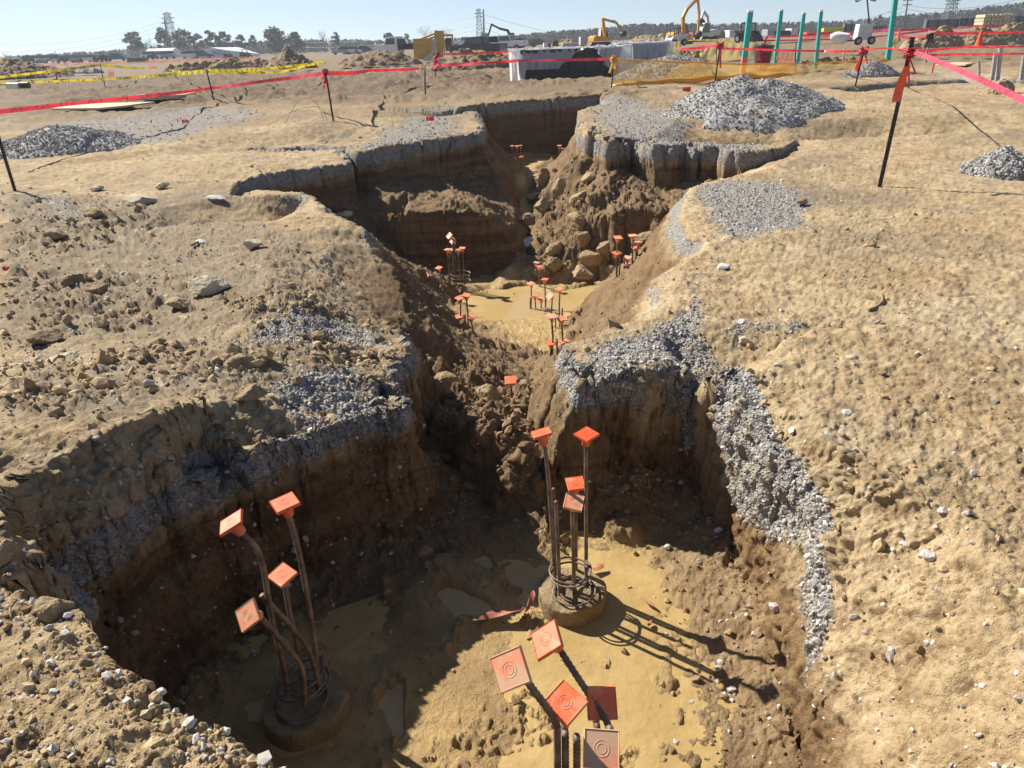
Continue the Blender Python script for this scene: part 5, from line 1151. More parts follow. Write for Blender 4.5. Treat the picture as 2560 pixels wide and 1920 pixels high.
# twigs and roots
t = simple('dry_stick', (.30, .20, .11), .9)
def stick(label, pts, dist=None, rad=.008):
    q = [hit(*p)+np.array([0, 0, rad+.012]) for p in pts]; p = smooth_path(q, .03)
    tag(MB().tube(p, np.linspace(rad, rad*.5, len(p)), 6).build('dry_root', 'dry_stick', smooth=True), label, 'root')
stick('curved dry root on the right ground', [(1875, 675), (1893, 668), (1905, 655), (1903, 640)], rad=.012)
stick('thin dry stick on the flat left ground', [(415, 535), (440, 522)], rad=.016)
for k, lb in enumerate(['taller dry weed stem arching by the left stake', 'lower dry weed stem arching by the left stake']):
    b = hit(700+k*8, 262+k); e = b+np.array([-.9-.5*k, -.2, 0]); tag(MB().tube(smooth_path([b, b+np.array([-.15, 0, .45-.12*k]), b+np.array([-.5-.2*k, -.1, .5-.2*k]), e], .06), .006, 5).build('dry_weed', 'dry_stick', smooth=True), lb, 'weed')
# red plastic scraps in the mud
def scrap(label, pts, z, mat='red_scrap', w=.035):
    if 'red_scrap' not in M: simple('red_scrap', (.38, .12, .075), .6, dirt=(.45, .32, .15, .7))
    p = smooth_path([P(*q, z) for q in pts], .02); m = MB(); n = len(p)
    for i, q in enumerate(p):
        a = i*.35; k = w*(.5+.5*math.sin(math.pi*(i+.5)/n)); d = np.array([.15*math.cos(a), .8, .5*math.sin(a)]); m.V += [tuple(q+d*k), tuple(q+np.array([0, 0, .015])), tuple(q-d*k+np.array([0, 0, .02]))]
    m.F = [(3*i+k, 3*i+k+1, 3*i+k+4, 3*i+k+3) for i in range(n-1) for k in (0, 1)]
    tag(m.build('plastic_scrap', M[mat], fix=False), label, 'scrap', 'muddy red plastic scraps on the pit floor')
scrap('long muddy red strip lying left of the middle pier', [(1022, 1342), (1060, 1330), (1110, 1324), (1150, 1318)], -1.03)
scrap('upright folded red strip against the middle pier', [(1134, 1325), (1145, 1300), (1155, 1282)], -1.0, w=.05)
scrap('red scrap right behind the middle pier', [(1275, 1232), (1292, 1228), (1304, 1224)], -1.06)
scrap('curled red scrap in the mud by the right edge', [(1388, 1296), (1398, 1302), (1415, 1312)], -1.07, w=.022)
scrap('small red scrap in the mud under the curled one', [(1398, 1352), (1408, 1346)], -1.07, w=.03)
# ------------------------------------------------------------------ heaps of gravel and earth
t = NT('pile_gravel'); v = t.vor(24); n = t.noise(2.2, 4); n2 = t.noise(50, 4)
c = t.mix(v.outputs['Color'], (.20, .197, .195), (.50, .495, .48)); c = t.mix(t.ramp(n, .5, .68, 0, .6), c, (.38, .30, .19)); c = t.mix(t.ramp(n2, .5, .75, 0, .5), c, (.14, .13, .12))
t.l(c, t.b.inputs['Base Color']); t.set(Roughness=.9); t.l(t.bump(v.outputs['Distance'], -1.0, .03), t.b.inputs['Normal']); M['pile_gravel'] = t.m
t = NT('heap_stone'); t.l(t.mix(t.attr('tone'), (.18, .172, .16), (.58, .565, .535)), t.b.inputs['Base Color']); t.set(Roughness=.9); M['heap_stone'] = t.m
def dirt(name, a, b, c_, sc=1.0):
    t = NT(name); n1, n2 = t.noise(.7*sc, 5), t.noise(5*sc, 6, .68)
    c = t.mix(t.ramp(n1, .35, .65), a, b); c = t.mix(t.ramp(n2, .45, .68, 0, .8), c, c_); t.l(c, t.b.inputs['Base Color']); t.set(Roughness=.95); t.l(t.bump(n2, 1.0, .12/sc), t.b.inputs['Normal']); M[name] = t.m
dirt('pile_earth', (.24, .165, .09), (.36, .26, .15), (.13, .085, .045)); dirt('pile_tan', (.36, .26, .14), (.48, .36, .21), (.22, .15, .08))
def heap(name, cat, label, cx, py, wpx, toppx, mat, dist=None, depth=.7, peaks=None, clod=.1, seed=0, res=90, pw=1.25, group=None):
    """a mound whose foot is at the pixel row py; peaks are (x, y, reach, height) in half widths"""
    b = Y(cx, py, dist) if dist else hit(cx, py); D = b[1]; w = wpx/1543*D/2*1.02; tp = Y(cx, toppx, D+w*depth*.6); h = tp[2]-b[2]
    peaks = peaks or [(0, 0, 1, 1)]
    u = np.linspace(-1.25, 1.25, res); X, Yv = np.meshgrid(u, u, indexing='ij'); Z = np.zeros_like(X); o = seed*13.7
    wx = fbm(X+o, Yv, 0*X, 1.5, 3, seed)*.16; wy = fbm(X+o, Yv+9, 0*X, 1.5, 3, seed+4)*.16
    for (px_, py_, r, k) in peaks: Z = np.maximum(Z, k*np.maximum(0, 1-(np.hypot(X+wx-px_, Yv+wy-py_)/r)**pw))
    edge = sstep(0, .12, Z)
    Z = Z*h+edge*(fbm(X*w+o, Yv*w, 0*X, 1.2/max(w*.25, .3), 4, seed+8)*h*.10+lumps(X*w+o, Yv*w, clod*2.2, seed+9, .5)*(.6 if 'earth' in name else .18)+lumps(X*w+o, Yv*w, clod, seed+11, .8)*(.7 if 'earth' in name else .5))-.06*(1-edge)
    n = res
    if D < 45: Z = Z+base_z(b[0]+X*w, b[1]+w*depth*.75+Yv*w*depth)-b[2]; low = sstep(0, .03, edge)
    V = np.stack([X*w, Yv*w*depth, Z], -1).reshape(-1, 3)
    i = np.arange(n-1)[:, None]*n+np.arange(n-1)[None]; F = np.stack([i, i+n, i+n+1, i+1], -1).reshape(-1, 4)
    keep = (edge.reshape(-1)[F] > 0).any(1)
    ob = mesh_np(name, V, F[keep], M[mat], smooth=True); ob.location = (b[0], b[1]+w*depth*.75, b[2]-.02)
    if 'gravel' in name and D < 35:
        r = np.random.default_rng(seed); fk = F[keep]; n = int(min(7000, 26*w*w*340/max(1, D/12))); f = fk[r.integers(0, len(fk), n)]; C = V[f].mean(1)+r.normal(size=(n, 3))*.012; sz = np.maximum(np.exp(r.normal(math.log(.02), .35, n)), D/710*r.uniform(.42, .85, n))
        base = np.stack(SHAPES)[r.integers(0, len(SHAPES), n)]; W = np.einsum('nij,nkj->nki', rotmats(n, r), base)*sz[:, None, None]+C[:, None, :]
        st = mesh_np('surface_stones', W.reshape(-1, 3), (IF[None]+(np.arange(n)*len(IV))[:, None, None]).reshape(-1, 3), M['heap_stone'], ob, attrs=dict(tone=np.repeat(np.clip(r.normal(.42, .25, n), 0, 1), len(IV)))); tag(st, kind='stuff')
    return tag(ob, label, cat, group)
heap('gravel_heap', 'gravel heap', 'big two humped grey gravel heap behind the right cut blocks', 1668, 258, 372, 172, 'pile_gravel', depth=.75, peaks=[(-.12, .3, .95, 1), (.22, .25, .95, .93), (-.02, -.35, .72, .62), (-.35, .1, .6, .72)], clod=.07, seed=3, res=190, pw=1.05)
heap('gravel_heap', 'gravel heap', 'small grey gravel cone left of the thick dark post', 1903, 172, 118, 134, 'pile_gravel', dist=26, peaks=[(-.15, 0, 1.05, 1)], clod=.06, seed=5)
heap('gravel_heap', 'gravel heap', 'tan grey gravel heap seen through the amber net', 1452, 184, 230, 129, 'pile_gravel', dist=29, peaks=[(.1, .1, 1.1, 1), (.45, .1, .6, .8)], clod=.08, seed=7)
heap('gravel_heap', 'gravel heap', 'low spread gravel heap at the left picture edge', 70, 346, 300, 286, 'pile_gravel', depth=1.1, peaks=[(-.2, .2, 1.0, 1), (.45, .1, .6, .5)], clod=.06, seed=9, res=150)
heap('gravel_heap', 'gravel heap', 'grey gravel heap cut by the right picture edge', 2205, 385, 170, 322, 'pile_gravel', depth=1.0, peaks=[(.1, .2, 1.0, 1)], clod=.05, seed=10, res=120)
heap('earth_mound', 'earth mound', 'cone shaped dark brown mound right of the white tent', 622, 147, 128, 104, 'pile_earth', dist=62, peaks=[(-.05, 0, .95, 1)], clod=.3, seed=11, pw=1.1)
heap('earth_mound', 'earth mound', 'low brown mound left of the yellow trench boxes', 812, 141, 176, 109, 'pile_earth', dist=62, peaks=[(0, 0, 1, 1), (.4, 0, .6, .6)], clod=.3, seed=12)
heap('earth_mound', 'earth mound', 'wide brown mound behind the curl of tape', 1010, 150, 220, 108, 'pile_earth', dist=46, peaks=[(.1, .2, .9, 1), (-.4, 0, .6, .6), (.6, 0, .5, .55)], clod=.25, seed=13)
heap('earth_mound', 'earth mound', 'dark brown bank at the far left edge', 10, 170, 210, 128, 'pile_earth', dist=55, peaks=[(-.2, 0, 1, 1), (.4, 0, .6, .5)], clod=.3, seed=14)
heap('earth_mound', 'earth mound', 'long tan mound under the red tape at the right edge', 2135, 97, 330, 50, 'pile_tan', dist=55, depth=.4, peaks=[(-.5, 0, .5, .8), (0, 0, .55, .8), (.45, 0, .6, 1)], clod=.35, seed=15, res=130)
heap('earth_mound', 'earth mound', 'dark clod heap left of the tan mesh fence', 1482, 127, 100, 107, 'pile_earth', dist=48, peaks=[(0, 0, 1, 1), (.5, 0, .5, .9)], clod=.25, seed=16)
heap('earth_mound', 'earth mound', 'small tan mound left of the orange excavator', 1233, 100, 62, 83, 'pile_tan', dist=120, peaks=[(0, 0, 1, 1)], clod=.4, seed=17)
heap('earth_mound', 'earth mound', 'tan mound between the two excavators', 1405, 96, 120, 73, 'pile_tan', dist=110, peaks=[(-.1, 0, .9, .9), (.4, 0, .6, 1)], clod=.4, seed=18)
heap('earth_mound', 'earth mound', 'low dark bank in front of the tent', 480, 148, 240, 129, 'pile_earth', dist=80, depth=.3, peaks=[(-.5, 0, .5, .7), (0, 0, .6, 1), (.5, 0, .5, .8)], clod=.4, seed=19)
heap('earth_mound', 'earth mound', 'brown bank behind the leaning stake', 1800, 128, 130, 112, 'pile_earth', dist=36, depth=.5, peaks=[(0, 0, 1, .8), (.5, 0, .5, .9)], clod=.2, seed=20)
heap('earth_mound', 'earth mound', 'tan lump at the end of the right side trench', 2175, 178, 60, 148, 'pile_tan', dist=19, peaks=[(0, 0, 1, 1)], clod=.12, seed=21, pw=2.2)
for k, (cx, py, w, tp, lb) in enumerate([(112, 157, 40, 142, 'leftmost grey gravel ridge beyond the yellow tape'), (142, 157, 44, 142, 'second grey gravel ridge beyond the yellow tape'), (176, 157, 44, 144, 'third grey gravel ridge beyond the yellow tape'), (200, 157, 34, 147, 'smallest grey gravel ridge beyond the yellow tape')]):
    heap('gravel_heap', 'gravel heap', lb, cx, py, w, tp, 'pile_gravel', dist=75, clod=.2, seed=30+k, res=60, group='gravel ridges at far left')
# ------------------------------------------------------------------ dumpster under plastic
simple('dumpster_black', (.022, .026, .028), .5, var=.3, scale=3, dirt=(.12, .09, .06, .4)); simple('dumpster_blue', (.03, .07, .20), .5, dirt=(.1, .09, .08, .3))
def dumpster(label, xl, xr, py, pt, dist, mat, dep, slab=False):
    b = Y(xl, py, dist); e = Y(xr, py, dist); w = e[0]-b[0]; h = Y((xl+xr)/2, pt, dist)[2]-b[2]; z0 = .18
    root = empty('dumpster', (b[0], dist, b[2]-.02), label, 'dumpster'); m = MB()
    m.box((w/2, .03, z0+(h-z0)/2), (w, .06, h-z0)); m.box((w/2, dep-.03, z0+(h-z0)/2), (w, .06, h-z0)); m.box((.03, dep/2, z0+(h-z0)/2), (.06, dep-.13, h-z0)); m.box((w-.03, dep/2, z0+(h-z0)/2), (.06, dep-.13, h-z0)); m.box((w/2, dep/2, z0+.05), (w-.13, dep-.13, .08))
    m.build('body', mat, root)
    n = int(w/.62)
    for k in range(n+1): MB().box((.06+k*(w-.12)/n, -.06, z0+(h-z0)*.5), (.10, .118, (h-z0)*.96)).build('rib', mat, root)
    MB().box((w/2, -.09, h-.06), (w+.1, .17, .13)).build('top_rail', mat, root); MB().box((w/2, -.10, z0+.02), (w+.16, .19, .14)).build('base_rail', mat, root)
    MB().box((-.10, -.02, z0+.42), (.20, .3, .55)).build('door_hinge', mat, root)
    for x in (.35, w-.45): MB().lathe([(.14, -.1), (.15, -.08), (.15, .08), (.14, .1)], (x, .0, .13), Vector((0, 1, 0)), 16).build('roller', 'tyre', root)
    return root, b, w, h
DR, DB, DW, DH = dumpster('black ribbed dumpster half covered in plastic sheeting beyond the trench end', 1128, 1338, 176, 104, 33, 'dumpster_black', 2.3)
dumpster('blue dumpster wrapped in clear plastic behind the black one', 1334, 1440, 139, 92, 39, 'dumpster_blue', 2.3)
def sheet(label, b, dist, x0, x1, ztop, hang, seed, dep=2.2, back=.4, res=150):
    """thin sheet over the rim; hang(u) is how far it falls in front"""
    n = res; V = []; ro = [-1.0, -.55, -.2, -.06]+list(np.linspace(0, 1, 22)); r = random.Random(seed)
    for v in ro:
        for i in range(n+1):
            u = i/n; x = x0+(x1-x0)*u; f = math.sin(u*61+seed)*.5+math.sin(u*23+2*seed)*.5+math.sin(u*137)*.25
            if v <= 0: y = -v*dep; z = ztop+.03+.035*math.sin(u*17+v*5)+.02*f-.05*(v < -.3)*math.sin(-v*3.1); y -= .12*(v > -.1)
            else:
                H = hang(u); y = -.16-.10*v*(1+.9*f)-.05*f*v; z = ztop+.03-H*v+.0*f; x = x+.05*v*math.sin(u*40+seed)
            V.append((x, y, z))
    m = len(ro); F = [(j*(n+1)+i, j*(n+1)+i+1, (j+1)*(n+1)+i+1, (j+1)*(n+1)+i) for j in range(m-1) for i in range(n)]
    o = mesh_np('plastic_sheet', V, np.array(F), M['clear_sheet'], smooth=True); o.location = (b[0], dist, b[2]); return tag(o, label, 'plastic sheet')
def pw_lin(pts): return lambda u: float(np.interp(u, [p[0] for p in pts], [p[1] for p in pts]))
sheet('white plastic sheeting draped over the left end of the black dumpster', DB, 33, -.55, DW*.66, DH, pw_lin([(0, 1.6), (.14, 1.56), (.20, 1.40), (.23, .80), (.62, .80), (.82, .32), (.95, .05), (1, .02)]), 2)
sheet('white plastic sheeting pulled aside over the right end of the black dumpster', DB, 32.97, DW*.72, DW+.5, DH+.012, pw_lin([(0, .03), (.15, .3), (.45, 1.05), (.62, 1.45), (1, 1.5)]), 5)
b2 = Y(1334, 139, 39); sheet('cloudy clear plastic wrapped round the blue dumpster', b2, 38.96, -.1, Y(1440, 139, 39)[0]-b2[0]+.25, Y(1390, 92, 39)[2]-b2[2], pw_lin([(0, .9), (.5, 1.0), (.9, 1.1), (1, 1.15)]), 9)
M['clear_sheet2'] = M['clear_sheet']
# ------------------------------------------------------------------ vehicles and machines
simple('car_white', (.76, .77, .78), .3, var=.03); simple('car_dark', (.03, .035, .05), .25, var=.05); simple('car_grey', (.32, .34, .36), .3, var=.05); simple('car_blue', (.05, .10, .22), .3, var=.05)
simple('machine_orange', (.72, .34, .04), .45, var=.1, scale=2, dirt=(.25, .17, .09, .4)); simple('machine_white', (.68, .69, .68), .45, var=.05, dirt=(.4, .33, .22, .3)); simple('machine_black', (.03, .03, .032), .5); simple('lamp_red', (.5, .02, .02), .3); simple('lamp_clear', (.8, .8, .75), .2)
def wheels(root, spots, r=.38, w=.26):
    for x, y in spots:
        wl = MB().lathe([(r*.8, -w/2), (r, -w*.4), (r, w*.4), (r*.8, w/2)], (x, y, r), Vector((0, 1, 0)), 18).build('wheel', 'tyre', root); MB().lathe([(r*.55, -w*.52), (r*.5, -w*.56), (r*.1, -w*.56)] if y < 0 else [(r*.1, w*.56), (r*.5, w*.56), (r*.55, w*.52)], (x, y, r), Vector((0, 1, 0)), 14).build('rim', 'car_grey', wl)
def place(root, px, py, dist, rot, z=None):
    b = Y(px, py, dist); root.location = b; root.rotation_euler = (0, 0, rot); return root
def pickup(label, px, py, dist, rot, mat, bed=True, group=None, simple_=False, s=1.0):
    root = empty('pickup_truck', (0, 0, 0), label, 'pickup', group); W = 1.9
    m = MB(); m.prism([(2.75, .5), (2.75, 1.0), (2.6, 1.12), (1.35, 1.2), (-2.75, 1.2), (-2.8, .55)][::-1], -W/2, W/2, 'y'); m.build('body', mat, root, bevel=.04)
    c = MB(); c.prism([(1.3, 1.19), (.75, 1.82), (-.75, 1.86), (-1.0, 1.19)][::-1], -W/2+.1, W/2-.1, 'y'); c.build('cab', mat, root, bevel=.03)
    for y in (-1, 1):
        g = MB(); g.prism([(1.05, 1.24), (.68, 1.72), (-.68, 1.75), (-.85, 1.24)][::-1], y*(W/2-.1)-.006, y*(W/2-.1)+.006, 'y'); g.build('window', 'glass_dark', root)
    MB().add([(-.94, -.75, 1.25), (-.94, .75, 1.25), (-.78, .68, 1.78), (-.78, -.68, 1.78)], [(0, 1, 2, 3)]).build('window', 'glass_dark', root, fix=False).location = (-.06, 0, 0)
    MB().add([(1.27, -.75, 1.25), (1.27, .75, 1.25), (.82, .68, 1.78), (.82, -.68, 1.78)], [(3, 2, 1, 0)]).build('window', 'glass_dark', root, fix=False).location = (.03, 0, 0)
    if bed: MB().box((-1.85, 0, 1.205), (1.55, 1.6, .012)).build('bed_floor', 'car_dark', root)
    for y in (-.82, .82): MB().box((-2.79, y, .98), (.05, .16, .34)).build('tail_light', 'lamp_red', root); MB().box((2.75, y, .92), (.05, .3, .16)).build('headlight', 'lamp_clear', root)
    MB().box((-2.86, 0, .58), (.12, 1.85, .2)).build('bumper', 'car_grey', root)
    wheels(root, [(1.8, -.86), (1.8, .86), (-1.75, -.86), (-1.75, .86)]); root.scale = (s, s, s)
    return place(root, px, py, dist, rot)
pickup('white pickup seen from behind near the centre of the far site', 1061, 118, 88, math.radians(98), M['car_white'])
pickup('dark pickup parked left of the white one behind the brown mound', 1034, 124, 78, math.radians(155), M['car_dark'])
pickup('small white pickup beside the yellow frame', 1002, 103, 150, math.radians(20), M['car_white'])
pickup('white car at the right of the white pickup', 1093, 111, 100, math.radians(160), M['car_white'], bed=False)
def flatbed(label, px, py, dist, rot):
    root = empty('flatbed_truck', (0, 0, 0), label, 'truck'); m = MB(); m.prism([(3.4, .5), (3.4, 1.3), (2.3, 1.45), (1.9, 2.2), (.6, 2.25), (.55, .5)][::-1], -1, 1, 'y'); m.build('cab', 'car_white', root, bevel=.05)
    for y in (-1.0, 1.0): g = MB(); g.prism([(2.1, 1.45), (1.8, 2.05), (.85, 2.08), (.85, 1.45)][::-1], y-.008, y+.008, 'y'); g.build('window', 'glass_dark', root)
    MB().add([(2.33, -.8, 1.5), (2.33, .8, 1.5), (1.98, .75, 2.1), (1.98, -.75, 2.1)], [(3, 2, 1, 0)]).build('windscreen', 'glass_dark', root, fix=False).location = (.03, 0, 0)
    MB().box((-1.5, 0, .95), (4.0, 2.2, .16)).build('bed', 'machine_black', root); MB().box((.42, 0, 1.5), (.1, 2.1, 1.0)).build('headboard', 'machine_black', root); MB().box((-1.5, -1.07, 1.25), (3.9, .06, .45)).build('side_board', 'machine_black', root)
    wheels(root, [(2.4, -.9), (2.4, .9), (-2.2, -.9), (-2.2, .9)], .45); return place(root, px, py, dist, rot)
flatbed('white cabbed flatbed truck left of the yellow trench boxes', 878, 125, 90, math.radians(165))
def excavator(label, px, py, dist, rot, mat, cabmat, pose, s=1.0, cab=True, tracks=True):
    root = empty('excavator', (0, 0, 0), label, 'excavator')
    for y in (-.95, .95):
        k = MB(); k.prism([(1.6, .35), (1.35, .75), (-1.35, .75), (-1.6, .35), (-1.3, 0), (1.3, 0)], y-.25, y+.25, 'y'); k.build('track', 'machine_black', root)
    b = MB(); b.prism([(1.2, .85), (1.2, 1.3), (-1.5, 1.75), (-2.0, 1.5), (-2.0, .85)][::-1], -1.1, 1.1, 'y'); b.build('house', mat, root, bevel=.06)
    c = MB(); c.prism([(1.45, .9), (1.5, 1.7), (1.1, 2.7), (.0, 2.75), (-.1, .9)][::-1], .25, 1.15, 'y'); cb = c.build('cab', cabmat, root, bevel=.05)
    for y in (.24, 1.16): g = MB(); g.prism([(1.35, 1.3), (1.38, 1.75), (1.05, 2.55), (.1, 2.58), (.05, 1.3)][::-1], y-.008, y+.008, 'y'); g.build('window', 'glass_dark', cb)
    MB().add([(1.5, .33, 1.25), (1.5, 1.07, 1.25), (1.18, 1.05, 2.55), (1.18, .35, 2.55)], [(3, 2, 1, 0)]).build('windscreen', 'glass_dark', cb, fix=False).location = (.04, 0, .02)
    def arm(pts, w, name, mt, taper=.6):
        m = MB(); p = [Vector((q[0], -.2, q[1])) for q in pts]
        for i, (a, d) in enumerate(zip(p[:-1], p[1:])):
            v = d-a; R = Vector((0, 0, 1)).rotation_difference(v.normalized()).to_matrix(); m.box((a+d)/2, (w*(1-.12*i), w*.8, v.length+w*.5), R)
        return m.build(name, mt, root, bevel=.03)
    arm(pose[0], .5, 'boom', mat); st = arm(pose[1], .36, 'stick', mat)
    for a, d in pose[2]: MB().tube([(a[0], -.2, a[1]), (d[0], -.2, d[1])], .07, 8).build('cylinder', 'machine_black', root)
    q = pose[1][-1]; k = MB(); k.prism([(q[0]+.1, q[1]+.2), (q[0]+.5, q[1]-.1), (q[0]+.35, q[1]-.7), (q[0]-.4, q[1]-.8), (q[0]-.55, q[1]-.3)], -.65, .25, 'y'); k.build('bucket', 'machine_black', root)
    root.scale = (s, s, s); return place(root, px, py, dist, rot)
excavator('orange armed excavator with a white cab behind the dumpster', 1299, 101, 80, math.radians(20), M['machine_orange'], M['machine_white'], ([(.6, 1.2), (.2, 3.3), (.1, 4.2)], [(.1, 4.2), (2.6, 3.6), (4.0, 2.2)], [((.8, 1.5), (.3, 3.2)), ((.3, 4.0), (2.4, 3.9))]), .6)
excavator('orange armed excavator with its stick folded straight down, right of the dumpster', 1470, 96, 74, math.radians(18), M['machine_orange'], M['machine_black'], ([(.3, 1.2), (.0, 3.6), (.6, 4.7), (2.3, 6.1)], [(2.3, 6.2), (2.75, 4.0), (2.8, 1.6)], [((.6, 1.3), (.3, 3.4)), ((.6, 4.9), (2.2, 6.3))]), .62)
excavator('black long armed excavator behind the white pickup', 1112, 103, 120, math.radians(172), M['machine_black'], M['machine_black'], ([(.3, 1.2), (1.4, 3.2), (3.0, 3.6)], [(3.0, 3.6), (4.6, 4.4), (5.6, 1.8)], [((.6, 1.3), (1.4, 3.0))]), .75)
excavator('white mini excavator left of the shipping containers', 1523, 90, 78, math.radians(200), M['machine_white'], M['machine_white'], ([(.3, 1.2), (-.3, 2.9), (-.2, 3.6)], [(-.2, 3.6), (.5, 4.3), (.9, 3.2)], [((.4, 1.4), (-.1, 2.8))]), .62)
def loader(label, px, py, dist, rot, mat, s=1.0, arm_up=.0, name='compact_loader', cat='loader'):
    root = empty(name, (0, 0, 0), label, cat); b = MB(); b.prism([(1.2, .45), (1.2, 1.0), (.6, 1.1), (-1.2, 1.35), (-1.4, .45)][::-1], -.75, .75, 'y'); b.build('body', mat, root, bevel=.05)
    m = MB()
    for x in (-.5, .75):
        for y in (-.6, .6): m.box((x, y, 1.65), (.09, .09, 1.1))
    m.box((.12, 0, 2.2), (1.5, 1.35, .1)); m.build('roll_cage', 'machine_black', root)
    for y in (-.9, .9): k = MB(); k.prism([(-1.3, 1.2), (-1.2, 1.5), (1.0, 1.25+arm_up), (1.6, .4+arm_up), (1.45, .3+arm_up), (.9, 1.0+arm_up)][::-1], y-.08, y+.08, 'y'); k.build('lift_arm', mat, root)
    k = MB(); k.prism([(1.5, .2+arm_up), (1.55, .8+arm_up), (1.8, .3+arm_up), (2.2, .1+arm_up)], -.95, .95, 'y'); k.build('bucket', 'machine_black', root); wheels(root, [(.7, -.8), (.7, .8), (-.75, -.8), (-.75, .8)], .42, .3); root.scale = (s, s, s); return place(root, px, py, dist, rot)
loader('white compact loader below the orange excavator arm', 1461, 99, 66, math.radians(195), M['machine_white'], .6)
loader('black compact loader right of the white container', 1612, 92, 62, math.radians(-50), M['machine_black'], .62)
loader('dark backhoe standing before the white tent', 530, 125.5, 150, math.radians(10), M['machine_black'], .68, .2, 'backhoe', 'backhoe')
loader('dark loader with raised bucket left of the backhoe', 492, 127.5, 150, math.radians(30), M['machine_black'], .6, .4)
loader('dark loader far left among the orange fence', 220, 134, 150, math.radians(160), M['machine_black'], .75, .4)
# containers, stacks, frames
def crate(name, cat, label, xl, xr, pb, pt, dist, mat, dep=2.4, ribs=0, rot=0, group=None, doors=False):
    a, e = Y(xl, pb, dist), Y(xr, pb, dist); w = e[0]-a[0]; h = Y((xl+xr)/2, pt, dist)[2]-(a[2]+e[2])/2
    root = empty(name, ((a[0]+e[0])/2, dist, min(a[2], e[2])), label, cat, group, rot); h += abs(a[2]-e[2])/2
    m = MB(); m.box((0, dep/2, h/2), (w, dep, h))
    m.build('shell', mat, root, bevel=.03)
    if ribs:
        k = MB()
        for q in range(ribs): k.box((-w/2+w*(q+.5)/ribs, -.03, h*.5), (w/ribs*.5, .056, h*.86))
        k.build('corrugation', mat, root)
    for x in (-w/2+.06, w/2-.06): MB().box((x, -.035, h/2), (.12, .066, h*1.0)).build('corner_post', mat, root)
    if doors: MB().box((w*.3, -.05, h*.48), (w*.34, .09, h*.86)).build('door', 'machine_black', root)
    return root
simple('container_brown', (.22, .18, .14), .6, dirt=(.12, .08, .05, .4)); simple('container_red', (.28, .07, .05), .6); simple('container_yellow', (.72, .60, .04), .5); simple('container_blue', (.04, .07, .13), .6)
crate('shipping_container', 'container', 'first brown shipping container right of the white mini excavator', 1540, 1557, 83, 67, 95, 'container_brown', ribs=9, group='shipping containers')
crate('shipping_container', 'container', 'second brown shipping container touching the white one', 1557.5, 1574, 82, 66.5, 95, 'container_brown', ribs=9, group='shipping containers')
crate('shipping_container', 'container', 'white shipping container with a dark open door', 1575, 1601, 80, 64.5, 93, 'machine_white', ribs=10, doors=True, group='shipping containers')
crate('shipping_container', 'container', 'dark red container left of the white mini excavator', 1496, 1509, 82, 69, 110, 'container_red', ribs=6, group='shipping containers')
crate('shipping_container', 'container', 'yellow container behind the teal posts', 1778, 1821, 72, 60, 120, 'container_yellow', ribs=12, group='shipping containers')
crate('shipping_container', 'container', 'orange red container below the yellow one', 1741, 1803, 80, 69, 95, 'cone_orange', ribs=14, group='shipping containers')
crate('shipping_container', 'container', 'dark blue container at far left behind the orange fence', 275, 311, 133, 125, 150, 'container_blue', ribs=10, group='shipping containers')
simple('pipe_grey', (.16, .18, .21), .5, var=.15)
def pipes(label, xl, xr, pb, pt, dist, rows=5, mat='pipe_grey'):
    a, e = Y(xl, pb, dist), Y(xr, pb, dist); w = e[0]-a[0]; zt = Y((xl+xr)/2, pt, dist)[2]; z0 = (a[2]+e[2])/2; h = zt-z0; r = h/rows/2; root = empty('pipe_stack', ((a[0]+e[0])/2, dist, z0), label, 'pipe stack', 'stacks of grey pipe')
    for j in range(rows):
        m = MB()
        for k in range(3): m.lathe([(r, -w/2), (r, w/2)], (0, k*2*r, r+j*2*r), Vector((1, 0, 0)), 12)
        m.build('pipe_row', mat, root)
    for x in (-w*.45, -w*.15, w*.15, w*.45): MB().box((x, -r-.04, h/2), (.12, .07, h)).build('batten', 'machine_black', root)
pipes('grey pipe stack left of the light tower mast', 1822, 1866, 69, 51, 120)
pipes('low grey pipe stack behind the light tower', 1880, 1914, 67, 55, 125)
pipes('long grey pipe stack left end of the right hand row', 1998, 2069, 61, 41, 110)
pipes('grey pipe stack next to the pale timber', 2070, 2113, 57, 37.5, 112)
pipes('grey pipe stack at the right picture edge', 2176, 2240, 52, 33, 112)
b = Y(2144, 60, 104); root = empty('timber_stack', tuple(b), 'stack of pale timber bundles between the grey pipe stacks', 'timber stack'); r = random.Random(3)
for k in range(8):
    for j in range(4): MB().box((-1.8+k*.52, r.uniform(-.1, .1), .15+j*.42), (.42, 2.0, .34), Matrix.Rotation(r.uniform(-.15, .15), 3, 'Y')).build('timber_bundle', 'pale_wood', root)
simple('trench_yellow', (.62, .36, .03), .55, var=.2, dirt=(.3, .2, .08, .5))
b = Y(920, 127, 85); root = empty('trench_box', tuple(b), 'yellow steel trench boxes stacked beside the flatbed truck', 'trench box')
MB().box((-.3, 0, 1.0), (1.9, .15, 2.0)).build('panel', 'trench_yellow', root); MB().box((1.5, .3, 1.4), (1.0, .15, 2.6), Matrix.Rotation(.1, 3, 'Y')).build('panel', 'trench_yellow', root); MB().box((.85, .1, 1.1), (.9, .15, 1.6)).build('panel', 'pale_wood', root)
for z in (1.6, 1.9, 2.2): MB().tube([(-.6, .3, z-.3), (1.1, .3, z+.2)], .1, 8).build('spreader', 'trench_yellow', root)
b = Y(970, 113, 100); root = empty('shoring_gate', tuple(b), 'upright yellow brown frame right of the trench boxes', 'trench frame')
for x in (-.55, .55): MB().box((x, 0, 1.0), (.2, .3, 2.1)).build('upright', 'trench_yellow', root)
MB().box((0, 0, 1.95), (.89, .25, .25)).build('crossbar', 'trench_yellow', root); MB().box((0, .1, .9), (.8, .05, 1.5)).build('panel', 'machine_black', root)
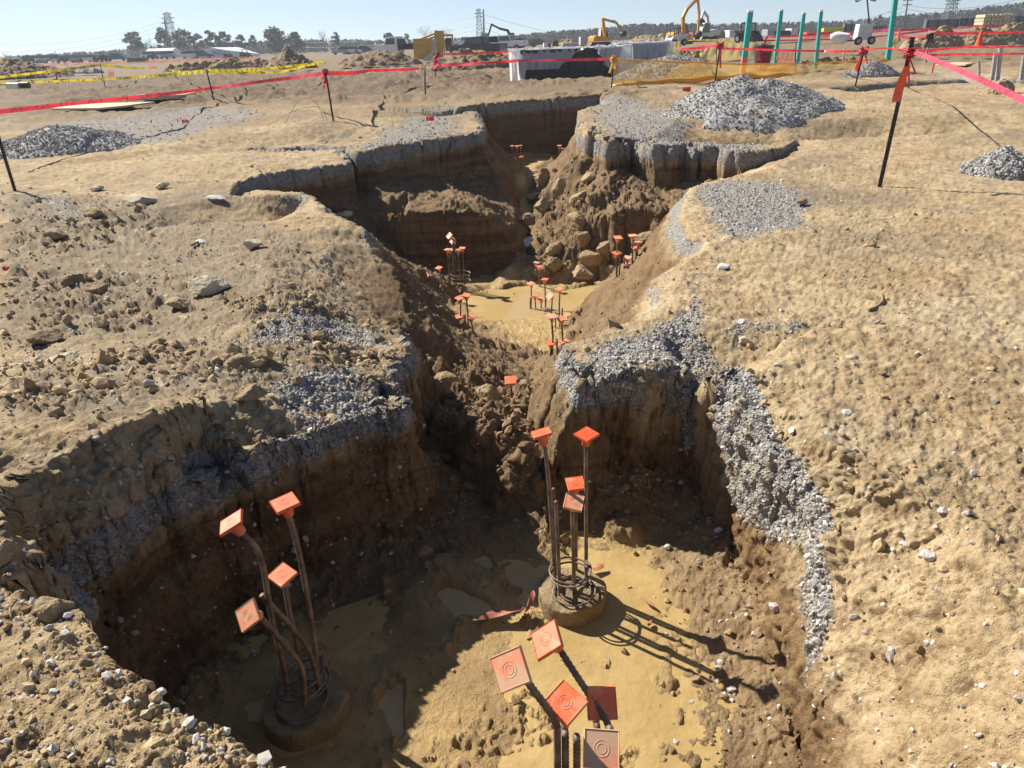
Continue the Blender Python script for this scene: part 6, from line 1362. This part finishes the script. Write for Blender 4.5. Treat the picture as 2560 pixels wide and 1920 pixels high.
b = Y(928, 131, 62); k = MB(); k.prism([(-.6, 0), (.55, .75), (.65, .7), (.65, 0)], 0, .5, 'y'); o = k.build('concrete_ramp', 'concrete', bevel=.02); o.location = b; tag(o, 'grey wedge shaped slab leaning before the yellow trench boxes', 'slab')
# light tower
b = Y(1860, 97, 50); root = empty('light_tower', tuple(b), 'white trailer light tower with a tall dark mast', 'light tower')
MB().box((0, 0, .75), (.95, .7, .9), taper=(.9, .9)).build('housing', 'machine_white', root, bevel=.05)
tp = Y(1872, -14, 50)-b; MB().tube([(.1, -.2, .3), (.15, -.2, tp[2]*.5)], .07, 8).build('mast', 'machine_black', root); MB().tube([(.15, -.2, tp[2]*.5), tuple(tp)], .045, 8).build('mast', 'machine_black', root)
hz = Y(1870, 1, 50)-b
for x in (-.55, .42): l_ = MB().box((hz[0]+x, -.15, hz[2]+.1), (.32, .2, .3), Matrix.Rotation(x*.6, 3, 'Y')).build('lamp_head', 'machine_black', root, bevel=.02); MB().box((hz[0]+x, -.26, hz[2]+.1), (.26, .02, .24)).build('lens', 'lamp_clear', l_)
wheels(root, [(-.42, -.42), (.42, -.42)], .24, .16); MB().tube([(-.4, 0, .3), (-1.2, -.1, .25)], .05, 6).build('tow_bar', 'machine_black', root)
# far cars
car_spots = [(62, 138), (78, 137), (92, 137), (104, 136), (120, 136), (140, 137), (160, 136.5), (178, 135), (196, 135), (250, 133), (330, 128), (345, 128), (358, 127.5), (408, 127), (440, 126), (1120, 104), (1140, 103), (740, 118), (765, 117), (790, 116.5), (828, 115), (1165, 101)]
mats = ['car_white', 'car_dark', 'car_grey', 'car_white', 'car_blue']; where = ['far left row behind the orange fence', 'far left row behind the orange fence']
def far_car(i, px, py):
    root = empty('parked_car', tuple(Y(px, py, 165)), None, 'car', 'cars parked far across the site'); mt = M[mats[i % 5]]; r = random.Random(i)
    m = MB(); m.prism([(2.2, .35), (2.25, .8), (1.2, .95), (-2.1, 1.0), (-2.2, .4)][::-1], -.9, .9, 'y'); m.build('body', mt, root, bevel=.05)
    m = MB(); m.prism([(1.1, .93), (.5, 1.5), (-1.3, 1.52), (-1.9, .97)][::-1], -.78, .78, 'y'); m.build('cabin', 'glass_dark', root, bevel=.03); m = MB(); m.box((-.4, 0, 1.53), (1.7, 1.35, .06)); m.build('roof', mt, root, bevel=.02)
    wheels(root, [(1.4, -.82), (-1.4, -.82)], .33, .2); root.rotation_euler.z = r.choice([0, math.pi])+r.uniform(-.4, .4); return root
cn = {'car_white': 'white', 'car_dark': 'black', 'car_grey': 'grey', 'car_blue': 'dark blue'}
ordn = ['first', 'second', 'third', 'fourth', 'fifth', 'sixth', 'seventh', 'eighth', 'ninth', 'tenth', 'eleventh', 'twelfth']
for i, (px, py) in enumerate(car_spots):
    o = far_car(i, px, py); c = cn[mats[i % 5]]
    if i < 10: o['label'] = '%s parked car, %s from the left behind the far orange fence' % (c, ordn[i])
    elif i < 15: o['label'] = '%s car, %s from the left before the low white shed and tent' % (c, ordn[i-10])
    elif i in (15, 16, 21): o['label'] = '%s parked car, %s from the left between the white pickup and the dumpster' % (c, {15: 'first', 16: 'second', 21: 'third'}[i])
    else: o['label'] = '%s car, %s from the left between the brown cone mound and flatbed' % (c, ordn[i-17])
net('orange_fence', 'long orange mesh fence in front of the far parked cars', [Y(55, 137, 150), Y(150, 134.5, 150), Y(300, 130, 150), Y(430, 125, 150)], [Y(55, 144, 150), Y(150, 141.5, 150), Y(300, 137, 150), Y(430, 132, 150)], 'orange_net', 'fence', n=80, wav=.25)
net('orange_fence', 'orange mesh fence at the foot of the white tent', [Y(430, 126, 140), Y(520, 123, 140), Y(560, 122, 140)], [Y(430, 132, 140), Y(520, 129, 140), Y(560, 127, 140)], 'orange_net', 'fence', n=40, wav=.25)
net('orange_fence', 'red orange fence beside the white pickup', [Y(1094, 111, 75), Y(1130, 107, 75), Y(1158, 106, 75)], [Y(1094, 121, 75), Y(1130, 116, 75), Y(1158, 113, 75)], 'orange_net', 'fence', n=30, wav=.2)
net('orange_fence', 'orange mesh panel standing under the yellow tape', [Y(232, 153, 48), Y(246, 152.5, 48)], [Y(233, 166, 48), Y(247, 165.5, 48)], 'orange_net', 'fence', n=16, wav=.1)
net('orange_fence', 'crumpled orange mesh on the pale ground behind the yellow tape', [Y(322, 142.5, 62), Y(338, 142.5, 62)], [Y(321, 149, 62), Y(341, 148, 62)], 'orange_net', 'fence', n=16, wav=.2)
# tent and shed
simple('tent_white', (.78, .79, .80), .6, var=.03, scale=.3); simple('tent_end', (.74, .76, .80), .6, var=.03, scale=.3)
simple('sign_navy', (.03, .04, .16), .5)
d0 = 190; gl, gr, ap = Y(410, 127.5, d0), Y(500, 125, d0), Y(454.5, 102.5, d0); bl = Y(515, 101.8, d0+26); br = Y(562, 121.5, d0+22)
root = empty('event_tent', tuple(gl), 'large white gabled tent at the left of the far site', 'tent'); q = lambda p: tuple(np.array(p)-gl)
el = gl+np.array([0, 0, 1.0]); er = gr+np.array([0, 0, 1.6]); be = br+np.array([0, 0, .6])
MB().add([q(gl), q(gr), q(er), q(ap), q(el)], [(0, 1, 2, 3, 4)]).build('gable_wall', 'tent_end', root, fix=False)
MB().add([q(er), q(be), q(bl), q(ap)], [(0, 1, 2, 3)]).build('roof_slope', 'tent_white', root, fix=False); far_l = el+(bl-ap); MB().add([q(el), q(far_l), q(bl), q(ap)], [(3, 2, 1, 0)]).build('roof_slope', 'tent_white', root, fix=False)
MB().add([q(gr), q(br), q(be), q(er)], [(0, 1, 2, 3)]).build('side_wall', 'tent_end', root, fix=False)
sc_ = np.array(Y(457, 118.5, d0-.3)); u = d0/1543
sg = empty('tent_sign', tuple(sc_), None); sg.parent = root; sg.location = tuple(sc_-gl); ring = MB(); ring.add([(3.4*u*math.cos(a)*1+3.4*u, 0, 3.4*u*math.sin(a)+3.6*u) for a in np.linspace(0, 6.283, 24, endpoint=False)], [tuple(range(24))]); ring.build('emblem_disc', 'sign_navy', sg, fix=False)
lf = MB(); lf.add([((2.2+1.6*math.cos(a))*u, -.05, (4.0+2.2*math.sin(a))*u) for a in np.linspace(0, 6.283, 16, endpoint=False)], [tuple(range(16))]); lf.build('emblem_leaf', 'tent_white', sg, fix=False)
for k, wd in enumerate(('United', 'Rentals')):
    cu = bpy.data.curves.new('lettering', 'FONT'); cu.body = wd; cu.size = 5.2*u; tx = bpy.data.objects.new('tmp', cu); COL.objects.link(tx); dg = bpy.context.evaluated_depsgraph_get(); me = bpy.data.meshes.new_from_object(tx.evaluated_get(dg)); bpy.data.objects.remove(tx)
    me.materials.clear(); me.materials.append(M['sign_navy']); o = bpy.data.objects.new('lettering', me); COL.objects.link(o); o.parent = sg; o.location = (8.2*u, 0, (4.0-4.0*k)*u); o.rotation_euler = (math.pi/2, 0, 0)
a, e = Y(316, 127, 210), Y(372, 125, 210); root = empty('low_shed', tuple(a), 'low white roofed shed left of the tent', 'shed'); w = e[0]-a[0]
MB().box((w/2, 3, .75), (w, 6, 1.5)).build('wall', 'tent_end', root); k = MB(); k.prism([(-.3, 1.5), (6.3, 1.5), (3, 2.4)], -.2, w+.2, 'x'); k.build('roof', 'tent_white', root)
for x in (.2, .5, .8): MB().box((w*x, -.02, .7), (w*.12, .05, .9)).build('window', 'glass_dark', root)
a, e = Y(740, 118, 230), Y(835, 113, 230); root = empty('low_shed', tuple(a), 'long pale shed between the brown cone mound and the flatbed', 'shed'); w = e[0]-a[0]; MB().box((w/2, 3, .6), (w, 5, 1.8)).build('wall', 'concrete', root); MB().box((w/2, 3, 1.6), (w+.4, 5.4, .2)).build('roof', 'tent_white', root)
for k, (xl, xr, pb, pt, lb) in enumerate([(1175, 1190, 103, 92, 'white cube container left of the dumpster'), (1195, 1206, 100, 88, 'dark green cabinet just above the dumpster'), (1216, 1250, 101, 93, 'pale low trailer behind the dumpster'), (1254, 1268, 98, 79, 'grey silo like unit behind the dumpster'), (1657, 1672, 77, 63, 'grey truck cab among the far stacks'), (1675, 1706, 77, 66, 'dark tarped load beside the grey truck cab'), (1708, 1732, 76, 61, 'white and black trailer by the second teal post')]):
    crate('site_unit', 'site unit', lb, xl, xr, pb, pt, 110, ['machine_white', 'machine_black', 'concrete', 'concrete', 'car_grey', 'machine_black', 'machine_white'][k], ribs=0, doors=k in (0, 6))
# ------------------------------------------------------------------ trees
def leafmat(name, a, b):
    t = NT(name); n = t.noise(.35, 3); n2 = t.n('ObjectInfo').outputs['Random']; c = t.mix(t.ramp(n, .35, .65), a, b); t.l(c, t.b.inputs['Base Color']); t.set(Roughness=.7); t.b.inputs['Specular IOR Level'].default_value = .2; M[name] = t.m
leafmat('pine_leaf', (.032, .050, .028), (.065, .085, .042)); leafmat('wood_leaf', (.034, .042, .030), (.066, .064, .047)); leafmat('twigs', (.13, .105, .085), (.20, .17, .14)); simple('bark', (.12, .09, .07), .9)
def quads(C, S, r, flat=.5):
    n = len(C); a = r.normal(size=(n, 3)); a[:, 2] *= flat; a /= np.linalg.norm(a, axis=1)[:, None]; b = np.cross(a, r.normal(size=(n, 3))); b /= np.linalg.norm(b, axis=1)[:, None]+1e-9
    S = S[:, None]; V = np.stack([C-a*S-b*S*.5, C+a*S*.7-b*S*.6, C+a*S+b*S*.45, C-a*S*.6+b*S*.7], 1).reshape(-1, 3); return V, np.arange(4*n).reshape(-1, 4)
def pine_crown(h, w, r, n, bare=.4, kind='pine'):
    """foliage clumps at the ends of limbs, gaps between"""
    cl = []; nb = 16 if kind == 'pine' else 22
    for k in range(nb):
        z = h*(bare+(1-bare)*((k+.5)/nb)); top = (z/h-bare)/(1-bare); rad = w*(.95*math.sin(math.pi*(.18+.78*top))**.8)*r.uniform(.35, 1); a = r.uniform(0, 6.28); cl.append((rad*math.cos(a), rad*math.sin(a), z+r.uniform(-.3, .3), w*r.uniform(.22, .42)))
    cl = np.array(cl); idx = r.integers(0, len(cl), n); d = r.normal(size=(n, 3)); d /= np.linalg.norm(d, axis=1)[:, None]; d *= (r.random(n)**.4)[:, None]
    return cl[idx, :3]+d*cl[idx, 3:4]*np.array([1.15, 1.15, .7]), cl
def tree(label, px, py, tpx, wpx, dist, kind='pine', seed=0, lean=0):
    r = np.random.default_rng(seed); b = Y(px, py, dist); h = Y(px, tpx, dist)[2]-b[2]; w = wpx/1543*dist/2; root = empty('pine_tree' if kind == 'pine' else ('bare_tree' if kind == 'bare' else 'leafy_tree'), tuple(b), label, 'tree', 'trees at the far side of the site')
    m = MB(); m.tube([(0, 0, -1), (0, 0, h*.3), (lean*.3, 0, h*.6), (lean, 0, h*.96)], [h*.018, h*.014, h*.010, h*.003], 7)
    if kind == 'bare':
        tw = MB()
        def br(p, d, L_, rad, lev):
            q = p+d*L_; (m if lev < 2 else tw).tube([p, (p+q)/2+Vector(r.normal(size=3))*L_*.05, q], [rad, rad*.8, rad*.6], 5 if lev < 2 else 3)
            if lev < 4:
                for _ in range(4 if lev < 2 else 3):
                    e = (d+Vector(r.normal(size=3))*.55); e.z = abs(e.z)*.8+.15; br(p+d*L_*r.uniform(.45, 1), e.normalized(), L_*r.uniform(.5, .72), rad*.5, lev+1)
        for k in range(7):
            a = k*.9+r.uniform(-.3, .3); br(Vector((0, 0, h*(.18+.05*k))), Vector((math.cos(a)*w/h*1.2, math.sin(a)*w/h*1.2, 1)).normalized(), h*.36, h*.008, 1)
        m.build('trunk', 'bark', root, fix=False); tw.build('crown', 'twigs', root, fix=False)
    else:
        C, cl = pine_crown(h, w, r, 1300, .38 if kind == 'pine' else .12, kind)
        for c in cl[::2]: m.tube([(0, 0, c[2]*.85), tuple(c[:3])], [h*.005, h*.002], 4)
        m.build('trunk', 'bark', root, fix=False); V, F = quads(C, r.uniform(.5, 1.1, len(C))*w*.10, r); mesh_np('crown', V, F, M['pine_leaf' if kind == 'pine' else 'wood_leaf'], root)
TR = [(299, 124, 70, 46, 'pine', 'tall broad pine, leftmost of the big pines'), (331, 124, 80, 30, 'bare', 'pale bare tree between the two left pines'), (361, 122, 65, 40, 'pine', 'tall pine beside the leaning power pole'), (404, 121, 67, 44, 'pine', 'dense dark pine left of the tent ridge'), (432, 121, 74, 28, 'pine', 'slim pine behind the tent gable'), (461, 118, 67, 30, 'pine', 'tall open pine above the tent ridge'), (490, 117, 71, 40, 'leafy', 'round dark tree above the right half of the tent'),
      (524, 116, 77, 26, 'pine', 'smaller pine right of the round dark tree'), (549, 114, 78, 18, 'pine', 'thin pine right of the tent'), (594, 112, 62, 48, 'leafy', 'pointed dark tree left of the brown cone mound'), (613, 112, 64, 34, 'bare', 'bare tree rising behind the pointed dark tree'), (640, 111, 71, 38, 'leafy', 'dark tree above the brown cone mound'), (702, 108, 64, 26, 'bare', 'bare tree beyond the left stake'), (727, 107, 71, 18, 'pine', 'slim pine left of the long pale shed'),
      (843, 102, 73, 24, 'pine', 'pine left of the flatbed truck'), (879, 101, 75, 16, 'pine', 'lone slim pine with a small round crown'), (922, 98, 54, 46, 'bare', 'big bare tree above the trench boxes'), (968, 96, 58, 36, 'bare', 'second big bare tree above the yellow frame'), (18, 134, 110, 30, 'bare', 'low bare tree at the far left skyline'), (125, 132, 108, 20, 'bare', 'small leaning bare tree on the left skyline'), (1047, 92, 73, 22, 'leafy', 'dark tree behind the central power pole'), (1895, 62, 33, 14, 'pine', 'small pine standing above the far right wood')]
for i, (px, py, tp, w, k, lb) in enumerate(TR): tree(lb, px, py, tp, w, 260, k, 50+i)
def wood(name, label, rows, n, seed, dist0, dist1, bare=.3, hmin=.8):
    r = np.random.default_rng(seed); VV = {0: [], 1: []}; xs = [p[0] for p in rows]
    for k in range(n):
        px = r.uniform(xs[0], xs[-1]); pb = np.interp(px, xs, [p[1] for p in rows]); pt = np.interp(px, xs, [p[2] for p in rows]); D = r.uniform(dist0, dist1); b = Y(px, pb, D); h = (Y(px, pt, D)[2]-b[2])*r.uniform(hmin, 1.08)
        w = h*r.uniform(.22, .36); kind = 1 if r.random() < bare else 0; m = 46
        u = r.random(m); z = h*(.12+.9*u); rad = w*np.sqrt(np.clip(1-((u-.4)/.62)**2, .02, 1))*r.random(m)**.5; a = r.uniform(0, 6.28, m); C = np.stack([b[0]+rad*np.cos(a), b[1]+rad*np.sin(a), b[2]+z], -1)
        if kind: V, _ = quads(C, np.full(m, h*.05), r, 2.5); V = (V.reshape(-1, 4, 3)-C[:, None])*np.array([.35, .35, 1.8])+C[:, None]; V = V.reshape(-1, 3)
        else: V, _ = quads(C, r.uniform(.7, 1.3, m)*h*.085, r, .8)
        VV[kind].append(V)
    for kind, mt in ((0, 'wood_leaf'), (1, 'twigs')):
        if VV[kind]: V = np.concatenate(VV[kind]); o = mesh_np('far_wood' if not kind else 'far_bare_wood', V, np.arange(len(V)).reshape(-1, 4), M[mt]); tag(o, kind='stuff')
wood('far_wood', '', [(-120, 140, 127), (0, 136, 122), (100, 133, 117), (200, 131, 112), (300, 128, 105), (400, 125, 96), (520, 121, 92), (620, 117, 88), (720, 113, 86), (830, 109, 88), (900, 106, 88), (1000, 102, 82), (1100, 98, 78), (1200, 95, 69), (1300, 91, 63), (1360, 89, 55), (1460, 86, 53), (1530, 83, 54), (1600, 80, 52), (1700, 76, 50), (1800, 72, 48), (1860, 70, 44), (1940, 66, 36), (2020, 63, 30), (2080, 60, 24), (2120, 58, 18), (2212, 54, 9), (2330, 50, 2)], 2600, 5, 330, 420)
# ------------------------------------------------------------------ pylons, poles and wires
simple('steel_far', (.16, .18, .20), .6, .2); simple('wood_pole', (.16, .13, .11), .9)
def pylon(label, px, pb, pt, wpx, dist, arms=()):
    b = Y(px, pb, dist); tp = Y(px, pt, dist); h = tp[2]-b[2]; w = wpx/1543*dist/2; root = empty('power_pylon', tuple(b), label, 'pylon', 'lattice power pylons'); lean = tp-b
    m = MB(); n = 9; R_ = .12*dist/300
    P_ = lambda k, x, y: (lean[0]*k*0+x*w*(1-.66*k), y*w*(1-.66*k), h*k)
    for x in (-1, 1):
        for y in (-1, 1): m.tube([P_(0, x, y), P_(1, x, y)], R_, 4)
    for i in range(n):
        k0, k1 = i/n, (i+1)/n
        for (x0, y0, x1, y1) in ((-1, -1, 1, -1), (1, -1, 1, 1), (1, 1, -1, 1), (-1, 1, -1, -1)): m.tube([P_(k0, x0, y0), P_(k1, x1, y1)], R_*.7, 3); m.tube([P_(k0, x1, y1), P_(k1, x0, y0)], R_*.7, 3); m.tube([P_(k1, x0, y0), P_(k1, x1, y1)], R_*.6, 3)
    m.build('lattice_mast', 'steel_far', root, fix=False)
    for k, s in ((.78, 2.2), (.88, 2.4), (.97, 1.6)): a = MB(); a.tube([(-w*s*.5, 0, h*k), (w*s*.5, 0, h*k)], R_, 4); a.tube([(-w*s*.5, 0, h*k), (0, 0, h*(k+.05))], R_*.7, 4); a.tube([(w*s*.5, 0, h*k), (0, 0, h*(k+.05))], R_*.7, 4); a.build('cross_arm', 'steel_far', root, fix=False)
    return b, h
pylon('lattice pylon above the left pines', 380, 122, 27, 22, 420); pylon('slim lattice pylon beside the central power pole', 1037, 94, 20, 14, 420); pylon('lattice pylon behind the right hand wood', 2046, 62, -6, 26, 330)
def pole(label, bx, by, tx, ty, dist, rad=.22, arms=1):
    b = Y(bx, by, dist); tp = Y(tx, ty, dist); root = empty('power_pole', tuple(b), label, 'power pole', 'wooden power poles'); v = tp-b; MB().tube([(0, 0, 0), tuple(v)], [rad*1.2, rad*.8], 8).build('shaft', 'wood_pole', root, smooth=True)
    for k in range(arms): MB().box((v[0]*(.9-.12*k), 0, v[2]*(.9-.12*k)), (2.4, .15, .18)).build('cross_arm', 'wood_pole', root)
pole('tall leaning power pole left of the lattice pylon', 371, 124, 355, 42, 240, .26); pole('dark power pole right beside the central pylon', 1046, 95, 1044, 20, 250, .3, 0); pole('power pole right of the tallest teal post', 1952, 66, 1962, -6, 200, .2, 2)
def wire(label, a, b, da, db, sag, rad=.035):
    p0, p1 = Y(*a, da), Y(*b, db); pts = []
    for i in range(41): u = i/40; q = p0+(p1-p0)*u; q[2] -= sag*4*u*(1-u); pts.append(q)
    tag(MB().tube(pts, rad, 4).build('power_line', 'steel_far', fix=False), label, 'power line', 'overhead power lines')
W_ = [((356, 44), (-60, 92), 240, 260, 3), ((357, 53), (-60, 108), 240, 260, 3), ((357, 62), (-60, 122), 240, 260, 3), ((376, 40), (1043, 52), 420, 250, 8), ((374, 52), (1043, 62), 420, 250, 8), ((1045, 31), (1950, 18), 250, 220, 9), ((1045, 46), (1960, 10), 250, 200, 12), ((1045, 60), (1961, 20), 250, 200, 12), ((1043, 33), (380, 66), 250, 420, 6), ((1961, 12), (2260, -20), 200, 200, 2), ((1961, 20), (2260, 2), 200, 200, 2), ((1200, 68), (1958, 24), 260, 200, 8)]
names = ['top wire from the leaning pole to the left edge', 'middle wire from the leaning pole to the left edge', 'lowest wire from the leaning pole to the left edge', 'upper wire between the left pylon and the central pole', 'lower wire between the left pylon and the central pole', 'top wire from the central pole to the right', 'second wire from the central pole to the right pole', 'third wire from the central pole to the right pole', 'slack wire crossing low left of the central pole', 'upper wire from the right pole out of view', 'lower wire from the right pole out of view', 'lowest wire above the dumpster']
for (a, b, da, db, s), lb in zip(W_, names): wire(lb, a, b, da, db, s)

# ------------------------------------------------------------------ thin daylight haze
bm = bmesh.new(); bmesh.ops.create_cube(bm, size=1); me = bpy.data.meshes.new('haze'); bm.to_mesh(me); bm.free()
hz = bpy.data.objects.new('haze', me); COL.objects.link(hz); hz.scale = (2400, 1500, 75); hz.location = (0, 500, 34); tag(hz, kind='stuff')
hm = bpy.data.materials.new('haze'); hm.use_nodes = True; nt = hm.node_tree; nt.nodes.remove(nt.nodes['Principled BSDF']); pv = nt.nodes.new('ShaderNodeVolumePrincipled')
pv.inputs['Color'].default_value = (.80, .88, .95, 1); pv.inputs['Density'].default_value = .00065; pv.inputs['Anisotropy'].default_value = .2
nt.links.new(pv.outputs[0], nt.nodes['Material Output'].inputs['Volume']); me.materials.append(hm)
